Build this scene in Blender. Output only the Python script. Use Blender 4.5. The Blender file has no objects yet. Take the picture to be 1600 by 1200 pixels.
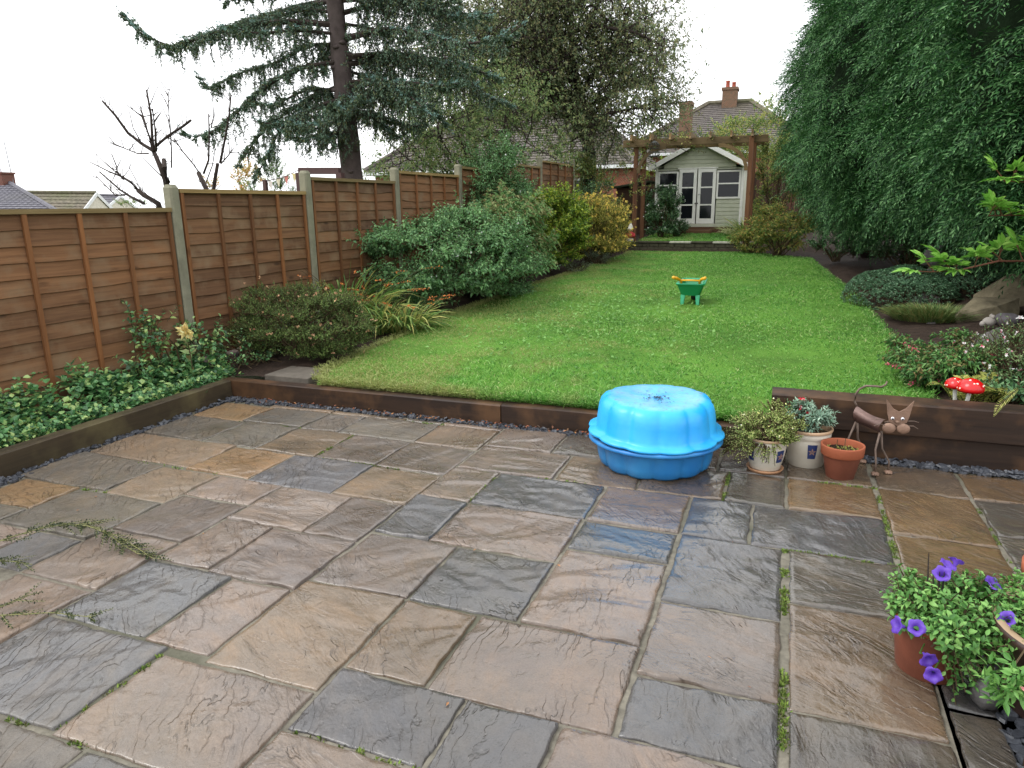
import bpy, bmesh, math, random
import numpy as np
from mathutils import Vector, Matrix

random.seed(11)
rng = np.random.default_rng(11)
R = math.radians
S = bpy.context.scene
COL = S.collection

# ------------------------------------------------------------------ camera
FPX = 1110.0                       # focal length in pixels of a 1600 px wide frame
CAM = np.array([0.0, 0.0, 1.6])
PITCH, ROLL, YAW = 0.245863836, -0.0125700552, -0.364724957
_f = np.array([math.sin(YAW)*math.cos(PITCH), math.cos(YAW)*math.cos(PITCH), -math.sin(PITCH)])
_r = np.array([math.cos(YAW), -math.sin(YAW), 0.0])
_u = np.cross(_r, _f)
CR = math.cos(ROLL)*_r + math.sin(ROLL)*_u
CU = -math.sin(ROLL)*_r + math.cos(ROLL)*_u
CF = _f
cam_data = bpy.data.cameras.new('camera')
cam = bpy.data.objects.new('camera', cam_data)
COL.objects.link(cam)
cam_data.sensor_width = 36.0
cam_data.lens = FPX/1600*36.0
cam_data.clip_start = 0.05
cam_data.clip_end = 2000
cam.matrix_world = Matrix(((CR[0], CU[0], -CF[0], CAM[0]), (CR[1], CU[1], -CF[1], CAM[1]),
                           (CR[2], CU[2], -CF[2], CAM[2]), (0, 0, 0, 1)))
S.camera = cam

# ------------------------------------------------------------------ sky, sun, exposure (overcast)
SUN_EL, SUN_AZ = R(52), R(-120)          # azimuth measured from +Y towards +X
W = bpy.data.worlds.new('World'); S.world = W
W.use_nodes = True
wn = W.node_tree
wn.nodes.clear()
_o = wn.nodes.new('ShaderNodeOutputWorld'); _b = wn.nodes.new('ShaderNodeBackground')
_s = wn.nodes.new('ShaderNodeTexSky'); _s.sky_type = 'NISHITA'; _s.sun_disc = False
_s.sun_elevation = SUN_EL; _s.sun_rotation = SUN_AZ
_s.air_density = 1.0; _s.dust_density = 6.0; _s.ozone_density = 1.0; _s.altitude = 50
_h = wn.nodes.new('ShaderNodeHueSaturation'); _h.inputs['Saturation'].default_value = 0.16
wn.links.new(_s.outputs['Color'], _h.inputs['Color'])
# closed, even cloud cover over the clear sky
_n = wn.nodes.new('ShaderNodeTexNoise'); _n.inputs['Scale'].default_value = 2.2; _n.inputs['Detail'].default_value = 4
_cr = wn.nodes.new('ShaderNodeValToRGB'); _cr.color_ramp.elements[0].position = .3; _cr.color_ramp.elements[1].position = .7
_cr.color_ramp.elements[0].color = (.92, .94, .97, 1); _cr.color_ramp.elements[1].color = (1, 1, 1, 1)
_g = wn.nodes.new('ShaderNodeVectorMath'); _g.operation = 'SCALE'; _g.inputs['Scale'].default_value = 9.0
_m = wn.nodes.new('ShaderNodeMix'); _m.data_type = 'RGBA'; _m.inputs[0].default_value = .85
wn.links.new(_n.outputs[0], _cr.inputs[0]); wn.links.new(_cr.outputs[0], _g.inputs[0])
wn.links.new(_h.outputs['Color'], _m.inputs[6]); wn.links.new(_g.outputs[0], _m.inputs[7])
wn.links.new(_m.outputs[2], _b.inputs['Color'])
wn.links.new(_b.outputs['Background'], _o.inputs['Surface'])
_b.inputs['Strength'].default_value = 0.15
sd = bpy.data.lights.new('sun', 'SUN'); sd.energy = 0.9; sd.angle = R(24); sd.color = (1.0, 0.965, 0.91)
sun = bpy.data.objects.new('sun', sd); COL.objects.link(sun)
_dirs = Vector((math.sin(SUN_AZ)*math.cos(SUN_EL), math.cos(SUN_AZ)*math.cos(SUN_EL), math.sin(SUN_EL)))
sun.rotation_euler = (-_dirs).to_track_quat('-Z', 'Y').to_euler()
sun.location = (-6, -4, 14)
S.view_settings.view_transform = 'Standard'
S.view_settings.look = 'None'
S.view_settings.exposure = 0.72
S.view_settings.gamma = 1.0
S.view_settings.use_curve_mapping = False
S.cycles.max_bounces = 6
S.cycles.transparent_max_bounces = 6
S.cycles.caustics_reflective = False
S.cycles.caustics_refractive = False


def at(px, py, y):
    """world point seen at pixel (px, py) of the 1600x1200 picture, y metres down the garden"""
    r = CF + (px-800)/FPX*CR - (py-600)/FPX*CU
    return CAM + r*(y/r[1])


def atz(px, py, z):
    r = CF + (px-800)/FPX*CR - (py-600)/FPX*CU
    return CAM + r*((z-CAM[2])/r[2])


# ------------------------------------------------------------------ node helpers
def atd(px, py, depth):
    """world point at a pixel, depth metres in front of the camera"""
    return CAM + (CF + (px-800)/FPX*CR - (py-600)/FPX*CU)*depth


def lin(c):
    """sRGB 0-255 -> linear"""
    return tuple(((v/255)/12.92 if v/255 <= .04045 else ((v/255+.055)/1.055)**2.4) for v in c)


class NT:
    def __init__(s, name):
        s.m = bpy.data.materials.new(name); s.m.use_nodes = True
        s.t = s.m.node_tree; s.t.nodes.clear()
        s.out = s.t.nodes.new('ShaderNodeOutputMaterial')

    def n(s, typ, ins=None, **props):
        nd = s.t.nodes.new('ShaderNode'+typ)
        for k, v in props.items():
            setattr(nd, k, v)
        for k, v in (ins or {}).items():
            sock = nd.inputs[k]
            if isinstance(v, bpy.types.NodeSocket):
                s.t.links.new(v, sock)
            else:
                if hasattr(sock, 'default_value'):
                    dv = sock.default_value
                    if hasattr(dv, '__len__') and not hasattr(v, '__len__'):
                        v = [v]*len(dv)
                    if hasattr(dv, '__len__') and len(dv) == 4 and len(v) == 3:
                        v = (*v, 1)
                    sock.default_value = v
        return nd

    def ramp(s, fac, stops, interp='LINEAR'):
        nd = s.t.nodes.new('ShaderNodeValToRGB'); cr = nd.color_ramp; cr.interpolation = interp
        while len(cr.elements) < len(stops):
            cr.elements.new(0.5)
        for e, (p, c) in zip(cr.elements, stops):
            e.position = p
            e.color = (c, c, c, 1) if not hasattr(c, '__len__') else (*c[:3], 1)
        s.t.links.new(fac, nd.inputs[0])
        return nd.outputs[0]

    def mix(s, fac, a, b, blend='MIX'):
        nd = s.t.nodes.new('ShaderNodeMix'); nd.data_type = 'RGBA'; nd.blend_type = blend
        for sock, v in ((nd.inputs[0], fac), (nd.inputs[6], a), (nd.inputs[7], b)):
            if isinstance(v, bpy.types.NodeSocket):
                s.t.links.new(v, sock)
            elif hasattr(v, '__len__'):
                sock.default_value = (*v[:3], 1)
            else:
                sock.default_value = v
        return nd.outputs[2]

    def math(s, op, a, b=0.0, c=0.0, clamp=False):
        nd = s.t.nodes.new('ShaderNodeMath'); nd.operation = op; nd.use_clamp = clamp
        for sock, v in zip(nd.inputs, (a, b, c)):
            if isinstance(v, bpy.types.NodeSocket):
                s.t.links.new(v, sock)
            else:
                sock.default_value = v
        return nd.outputs[0]

    def coords(s, kind='Object', scale=(1, 1, 1), rot=(0, 0, 0), rand=True):
        tc = s.n('TexCoord').outputs[kind]
        if rand:
            oi = s.n('ObjectInfo').outputs['Random']
            off = s.n('VectorMath', {0: s.n('CombineXYZ', {0: oi, 1: s.math('MULTIPLY', oi, 3.7), 2: s.math('MULTIPLY', oi, 7.3)}).outputs[0], 'Scale': 31.0}, operation='SCALE').outputs[0]
            tc = s.n('VectorMath', {0: tc, 1: off}, operation='ADD').outputs[0]
        return s.n('Mapping', {'Vector': tc, 'Scale': scale, 'Rotation': rot}).outputs[0]

    def noise(s, vec, scale, detail=4, rough=.55, dist=0.0, out=0):
        return s.n('TexNoise', {'Vector': vec, 'Scale': scale, 'Detail': detail, 'Roughness': rough, 'Distortion': dist}).outputs[out]

    def bump(s, h, strength=.3, dist=.01, normal=None):
        i = {'Height': h, 'Strength': strength, 'Distance': dist}
        if normal:
            i['Normal'] = normal
        return s.n('Bump', i).outputs[0]

    def bsdf(s, color, rough=.6, normal=None, spec=.5, metal=0.0, **kw):
        i = {'Base Color': color, 'Roughness': rough, 'Specular IOR Level': spec, 'Metallic': metal}
        i.update({k.replace('_', ' '): v for k, v in kw.items()})
        if normal:
            i['Normal'] = normal
        b = s.n('BsdfPrincipled', i)
        s.t.links.new(b.outputs[0], s.out.inputs[0])
        return b.outputs[0]


LEAF_GAIN = 1.55


def leaf_mat(name, cols, rough=.45, trans=.3, spec=.4, patch=None, patch_amt=.5):
    """foliage: every leaf takes its own colour from the list; leaves let some light through"""
    t = NT(name)
    rnd = t.n('NewGeometry').outputs['Random Per Island']
    k = len(cols)
    c = t.ramp(rnd, [((i+.5)/k, tuple(min(.9, v*LEAF_GAIN) for v in lin(cc))) for i, cc in enumerate(cols)])
    if patch:
        nz = t.noise(t.n('TexCoord').outputs['Object'], 2.2, 2)
        f = t.ramp(nz, [(.45, 0.0), (.65, patch_amt)])
        c = t.mix(f, c, lin(patch))
    b = t.bsdf(c, rough, spec=spec)
    tr = t.n('BsdfTranslucent', {'Color': c}).outputs[0]
    mx = t.n('MixShader', {0: trans, 1: b, 2: tr}).outputs[0]
    t.t.links.new(mx, t.out.inputs[0])
    return t.m


def plain(name, col, rough=.5, spec=.5, var=.15, scale=8, bump=0.0, metal=0.0):
    t = NT(name)
    v = t.coords()
    nz = t.noise(v, scale, 5)
    c = lin(col)
    dk = tuple(x*(1-var) for x in c); lt = tuple(min(1, x*(1+var)) for x in c)
    col_ = t.ramp(nz, [(.3, dk), (.7, lt)])
    nm = t.bump(t.noise(v, scale*6, 4), bump, .01) if bump else None
    t.bsdf(col_, rough, nm, spec, metal)
    return t.m


def wood(name, dark, light, axis=0, rough=.7, grain=14, bump=.35, blotch=None, spec=.3):
    """sawn timber with grain running along one local axis, each piece toned on its own"""
    t = NT(name)
    sc = [grain]*3; sc[axis] = grain*.045
    v = t.coords(scale=tuple(sc))
    n1 = t.noise(v, 1.6, 6, .65, .6)
    n2 = t.noise(v, 7.0, 3, .5, .2)
    g = t.math('ADD', t.math('MULTIPLY', n1, .75), t.math('MULTIPLY', n2, .25))
    c = t.ramp(g, [(.28, lin(dark)), (.72, lin(light))])
    # knots
    kv = t.coords(scale=tuple((2.2 if i == axis else 5.5) for i in range(3)))
    vor = t.n('TexVoronoi', {'Vector': kv, 'Scale': 1.0}).outputs['Distance']
    kn = t.ramp(vor, [(.05, 1.0), (.14, 0.0)])
    c = t.mix(t.math('MULTIPLY', kn, .65), c, tuple(x*.35 for x in lin(dark)))
    oi = t.n('ObjectInfo').outputs['Random']
    c = t.mix(1.0, c, t.ramp(oi, [(0, (.64, .65, .68)), (.5, (.92, .9, .88)), (1, (1.2, 1.13, 1.04))]), 'MULTIPLY')
    if blotch:
        bn = t.noise(t.coords(scale=(1, 1, 1)), 3.0, 4, .6)
        c = t.mix(t.ramp(bn, [(.48, 0.0), (.68, .8)]), c, lin(blotch))
    nm = t.bump(g, bump, .004)
    t.bsdf(c, rough, nm, spec)
    return t.m


# ------------------------------------------------------------------ mesh helpers
class MB:
    """collects vertices and faces; build() links them as one mesh object"""
    def __init__(s):
        s.v = []; s.f = []; s.n = 0

    def add(s, V, F):
        V = np.asarray(V, float).reshape(-1, 3)
        s.v.append(V)
        if isinstance(F, np.ndarray):
            s.f.append(F+s.n)
        else:
            for fc in F:
                s.f.append(np.asarray([fc])+s.n)
        s.n += len(V)
        return s

    def box(s, x0, x1, y0, y1, z0, z1):
        V = [(x, y, z) for z in (z0, z1) for y in (y0, y1) for x in (x0, x1)]
        return s.add(V, np.array([(0, 2, 3, 1), (4, 5, 7, 6), (0, 1, 5, 4), (2, 6, 7, 3), (0, 4, 6, 2), (1, 3, 7, 5)]))

    def obox(s, a, b, w, h, up=(0, 0, 1)):
        """bar from a to b, w wide and h high (h along up)"""
        a, b = np.asarray(a, float), np.asarray(b, float)
        d = b-a; d /= np.linalg.norm(d); up = np.asarray(up, float)
        sd = np.cross(d, up); sd /= np.linalg.norm(sd); uu = np.cross(sd, d)
        V = [p+sd*w/2*i+uu*h/2*j for p in (a, b) for j in (-1, 1) for i in (-1, 1)]
        return s.add(V, np.array([(0, 1, 3, 2), (4, 6, 7, 5), (0, 4, 5, 1), (2, 3, 7, 6), (0, 2, 6, 4), (1, 5, 7, 3)]))

    def tube(s, pts, rad, k=6, cap=True):
        P = np.asarray(pts, float); n = len(P)
        rad = np.full(n, rad, float) if np.isscalar(rad) else np.asarray(rad, float)
        T = np.gradient(P, axis=0); T /= np.linalg.norm(T, axis=1)[:, None]+1e-9
        ref = np.array([0, 0, 1.]) if abs(T[0][2]) < .9 else np.array([1., 0, 0])
        A = np.cross(T, ref); A /= np.linalg.norm(A, axis=1)[:, None]+1e-9
        B = np.cross(T, A)
        th = np.arange(k)*2*np.pi/k
        V = P[:, None]+rad[:, None, None]*(np.cos(th)[None, :, None]*A[:, None]+np.sin(th)[None, :, None]*B[:, None])
        i = np.arange(n-1)[:, None]*k; j = np.arange(k)[None]; j2 = (j+1) % k
        F = np.stack([i+j, i+j2, i+k+j2, i+k+j], -1).reshape(-1, 4)
        s.add(V, F)
        if cap:
            b = s.n-n*k
            s.f.append(np.array([list(range(b, b+k))[::-1]])); s.f.append(np.array([list(range(b+(n-1)*k, b+n*k))]))
        return s

    def lathe(s, prof, c=(0, 0, 0), k=32, close=False, mod=None):
        """profile [(r, z)...] turned about the vertical through c; mod(theta, i) scales the radius"""
        prof = list(prof); n = len(prof)
        th = np.arange(k)*2*np.pi/k
        V = []
        for i, (r, z) in enumerate(prof):
            m = mod(th, i) if mod else 1.0
            V.append(np.stack([c[0]+r*m*np.cos(th), c[1]+r*m*np.sin(th), np.full(k, c[2]+z)], -1))
        V = np.concatenate(V)
        i = np.arange(n-1)[:, None]*k; j = np.arange(k)[None]; j2 = (j+1) % k
        F = np.stack([i+j, i+j2, i+k+j2, i+k+j], -1).reshape(-1, 4)
        return s.add(V, F)

    def grid(s, V):
        """V: (m, n, 3) array of points"""
        V = np.asarray(V, float); m, n = V.shape[:2]
        i = np.arange(m-1)[:, None]*n; j = np.arange(n-1)[None]
        F = np.stack([i+j, i+j+1, i+n+j+1, i+n+j], -1).reshape(-1, 4)
        return s.add(V.reshape(-1, 3), F)

    def prism(s, poly, off):
        """polygon (list of 3-D points) extruded by vector off"""
        P = np.asarray(poly, float); n = len(P); Q = P+np.asarray(off, float)
        s.add(np.concatenate([P, Q]), [list(range(n))[::-1], list(range(n, 2*n))]+[(i, (i+1) % n, n+(i+1) % n, n+i) for i in range(n)])
        return s

    def ico(s, c, r, seed=0, rough=.12, sub=2, sq=(1, 1, 1), freq=2.5):
        bm = bmesh.new(); bmesh.ops.create_icosphere(bm, subdivisions=sub, radius=1)
        V = np.array([v.co[:] for v in bm.verts]); F = np.array([[v.index for v in f.verts] for f in bm.faces]); bm.free()
        g = np.random.default_rng(seed)
        h = np.zeros(len(V))
        for k in range(5):
            d = g.normal(size=3)*freq*(1+.5*k); h += np.sin(V@d+g.uniform(0, 6))/(1+.6*k)
        V = V*(1+rough*h[:, None])*np.asarray(sq)*r+np.asarray(c)
        return s.add(V, F)

    def mesh(s, name, smooth=False):
        me = bpy.data.meshes.new(name)
        if not s.v:
            return me
        V = np.concatenate(s.v)
        me.vertices.add(len(V)); me.vertices.foreach_set('co', V.astype(np.float32).ravel())
        flat = np.concatenate([f.ravel() for f in s.f]).astype(np.int32)
        size = np.concatenate([np.full(len(f), f.shape[1]) for f in s.f]).astype(np.int32)
        start = np.concatenate([[0], np.cumsum(size)[:-1]]).astype(np.int32)
        me.loops.add(len(flat)); me.loops.foreach_set('vertex_index', flat)
        me.polygons.add(len(size)); me.polygons.foreach_set('loop_start', start)
        me.polygons.foreach_set('use_smooth', np.full(len(size), bool(smooth)))
        me.update(calc_edges=True); me.validate()
        return me

    def build(s, name, mat, parent=None, smooth=False, bevel=0.0, auto=None):
        me = s.mesh(name, smooth)
        if auto is not None and hasattr(me, 'set_sharp_from_angle'):
            me.polygons.foreach_set('use_smooth', np.ones(len(me.polygons), bool))
            me.set_sharp_from_angle(angle=R(auto))
        return link(name, me, mat, parent, bevel)


MASSES = {'foliage', 'stems', 'flowers', 'crown', 'shoot_tips', 'branches', 'twigs', 'leaves', 'flower_stalks', 'seedheads', 'florets', 'stalks', 'fronds',
          'leaflets', 'dead_branches', 'seedlings', 'dry_grass', 'bloom', 'flower_head'}


def link(name, me, mat, parent=None, bevel=0.0):
    o = bpy.data.objects.new(name, me); COL.objects.link(o)
    if parent is not None and name in MASSES:      # leaves, twigs and florets too small and many to pick apart
        o['kind'] = 'stuff'
    if mat and not me.materials:
        me.materials.append(mat)
    if parent is not None:
        o.parent = parent
        p = parent
        off = Vector((0, 0, 0))
        while p is not None:                       # meshes are written in world coordinates
            off += p.location; p = p.parent
        o.location = -off
    if bevel:
        b = o.modifiers.new('edge', 'BEVEL'); b.width = bevel; b.segments = 2; b.limit_method = 'ANGLE'; b.angle_limit = R(40)
    return o


def tag(o, label=None, cat=None, group=None, kind=None):
    if label: o['label'] = label
    if cat: o['category'] = cat
    if group: o['group'] = group
    if kind: o['kind'] = kind
    return o


def thing(name, label, cat, loc=(0, 0, 0), group=None):
    o = bpy.data.objects.new(name, None); COL.objects.link(o)
    o.location = Vector(tuple(float(v) for v in loc)); o.empty_display_size = .1
    return tag(o, label, cat, group)


def struct(o):
    o['kind'] = 'structure'; return o


def copy_tree(o, parent=None):
    c = o.copy(); COL.objects.link(c); c.parent = parent
    for ch in o.children:
        copy_tree(ch, c)
    return c


# ------------------------------------------------------------------ foliage helpers
def unit(v):
    return v/(np.linalg.norm(v, axis=-1, keepdims=True)+1e-9)


def rdir(n):
    return unit(rng.normal(size=(n, 3)))


def leaves(mb, P, D, N, L, Wd, fold=.25, droop=.0):
    """two-triangle folded leaves. P base, D axis, N upper side"""
    n = len(P); D = unit(D); Sx = unit(np.cross(D, N)); N = np.cross(Sx, D)
    L = np.broadcast_to(np.asarray(L, float), (n,))[:, None]; Wd = np.broadcast_to(np.asarray(Wd, float), (n,))[:, None]
    mid = P+D*L*.45
    a = mid+Sx*Wd*.5+N*Wd*fold; b = mid-Sx*Wd*.5+N*Wd*fold
    tip = P+D*L-np.array([0, 0, 1.])*L*droop
    V = np.stack([P, a, tip, b], 1).reshape(-1, 3)
    i = np.arange(n)[:, None]*4
    F = np.concatenate([i+np.array([[0, 1, 2]]), i+np.array([[0, 2, 3]])], 0)
    mb.add(V, F)


def bigleaves(mb, P, D, N, L, Wd, prof=(0, .75, 1, .7, 0), fold=.2, curl=.25):
    """leaves with a rounded outline, midrib fold and curved blade"""
    n = len(P); D = unit(D); Sx = unit(np.cross(D, N)); N = np.cross(Sx, D)
    L = np.broadcast_to(np.asarray(L, float), (n,)); Wd = np.broadcast_to(np.asarray(Wd, float), (n,))
    k = len(prof); t = np.linspace(0, 1, k)
    mid = P[:, None]+D[:, None]*(L[:, None]*t)[..., None]-N[:, None]*(L[:, None]*curl*t**2)[..., None]
    w = Wd[:, None]*.5*np.asarray(prof)[None]
    l = mid+Sx[:, None]*w[..., None]+N[:, None]*(w*fold*2)[..., None]
    r = mid-Sx[:, None]*w[..., None]+N[:, None]*(w*fold*2)[..., None]
    V = np.stack([l, mid, r], 2).reshape(-1, 3)
    base = np.arange(n)[:, None]*(k*3)
    F = []
    for j in range(k-1):
        for c in (0, 1):
            F.append(base+np.array([[j*3+c, j*3+c+1, (j+1)*3+c+1, (j+1)*3+c]]))
    mb.add(V, np.concatenate(F, 0))


def blades(mb, P, D, L, Wd, bend=.5, k=5):
    """strap leaves that rise along D and arch over"""
    n = len(P); D = unit(D)
    L = np.broadcast_to(np.asarray(L, float), (n,)); Wd = np.broadcast_to(np.asarray(Wd, float), (n,)); bend = np.broadcast_to(np.asarray(bend, float), (n,))
    H = D.copy(); H[:, 2] = 0; H = unit(H+1e-4*rng.normal(size=(n, 3))); H[:, 2] = 0
    Sx = unit(np.cross(H, np.array([0, 0, 1.]))+.3*rng.normal(size=(n, 3)))
    t = np.linspace(0, 1, k)
    mid = P[:, None]+D[:, None]*(L[:, None]*t)[..., None]+H[:, None]*(L[:, None]*bend[:, None]*.45*t**2)[..., None]
    mid[..., 2] -= (L*bend)[:, None]*.75*t**2.4
    w = Wd[:, None]*.5*np.array([.6]+[1.0]*(k-3)+[.7, .04])[None]
    V = np.stack([mid+Sx[:, None]*w[..., None], mid-Sx[:, None]*w[..., None]], 2).reshape(-1, 3)
    base = np.arange(n)[:, None]*(k*2)
    F = np.concatenate([base+np.array([[j*2, j*2+1, j*2+3, j*2+2]]) for j in range(k-1)], 0)
    mb.add(V, F)


def shoots(mb, A, B, m, L, Wd, big=False, open_=.9, up=.35, fold=.25, droop=.1, t0=.25, stem=None, jit=.25, prof=(0, .75, 1, .7, 0)):
    """leafy shoots from A to B with m leaves each, set spirally; stem: MB that takes thin stalks"""
    n = len(A); ax = B-A; ln = np.linalg.norm(ax, axis=1, keepdims=True); ax = ax/(ln+1e-9)
    ref = np.where(np.abs(ax[:, 2:3]) < .9, np.array([[0, 0, 1.]]), np.array([[1., 0, 0]]))
    U = unit(np.cross(ax, ref)); Vv = np.cross(ax, U)
    t = np.linspace(t0, 1, m)[None]+rng.uniform(-.5, .5, (n, m))/m*.8
    th = np.arange(m)[None]*2.4+rng.uniform(0, 6.28, (n, 1))
    rad = np.cos(th)[..., None]*U[:, None]+np.sin(th)[..., None]*Vv[:, None]
    P = A[:, None]+ax[:, None]*(ln*t)[..., None]
    D = ax[:, None]*(1-.5*open_)+rad*open_+np.array([0, 0, up*.5])+rng.normal(size=(n, m, 3))*jit
    N = np.array([0, 0, 1.])+.6*ax[:, None]-.2*rad+rng.normal(size=(n, m, 3))*.35
    f = (1.1-.45*t)[..., None]*rng.uniform(.7, 1.2, (n, m, 1))
    P, D, N, f = P.reshape(-1, 3), D.reshape(-1, 3), N.reshape(-1, 3), f.reshape(-1)
    if big:
        bigleaves(mb, P, D, N, L*f, Wd*f, prof=prof, fold=fold*.6, curl=droop+.1)
    else:
        leaves(mb, P, D, N, L*f, Wd*f, fold, droop)
    if stem is not None:
        tri_stems(stem, A, B, .004)


def tri_stems(mb, A, B, r, r2=None):
    """thin three-sided stalks, one per pair of points"""
    n = len(A); r2 = r*.4 if r2 is None else r2
    ax = unit(B-A); ref = np.where(np.abs(ax[:, 2:3]) < .9, np.array([[0, 0, 1.]]), np.array([[1., 0, 0]]))
    U = unit(np.cross(ax, ref)); Vv = np.cross(ax, U)
    th = np.arange(3)*2.0944
    ring = np.cos(th)[None, :, None]*U[:, None]+np.sin(th)[None, :, None]*Vv[:, None]
    V = np.concatenate([A[:, None]+ring*r, B[:, None]+ring*r2], 1).reshape(-1, 3)
    b = np.arange(n)[:, None]*6
    F = np.concatenate([b+np.array([[j, (j+1) % 3, 3+(j+1) % 3, 3+j]]) for j in range(3)], 0)
    mb.add(V, F)


def shrub(name, label, cat, c, rx, ry, rz, nl, ns, m, L, Wd, mat, big=False, lobe=.42, up=.35, spike=.15, stemmat=None, flowers=None, low=-.85, group=None, sl=(.12, .3), lean=(0, 0), **kw):
    """bush standing at c: nl lobes spread over an uneven dome, ns leafy shoots each"""
    c = np.asarray(c, float)
    root = thing(name, label, cat, c, group)
    lv, st = MB(), MB()
    th = rng.uniform(0, 6.283, nl); ph = np.arcsin(rng.uniform(low, 1, nl))
    cen = np.stack([np.cos(th)*np.cos(ph)*rx*(1-lobe*.6), np.sin(th)*np.cos(ph)*ry*(1-lobe*.6), np.clip(np.sin(ph), -.75, 1)*rz*.5*(1-lobe*.5)+rz*.5], 1)
    cen *= rng.uniform(.72, 1.05, (nl, 1)); cen[:, 2] = np.maximum(cen[:, 2], rz*.12)
    cen[:, 0] += lean[0]*cen[:, 2]; cen[:, 1] += lean[1]*cen[:, 2]
    lr = lobe*np.array([rx, ry, rz*.55])
    li = np.repeat(np.arange(nl), ns)
    d = rdir(nl*ns); d[:, 2] = np.abs(d[:, 2])*.8+d[:, 2]*.2
    d = unit(d+.5*unit(cen[li]-np.array([0, 0, rz*.4])))
    sc = rng.uniform(.6, 1.1, (nl*ns, 1))*(1+spike*rng.normal(size=(nl*ns, 1)))
    B = cen[li]+d*lr*sc
    A = B-unit(d+np.array([0, 0, .25]))*rng.uniform(*sl, (nl*ns, 1))
    B[:, 2] = np.maximum(B[:, 2], .02); A[:, 2] = np.maximum(A[:, 2], .02)
    shoots(lv, A+c, B+c, m, L, Wd, big=big, up=up, stem=st, **kw)
    # woody framework from the base to the lobes
    for i in range(min(nl, 26)):
        p0 = np.array([rng.uniform(-.12, .12)*rx, rng.uniform(-.12, .12)*ry, -.05]); p2 = cen[i]
        mid = (p0+p2)/2+np.array([0, 0, .1*rz])+rng.normal(size=3)*.04
        st.tube(np.array([p0, mid, p2])+c, [.012, .009, .005], 4, cap=False)
    st.build('stems', stemmat or M_STEM, root)
    lv.build('foliage', mat, root)
    if flowers:
        fm, fn, fs, fk = flowers
        fb = MB()
        k = rng.choice(nl*ns, fn, replace=False)
        pos = (B+c)[k]+d[k]*.02
        for q in range(fk):
            dd = unit(rdir(fn)+d[k]*.8)
            leaves(fb, pos, dd, rdir(fn), fs, fs*.8)
        fb.build('flowers', fm, root)
    return root


def fnoise(x, y, seed=0, f=1.0, o=4):
    """smooth noise from summed sines, about -1..1"""
    g = np.random.default_rng(seed); h = 0*np.asarray(x, float); a = 1.0; tot = 0
    for k in range(o):
        for _ in range(3):
            an = g.uniform(0, 6.283); ff = f*(1.9**k)*g.uniform(.7, 1.3)
            h = h+a*np.sin(ff*(np.cos(an)*x+np.sin(an)*y)+g.uniform(0, 6.283))/3
        tot += a; a *= .55
    return h/tot*1.6

# ================================================================== materials of the setting
M_STEM = plain('stem_bark', (78, 66, 48), .8, .2, .3, 20)

def m_ground():
    t = NT('rough_ground'); v = t.n('TexCoord').outputs['Object']
    n = t.noise(v, .6, 6, .6)
    c = t.ramp(n, [(.35, lin((62, 74, 40))), (.65, lin((86, 92, 56)))])
    t.bsdf(c, .9, t.bump(t.noise(v, 9, 5), .5, .05), .2); return t.m

def m_soil():
    t = NT('garden_soil'); v = t.n('TexCoord').outputs['Object']
    n = t.noise(v, 9, 8, .65); n2 = t.noise(v, 60, 4, .6)
    c = t.ramp(t.math('ADD', t.math('MULTIPLY', n, .6), t.math('MULTIPLY', n2, .4)), [(.32, lin((34, 26, 21))), (.52, lin((56, 44, 36))), (.72, lin((84, 69, 59)))])
    t.bsdf(c, .85, t.bump(n2, .8, .02), .25); return t.m

def m_lawn():
    t = NT('lawn_turf'); v = t.n('TexCoord').outputs['Object']
    n = t.noise(v, 1.1, 5, .6); n2 = t.noise(v, 45, 4, .6)
    c = t.ramp(n, [(.35, lin((72, 114, 42))), (.6, lin((98, 148, 56)))])
    c = t.mix(t.math('MULTIPLY', n2, .5), c, lin((70, 78, 34)))
    t.bsdf(c, .9, t.bump(n2, .6, .03), .15); return t.m

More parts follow.
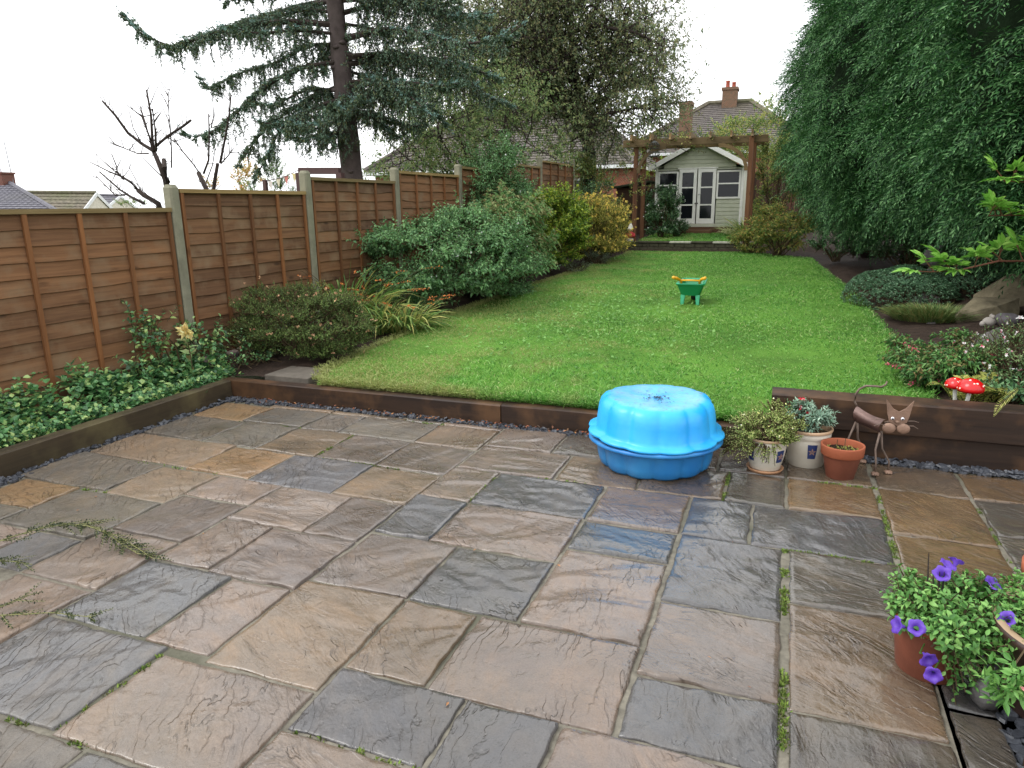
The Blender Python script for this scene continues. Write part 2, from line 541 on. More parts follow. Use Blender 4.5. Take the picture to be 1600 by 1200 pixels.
def m_slab():
    t = NT('wet_riven_sandstone')
    oi = t.n('ObjectInfo')
    tc = t.n('TexCoord').outputs['Object']
    rn = oi.outputs['Random']
    off = t.n('CombineXYZ', {0: t.math('MULTIPLY', rn, 57.0), 1: t.math('MULTIPLY', rn, 131.0), 2: 0.0}).outputs[0]
    v = t.n('VectorMath', {0: tc, 1: off}, operation='ADD').outputs[0]
    v = t.n('VectorRotate', {'Vector': v, 'Angle': t.math('ADD', t.math('MULTIPLY', rn, 1.3), .2)}, rotation_type='Z_AXIS').outputs[0]
    vs = t.n('Mapping', {'Vector': v, 'Scale': (1.0, 2.4, 1.0)}).outputs[0]
    base = oi.outputs['Color']
    # broad bands and clouds of other mineral colour
    n1 = t.noise(vs, 3.0, 5, .6, 1.2); n2 = t.noise(v, 5.5, 5, .6); n3 = t.noise(v, 150, 3, .7); n4 = t.noise(v, 26, 4, .6)
    c = t.mix(t.ramp(n1, [(.42, 0.0), (.66, .6)]), base, t.mix(1.0, base, (1.26, 1.08, .86), 'MULTIPLY'))
    c = t.mix(t.ramp(n2, [(.42, 0.0), (.62, .45)]), c, t.mix(1.0, base, (.78, .82, .88), 'MULTIPLY'))
    c = t.mix(1.0, c, t.ramp(n3, [(.3, (.86, .86, .86)), (.7, (1.12, 1.12, 1.12))]), 'MULTIPLY')
    c = t.mix(1.0, c, t.ramp(n4, [(.3, (.88, .88, .88)), (.7, (1.1, 1.1, 1.1))]), 'MULTIPLY')
    # riven layers: the stone breaks off in thin leaves, leaving small meandering steps
    vy = t.n('SeparateXYZ', {0: v}).outputs[1]
    w = t.math('ADD', t.math('MULTIPLY', t.noise(vs, 3.0, 4, .55, .6), 6.5), t.math('MULTIPLY', vy, 17.0))
    lay = t.math('FRACT', w)
    step = t.math('SUBTRACT', t.ramp(lay, [(0.0, 0.0), (.78, .08), (.93, .92), (1.0, 1.0)]), lay)
    msk = t.ramp(t.noise(v, 3.0, 3), [(.42, 0.0), (.58, 1.0)])
    edge = t.math('MULTIPLY', t.ramp(lay, [(.78, 0.0), (.90, 1.0), (1.0, .2)]), msk)
    c = t.mix(t.math('MULTIPLY', edge, .75), c, t.mix(1.0, c, (.38, .35, .33), 'MULTIPLY'))
    # green-brown algae film in places
    al = t.ramp(t.noise(tc, 1.3, 4, .6), [(.52, 0.0), (.7, .2)])
    c = t.mix(al, c, lin((104, 96, 70)))
    # wet film: wide damp areas, wetter towards the hedge side where the patio drains
    pos = t.n('SeparateXYZ', {0: t.n('NewGeometry').outputs['Position']}).outputs
    damp = t.math('ADD', t.math('ADD', t.noise(tc, 1.7, 4, .6), t.math('MULTIPLY', t.math('ADD', pos[0], 1.4), .095)), t.math('MULTIPLY', t.math('SUBTRACT', n4, .5), .25))
    ro = t.ramp(damp, [(.30, .46), (.46, .30), (.62, .2)])
    wetc = t.ramp(damp, [(.36, 1.0), (.70, .60)])
    c = t.mix(1.0, c, wetc, 'MULTIPLY')
    h = t.math('ADD', t.math('MULTIPLY', step, t.math('MULTIPLY', t.math('ADD', msk, .12), .30)), t.math('ADD', t.math('MULTIPLY', t.noise(v, 34, 5, .6), .30), t.math('MULTIPLY', n3, .08)))
    nm = t.bump(h, 1.0, .018)
    film = t.ramp(damp, [(.32, .25), (.48, .75), (.62, 1.0)])
    t.bsdf(c, ro, nm, .5, **{'Coat_Weight': film, 'Coat_Roughness': .05, 'Coat_IOR': 1.4, 'Coat_Normal': t.bump(h, .5, .007)})
    return t.m

def m_mortar():
    t = NT('joint_mortar'); v = t.n('TexCoord').outputs['Object']
    n = t.noise(v, 25, 5, .6); n2 = t.noise(v, 1.1, 3)
    c = t.ramp(n, [(.3, lin((88, 84, 74))), (.7, lin((126, 121, 108)))])
    moss = t.ramp(n2, [(.5, 0.0), (.62, .7)])
    c = t.mix(moss, c, lin((64, 66, 48)))
    t.bsdf(c, .7, t.bump(n, .8, .01), .4); return t.m

M_SLAB = m_slab(); M_MORTAR = m_mortar(); M_SOIL = m_soil(); M_LAWN = m_lawn(); M_GROUND = m_ground()
M_SLEEPER = wood('stained_sleeper_timber', (36, 26, 21), (68, 50, 38), 0, .55, 10, .5, blotch=(92, 66, 44))
M_SLEEPER_Y = wood('green_stained_sleeper', (52, 45, 33), (88, 75, 55), 1, .65, 10, .5, blotch=(92, 84, 58))
M_SLATE = plain('slate_chip', (62, 65, 72), .35, .5, .45, 30, .3)


def lawn_z(x, y):
    return .175+.023*(np.minimum(y, 17.75)-4.9)+.05*np.clip((x-.1)/1.0, 0, 1)*np.clip((9-y)/4, 0, 1)


def sstep(a, b, x):
    t = np.clip((x-a)/(b-a), 0, 1); return t*t*(3-2*t)


def bed_z(x, y):
    z = lawn_z(x, y)-.015
    z = z+.20*sstep(1.15, 3.2, x)*sstep(5.5, 8.0, y)
    z = z+.10*sstep(-4.1, -4.9, x)*sstep(5.0, 9.0, y)
    up = .69+.022*(y-17.9)
    inside = sstep(-4.0, -3.7, x)*(1-sstep(-1.0, -.7, x))
    s_out = sstep(16.6, 18.4, y); s_in = sstep(17.78, 17.86, y)
    s = s_out*(1-inside)+s_in*inside
    z = z*(1-s)+up*s
    return z


# ------------------------------------------------------------------ ground to the horizon
def axis(lo, hi, fine_lo, fine_hi, step):
    a = list(np.arange(fine_lo, fine_hi+1e-6, step))
    k = step
    while a[-1] < hi:
        k *= 1.5; a.append(min(hi, a[-1]+k))
    k = step
    while a[0] > lo:
        k *= 1.5; a.insert(0, max(lo, a[0]-k))
    return np.array(a)


gx = axis(-600, 600, -14, 12, .8); gy = axis(-300, 700, -4, 28, .8)
X, Y = np.meshgrid(gx, gy, indexing='ij')
Z = bed_z(X, np.clip(Y, 4.9, 30))-.25
Z = np.where(Y < 4.9, -.3, Z)
Z = Z-.11*np.clip(-6.5-X, 0, 34)+.0*Y
Z = Z+.035*np.clip(Y-30, 0, 40)
g = MB().grid(np.stack([X, Y, Z], -1)).build('ground', M_GROUND, smooth=True); struct(g)

# soil of the planted beds
sx = np.concatenate([np.arange(-5.4, 9.01, .16)]); sy = np.arange(4.9, 25.0, .16)
X, Y = np.meshgrid(sx, sy, indexing='ij')
Z = bed_z(X, Y)+.018*fnoise(X, Y, 3, 6, 4)+.012*fnoise(X, Y, 5, 22, 2)
Z = np.where((X > -4.0) & (X < 1.0) & (Y < 17.7), Z-.05, Z)
b = MB().grid(np.stack([X, Y, Z], -1)).build('flower_bed', M_SOIL, smooth=True); struct(b)
sx = np.arange(-5.4, -4.53, .08); sy = np.arange(-1.5, 4.91, .12)
X, Y = np.meshgrid(sx, sy, indexing='ij')
Z = .10+.05*sstep(-4.6, -5.2, X)+.015*fnoise(X, Y, 8, 8, 4)
b = MB().grid(np.stack([X, Y, Z], -1)).build('fence_border_soil', M_SOIL, smooth=True); struct(b)
sx = np.arange(1.75, 6.1, .15); sy = np.arange(-1.5, 4.91, .15)
X, Y = np.meshgrid(sx, sy, indexing='ij')
b = MB().grid(np.stack([X, Y, .1+.02*fnoise(X, Y, 9, 6, 4)], -1)).build('side_border_soil', M_SOIL, smooth=True); struct(b)

# ------------------------------------------------------------------ lawn
LE = np.array([(4.86, -3.62), (5.2, -3.82), (6.0, -3.93), (7.4, -3.93), (8.6, -4.0), (9.8, -3.95), (11.5, -3.9), (13.6, -3.75), (14.7, -3.62), (16.5, -3.5), (17.72, -3.6)])
RE = np.array([(4.86, 1.02), (6.0, 1.05), (8.0, 1.06), (10.6, 1.02), (13.0, .80), (15.0, .62), (16.4, .5), (16.9, -.2), (17.72, -.8)])

def ledge(y): return np.interp(y, LE[:, 0], LE[:, 1])
def redge(y): return np.interp(y, RE[:, 0], RE[:, 1])

yy = np.arange(4.89, 17.75, .12); tt = np.linspace(0, 1, 42)
X = ledge(yy)[:, None]*(1-tt)+redge(yy)[:, None]*tt; Y = np.repeat(yy[:, None], 42, 1)
Y[0] = np.where(X[0] < -.03, 4.868, 4.98); Y[1] = np.where(X[1] < -.03, Y[1], 5.02)
def lawn_surf(x, y):
    return lawn_z(x, y)+.02+.012*fnoise(x, y, 21, 1.3, 3)
ZL = lawn_surf(X, Y)
ZL[:, 0] -= .04; ZL[:, -1] -= .04; ZL[0] = np.where(X[0] < -.03, .135, ZL[0]-.03)
lawn = MB().grid(np.stack([X, Y, ZL], -1)[:, ::-1]).build('lawn', M_LAWN, smooth=True); struct(lawn)
# upper lawn in front of the summerhouse
yy2 = np.arange(17.96, 20.75, .15); tt = np.linspace(0, 1, 20)
X = -3.45*(1-tt)[None]+(-.95)*tt[None]+0*yy2[:, None]; Y = np.repeat(yy2[:, None], 20, 1)
ZU = .715+.03*(Y-17.9)
up_lawn = MB().grid(np.stack([X, Y, ZU], -1)[:, ::-1]).build('upper_lawn', M_LAWN, smooth=True); struct(up_lawn)

def grass_mat():
    t = NT('grass_blades')
    rnd = t.n('NewGeometry').outputs['Random Per Island']
    pos = t.n('NewGeometry').outputs['Position']
    c = t.ramp(rnd, [(0, lin((68, 112, 44))), (.3, lin((94, 150, 58))), (.65, lin((122, 178, 78))), (.92, lin((156, 196, 108))), (1, lin((204, 200, 150)))])
    n = t.noise(pos, .75, 4, .6)
    c = t.mix(t.ramp(n, [(.36, .8), (.60, 0.0)]), c, t.mix(1.0, c, (.58, .78, .74), 'MULTIPLY'))
    # worn, straw coloured patches
    sx = t.n('SeparateXYZ', {0: pos}).outputs
    n2 = t.noise(pos, 1.9, 3, .55)
    fr = t.math('ADD', t.math('MULTIPLY', t.math('ADD', sx[0], 1.2), .10), t.math('MULTIPLY', t.math('SUBTRACT', sx[1], 5.0), .012))
    dry = t.ramp(t.math('SUBTRACT', n2, fr), [(.50, 0.0), (.68, .62)])
    c = t.mix(dry, c, lin((178, 166, 112)))
    b = t.bsdf(c, .5, spec=.4)
    tr = t.n('BsdfTranslucent', {'Color': c}).outputs[0]
    t.t.links.new(t.n('MixShader', {0: .35, 1: b, 2: tr}).outputs[0], t.out.inputs[0])
    return t.m
M_GRASS = grass_mat()

def scatter_grass(mb, n, ylo, yhi, le, re, zf, h, w, dens=None):
    y = ylo+(yhi-ylo)*rng.uniform(0, 1, n)**(dens or 1.0)
    u = rng.uniform(-.012, 1.008, n); x = le(y)*(1-u)+re(y)*u
    kp = (((x+1.13)/.30)**2+((y-9.85)/.34)**2+.5*fnoise(x, y, 91, 8, 3) > 1) & (fnoise(x, y, 92, 3.0, 3)*.5+rng.uniform(0, 1, n) > -.05); x, y = x[kp], y[kp]; n = len(x)
    P = np.stack([x, y, zf(x, y)-.012], 1)
    hh = h*rng.uniform(.5, 1.25, n)*(1+.35*fnoise(x, y, 33, 2.2, 3)); ww = w*(1+.045*(y-5))
    D = rng.normal(size=(n, 3))*.5; D[:, 2] = 1; D = unit(D)
    Sx = unit(np.cross(D, rdir(n)))
    mid = P+D*hh[:, None]*.55; lean = rng.normal(size=(n, 3))*.35; lean[:, 2] = -.12
    tip = P+D*hh[:, None]+lean*hh[:, None]
    V = np.stack([P-Sx*ww[:, None]*.5, mid+Sx*ww[:, None]*.5, tip, mid-Sx*ww[:, None]*.5], 1).reshape(-1, 3)
    i = np.arange(n)[:, None]*4
    mb.add(V, i+np.array([[0, 1, 2, 3]]))

gr = MB()
scatter_grass(gr, 120000, 4.9, 17.74, ledge, redge, lawn_surf, .046, .0062, 1.5)
scatter_grass(gr, 9000, 17.95, 20.7, lambda y: -3.45+0*y, lambda y: -.95+0*y, lambda x, y: .715+.03*(y-17.9), .05, .008)
# longer uncut fringe against the sleepers and beds
def fringe(n, f0, f1, h):
    t = rng.uniform(0, 1, n); a = np.array([f0(v) for v in t[:0]]) if False else None
    return t
n = 9000
xs = rng.uniform(-3.6, 1.0, n); ys = np.where(xs < -.03, 4.872, 5.0)+np.abs(rng.normal(size=n))*.035
P = np.stack([xs, ys, lawn_surf(xs, ys)-.045], 1); D = rng.normal(size=(n, 3))*.35; D[:, 2] = 1; D[:, 1] -= .35
blades(gr, P, D, rng.uniform(.05, .11, n), .006, .5, 4)
for ef, sgn in ((ledge, 1), (redge, -1)):
    n = 5000; ys = rng.uniform(4.95, 17, n); xs = ef(ys)+sgn*np.abs(rng.normal(size=n))*.06
    P = np.stack([xs, ys, lawn_surf(xs, ys)-.03], 1); D = rng.normal(size=(n, 3))*.4; D[:, 2] = 1
    blades(gr, P, D, rng.uniform(.05, .1, n), .007, .5, 4)
tag(gr.build('grass', M_GRASS), 'short wet green grass of the lawn with straw coloured patches', 'grass', kind='stuff')

# clover and plantain rosettes in the turf
n = 1500; cy = rng.normal(size=n)*1.3+8.6; cx = rng.normal(size=n)*.9-2.0
k = (cx > ledge(cy)+.2) & (cx < redge(cy)-.2) & (cy > 5.3) & (cy < 14); cx, cy = cx[k], cy[k]; n = len(cx)
cl = MB()
P = np.stack([cx, cy, lawn_surf(cx, cy)+.018], 1); D = rdir(n); D[:, 2] = np.abs(D[:, 2])*.4
leaves(cl, P, D, np.array([[0, 0, 1.]])+.3*rdir(n), rng.uniform(.03, .055, n), rng.uniform(.02, .035, n), .1)
tag(cl.build('clover', leaf_mat('clover_leaf', [(72, 108, 52), (88, 126, 62), (104, 142, 76)], .6, .25)), 'low clover leaves spreading through the worn turf', 'clover', kind='stuff')

# ------------------------------------------------------------------ patio: mortar bed and single slabs
patio = MB().box(-4.44, 1.95, -1.5, 4.80, -.12, -.010).build('patio', M_MORTAR); struct(patio)
CD, CG, CP, CO, CT, CRd = (88, 87, 88), (96, 90, 82), (117, 104, 94), (123, 101, 75), (112, 97, 81), (101, 91, 84)
SL = [(-4.36,-3.87,4.21,4.60,CO),(-4.36,-3.81,3.73,4.20,CG),(-3.80,-3.325,3.73,4.20,CG),(-3.86,-3.325,4.21,4.61,CG),
(-3.32,-2.835,3.705,4.20,CT),(-2.83,-2.36,3.70,4.19,CRd),(-2.355,-1.86,3.69,4.165,CRd),(-2.34,-1.855,4.175,4.61,CT),
(-3.32,-2.99,4.21,4.60,CG),(-2.985,-2.345,4.20,4.62,CG),(-3.94,-3.33,4.615,4.68,CT),(-3.32,-2.66,4.61,4.675,CT),(-2.65,-2.345,4.63,4.685,CG),(-2.34,-1.855,4.62,4.685,CP),
(-1.845,-1.365,4.285,4.70,CP),(-1.845,-1.215,3.835,4.275,CP),(-1.355,-.88,4.29,4.72,CG),(-.87,-.30,4.31,4.72,CT),(-1.205,-.715,3.835,4.28,CT),(-.705,-.225,3.845,4.30,CT),
(-.29,.10,4.32,4.74,CRd),(.11,.575,4.32,4.74,CT),(-.215,.10,3.845,4.31,CG),(.115,.575,3.845,4.31,CO),(.60,1.06,4.31,4.745,CT),(.60,1.06,3.70,4.30,CO),(.60,1.06,3.07,3.69,CO),
(1.075,1.70,4.31,4.73,CO),(1.075,1.70,3.84,4.30,CG),(1.075,1.70,3.2,3.83,CG),
(-.875,-.395,3.35,3.835,CP),(-.385,-.065,3.35,3.835,CD),(-.055,.578,3.35,3.835,CD),(-1.545,-.885,3.36,3.825,CD),(-1.865,-1.55,3.36,3.825,CP),(-2.36,-1.87,3.215,3.68,CT),
(-2.97,-2.365,3.215,3.69,CD),(-3.475,-2.98,3.245,3.70,CO),(-4.37,-3.48,3.275,3.72,CT),(-4.38,-3.66,2.805,3.265,CG),(-3.65,-3.18,2.785,3.235,CT),(-3.17,-2.70,2.92,3.225,CP),
(-2.69,-2.205,2.735,3.205,CP),(-2.20,-1.875,2.735,3.205,CRd),(-1.865,-1.55,2.865,3.35,CD),(-1.545,-.89,2.865,3.35,CP),(-.88,-.395,3.02,3.34,CD),(-.38,.095,2.70,3.34,CD),(.12,.578,2.86,3.34,CG),
(-4.30,-3.835,2.475,2.795,CO),(-3.825,-3.18,2.295,2.775,CG),(-3.17,-2.70,2.435,2.91,CRd),(-2.69,-2.37,2.265,2.725,CP),(-2.365,-1.88,2.25,2.725,CRd),(-1.87,-1.385,2.35,2.855,CRd),(-1.378,-.89,2.35,2.855,CD),
(-.88,-.395,2.35,3.01,CP),(-.38,.095,2.19,2.69,CP),(.12,.585,2.175,2.85,CT),
(-3.18,-2.705,1.96,2.425,CP),(-3.5,-3.19,1.96,2.285,CD),(-4.36,-3.835,1.99,2.465,CG),(-3.825,-3.51,1.83,2.285,CP),(-2.695,-2.215,1.76,2.245,CD),(-2.205,-1.89,1.75,2.24,CP),(-1.88,-1.385,1.725,2.34,CT),
(-1.375,-1.05,1.87,2.34,CT),(-1.04,-.395,1.86,2.34,CP),(-.38,.095,1.865,2.18,CD),(-1.375,-.89,1.54,1.86,CD),(-3.18,-2.71,1.47,1.95,CP),(-3.66,-3.19,1.4,1.82,CP),
(-2.70,-2.07,1.275,1.745,CD),(-2.06,-1.39,1.265,1.715,CP),(-2.38,-1.9,.8,1.255,CG),(-1.89,-1.41,.8,1.255,CD),(-1.38,-.9,1.05,1.53,CP),(-.88,-.56,1.37,1.85,CD),(-.55,.095,1.38,1.855,CP),(.12,.588,1.70,2.165,CG),
(.12,.588,1.2,1.69,CT),(-.88,-.4,.85,1.36,CP),(-.39,.10,.9,1.37,CD),(-3.18,-2.4,.8,1.265,CG),(-4.36,-3.67,1.5,1.98,CP),(-3.66,-3.2,.9,1.39,CD),(-4.36,-3.67,1.0,1.49,CG),(.605,.76,2.36,3.05,CD),(.605,.75,1.72,2.345,CG)]


def slab(i, u0, u1, v0, v1, col):
    g = np.random.default_rng(900+i); j = .0035
    u0 += j; u1 -= j; v0 += j; v1 -= j
    st = .0165
    def ax(a, b):
        k = max(3, int((b-a)/st)); e = .006
        return np.concatenate([[a, a], np.linspace(a+e, b-e, k), [b, b]])
    ax_, ay_ = ax(u0, u1), ax(v0, v1)
    X, Y = np.meshgrid(ax_, ay_, indexing='ij'); nx, ny = X.shape
    # hand-dressed, uneven outline
    rx = lambda t, s: .0055*fnoise(t, 0*t, s, 30, 4)
    X[:2] += rx(Y[:2], i*4+1); X[-2:] += rx(Y[-2:], i*4+2); Y[:, :2] += rx(X[:, :2], i*4+3); Y[:, -2:] += rx(X[:, -2:], i*4+4)
    a = g.uniform(-.5, 1.1); p = np.cos(a)*X+np.sin(a)*Y; q = -np.sin(a)*X+np.cos(a)*Y
    f = g.uniform(.8, 1.3)
    wq = q+.06*fnoise(X, Y, i+50, 7, 2)
    h = fnoise(p*.38, wq, i+100, 8*f, 3)*1.5+.25
    fl = np.floor(h*1.5); fr = h*1.5-fl
    ter = (fl+sstep(.80, 1.0, fr))*.0042
    Zz = ter+.0022*fnoise(p*.4, q, i+200, 26, 3)+.0010*fnoise(X, Y, i+300, 60, 2)
    Zz -= Zz.mean(); Zz = np.clip(Zz, -.006, .009)
    tilt = g.normal(size=2)*.004
    Zz += tilt[0]*(X-(u0+u1)/2)+tilt[1]*(Y-(v0+v1)/2)+g.uniform(-.002, .002)
    Zz[1], Zz[-2], Zz[:, 1], Zz[:, -2] = Zz[1]-.004, Zz[-2]-.004, Zz[:, 1]-.004, Zz[:, -2]-.004
    for s_ in ((0,), (-1,)):
        Zz[s_[0]] = -.05; Zz[:, s_[0]] = -.05
    o = MB().grid(np.stack([X, Y, Zz], -1)).build('paving_slab', M_SLAB, patio, smooth=True)
    k = g.uniform(.86, 1.14); c = lin(col)
    o.color = (min(1, c[0]*k*g.uniform(.98, 1.02)), min(1, c[1]*k), min(1, c[2]*k*g.uniform(.98, 1.02)), 1)
    return o

for i, r in enumerate(SL):
    slab(i, *r)

o = MB().box(.597, 1.94, -1.4, 3.055, -.06, -.010).build('gravel_strip', M_MORTAR); struct(o)
# moss and tiny weeds growing in the open joints
ms = MB()
JO = [(.105, .105, 1.7, 3.34, 620, .009), (.10, .58, 3.34, 3.345, 160, .006), (.588, .592, 3.3, 4.3, 170, .006), (-.22, -.22, 3.85, 4.3, 120, .006), (.3, .59, 4.31, 4.315, 90, .006), (1.066, 1.07, 3.2, 4.2, 90, .006),
      (-2.84, -2.83, 3.72, 4.18, 150, .008), (-2.86, -2.1, 3.69, 3.70, 170, .007), (-1.55, -1.545, 3.38, 3.75, 90, .006), (-1.3, -1.0, 3.828, 3.832, 60, .006), (-3.9, -3.3, 4.205, 4.205, 50, .006), (-4.0, -3.2, 3.24, 3.26, 60, .006), (-2.75, -2.3, 4.62, 4.63, 90, .006), (-1.35, -.9, 1.535, 1.535, 60, .007), (-2.7, -1.9, 1.262, 1.265, 90, .008), (-2.06, -2.06, 1.3, 1.7, 60, .006), (-3.8, -3.6, 2.78, 2.8, 40, .006)]
for x0, x1, y0, y1, n, wd in JO:
    t = rng.uniform(0, 1, n); keep = fnoise(t*6, 0*t, int(n), 3, 3) > -.05; t = t[keep]; n = len(t)
    P = np.stack([x0+(x1-x0)*t+rng.normal(size=n)*wd*.6, y0+(y1-y0)*t+rng.normal(size=n)*wd*.6, np.full(n, -.013)], 1)
    for k in range(4):
        D = rdir(n); D[:, 2] = np.abs(D[:, 2])+.4
        leaves(ms, P+rng.normal(size=(n, 3))*np.array([.005, .005, 0]), D, rdir(n), rng.uniform(.008, .022, n), .008, .2)
tag(ms.build('moss', leaf_mat('moss_green', [(62, 80, 32), (84, 106, 42), (110, 130, 58), (74, 74, 44)], .7, .2)), 'bright green moss and weeds growing along the slab joints', 'moss', kind='stuff')

# ------------------------------------------------------------------ timber edging
def sleeper(name, label, x0, x1, y0, y1, z0, z1, mat, ax):
    bm = MB(); n = 24
    t = np.linspace(0, 1, n)
    L = (x1-x0) if ax == 0 else (y1-y0)
    ring = []
    a0, a1, b0, b1 = ((y0, y1, z0, z1) if ax == 0 else (x0, x1, z0, z1))
    c = .008
    prof = [(a0+c, b0), (a1-c, b0), (a1, b0+c), (a1, b1-c), (a1-c, b1), (a0+c, b1), (a0, b1-c), (a0, b0+c)]
    V = np.zeros((n, 8, 3)); s = hash(label) % 1000
    for k, (a, b_) in enumerate(prof):
        l = ((x0 if ax == 0 else y0)+L*t)
        aa = a+.004*fnoise(l, 0*l, len(label)*7+k, 3, 3); bb = b_+.003*fnoise(l, 0*l, len(label)*11+k, 4, 3)
        V[:, k] = np.stack([l, aa, bb], 1) if ax == 0 else np.stack([aa, l, bb], 1)
    i = np.arange(n-1)[:, None]*8; j = np.arange(8)[None]; j2 = (j+1) % 8
    bm.add(V.reshape(-1, 3), np.stack([i+j, i+j2, i+8+j2, i+8+j], -1).reshape(-1, 4))
    bm.f.append(np.array([list(range(8))[::-1]])); bm.f.append(np.array([list(range((n-1)*8, n*8))]))
    o = bm.build(name, mat)
    return tag(o, label, 'sleeper', 'timber sleepers edging the patio')

sleeper('timber_sleeper', 'long greenish timber sleeper edging the left of the patio below the fence', -4.545, -4.44, -1.5, 4.755, -.05, .152, M_SLEEPER_Y, 1)
sleeper('timber_sleeper', 'dark brown sleeper at the lawn front, from left corner to the butt joint', -4.55, -1.915, 4.76, 4.872, -.05, .15, M_SLEEPER, 0)
sleeper('timber_sleeper', 'dark brown sleeper at the lawn front running behind the blue sandpit', -1.908, -.02, 4.763, 4.875, -.05, .152, M_SLEEPER, 0)
sleeper('timber_sleeper', 'lower recessed sleeper under the raised one, behind the slate chippings', -.012, 2.4, 4.83, 4.97, -.05, .178, M_SLEEPER, 0)
sleeper('timber_sleeper', 'thick raised top sleeper behind the cat ornament and pots', -.012, 2.42, 4.785, 4.985, .181, .388, M_SLEEPER, 0)

# slate chippings between slabs and timber
ch = MB()
def chips(n, x0, x1, y0, y1, z=0.0, s=(.012, .03)):
    P = np.stack([rng.uniform(x0, x1, n), rng.uniform(y0, y1, n), z+rng.uniform(-.008, .012, n)], 1)
    D = rdir(n); D[:, 2] *= .35; D = unit(D); U_ = unit(np.array([0, 0, 1.])+.45*rdir(n)); Sx = unit(np.cross(D, U_)); U_ = np.cross(Sx, D)
    a = rng.uniform(*s, n)[:, None]; b_ = a*rng.uniform(.5, .9, (n, 1)); c = rng.uniform(.003, .008, (n, 1))
    ang = np.array([0, 1.1, 2.3, 3.3, 4.4, 5.3])
    r = rng.uniform(.75, 1.15, (n, 6, 1))
    ring = D[:, None]*np.cos(ang)[None, :, None]*a[:, None]*r+Sx[:, None]*np.sin(ang)[None, :, None]*b_[:, None]*r
    V = np.concatenate([P[:, None]+ring-U_[:, None]*c[:, None], P[:, None]+ring*.85+U_[:, None]*c[:, None]], 1).reshape(-1, 3)
    i = np.arange(n)[:, None]*12
    nb = ch.n
    ch.add(V, i+np.array([[6, 7, 8, 9, 10, 11]]))
    for k in range(6):
        ch.f.append(nb+i+np.array([[k, (k+1) % 6, 6+(k+1) % 6, 6+k]]))
chips(420, -4.425, -4.375, 1.2, 4.7, .0)
chips(520, -4.4, -1.0, 4.685, 4.755, -.002)
chips(90, -4.42, -3.95, 4.64, 4.75, .0)
chips(90, -4.42, -4.31, 2.2, 2.85, .0)
chips(520, -.2, 1.95, 4.755, 4.825, .0, (.015, .04))
chips(620, .75, 1.15, 1.3, 2.36, -.004, (.016, .034))
chips(200, .77, 1.06, 2.3, 3.06, -.004, (.016, .036))
chips(120, 1.0, 1.95, 4.74, 4.8, .01, (.02, .045))
tag(ch.build('slate_chippings', M_SLATE), 'blue grey slate chippings filling the gap along the patio edge', 'slate chips', kind='stuff')
# dead leaves caught in the chippings
dl = MB(); n = 130
P = np.stack([rng.uniform(-4.3, -1.0, n), rng.uniform(4.68, 4.75, n), rng.uniform(.008, .022, n)], 1)
leaves(dl, P, rdir(n)*np.array([1, 1, .3]), np.array([[0, 0, 1.]])+.5*rdir(n), rng.uniform(.02, .04, n), .016, .3)
n = 40; P = np.stack([rng.uniform(-4.0, .5, n), rng.uniform(1.3, 4.6, n), np.full(n, .006)], 1)
leaves(dl, P, rdir(n)*np.array([1, 1, .1]), np.array([[0, 0, 1.]])+.2*rdir(n), rng.uniform(.008, .03, n), rng.uniform(.004, .012, n), .3)
tag(dl.build('leaf_litter', leaf_mat('dead_leaf', [(122, 70, 46), (96, 62, 44), (150, 108, 70), (60, 48, 40)], .7, .1)), 'scraps of brown leaf litter lying on slabs and chippings', 'leaf litter', kind='stuff')

# small concrete slab at the end of the border
o = MB().box(-4.2, -3.74, 4.90, 5.28, .10, .188).build('stepping_slab', plain('old_concrete', (98, 92, 84), .8, .3, .2, 12, .4), bevel=.008)
tag(o, 'small grey concrete slab at the lawn corner beside the heather mound', 'slab')

# ------------------------------------------------------------------ left fence
M_SLAT = wood('larch_lap_slat', (84, 58, 39), (140, 104, 74), 1, .75, 11, .6, blotch=(128, 106, 82))
M_BATTEN = wood('fence_batten', (96, 62, 38), (142, 98, 62), 2, .7, 14, .35)
M_CAPR = wood('fence_cap_rail', (116, 98, 62), (158, 138, 96), 1, .75, 12, .35)
M_POST = plain('concrete_post', (128, 126, 108), .85, .25, .16, 9, .5)
fence = thing('garden_fence', 'brown lap panel fence with grey green posts stepping up the left side', 'fence', (-5.18, 5.0, .1))
FX = lambda y: -5.31+.027*y
PY = [1.25, 3.16, 5.07, 6.96, 8.88, 10.83, 12.73, 14.64, 16.9]
PT = [1.66, 1.66, 1.82, 2.01, 2.125, 2.255, 2.42, 2.585, 2.65]
TOP = [1.62, 1.62, 1.785, 1.945, 2.085, 2.225, 2.375, 2.51]
HP = 1.56
def clone(me, name, parent, loc, rot=(0, 0, 0), scale=(1, 1, 1)):
    o = bpy.data.objects.new(name, me); COL.objects.link(o); o.parent = parent
    o.location = loc; o.rotation_euler = rot; o.scale = scale
    return o
post_me = MB()
def post_mesh(h):
    m = MB(); a = .052; c = .016; z1 = h-.03
    ring = lambda s, z: [(-s+c, -s, z), (s-c, -s, z), (s, -s+c, z), (s, s-c, z), (s-c, s, z), (-s+c, s, z), (-s, s-c, z), (-s, -s+c, z)]
    V = ring(a, 0)+ring(a, z1)+ring(a*.72, h)
    F = [(k, (k+1) % 8, 8+(k+1) % 8, 8+k) for k in range(8)]+[(8+k, 8+(k+1) % 8, 16+(k+1) % 8, 16+k) for k in range(8)]+[tuple(range(16, 24))]
    m.add(V, F); return m.mesh('post')
for y, zt in zip(PY, PT):
    zb = float(bed_z(np.array(FX(y)), np.array(max(y, 4.9))))-.3 if y > 4.9 else -.15
    me = post_mesh(zt-zb); me.materials.append(M_POST)
    clone(me, 'post', fence, Vector((FX(y), y, zb))-fence.location)
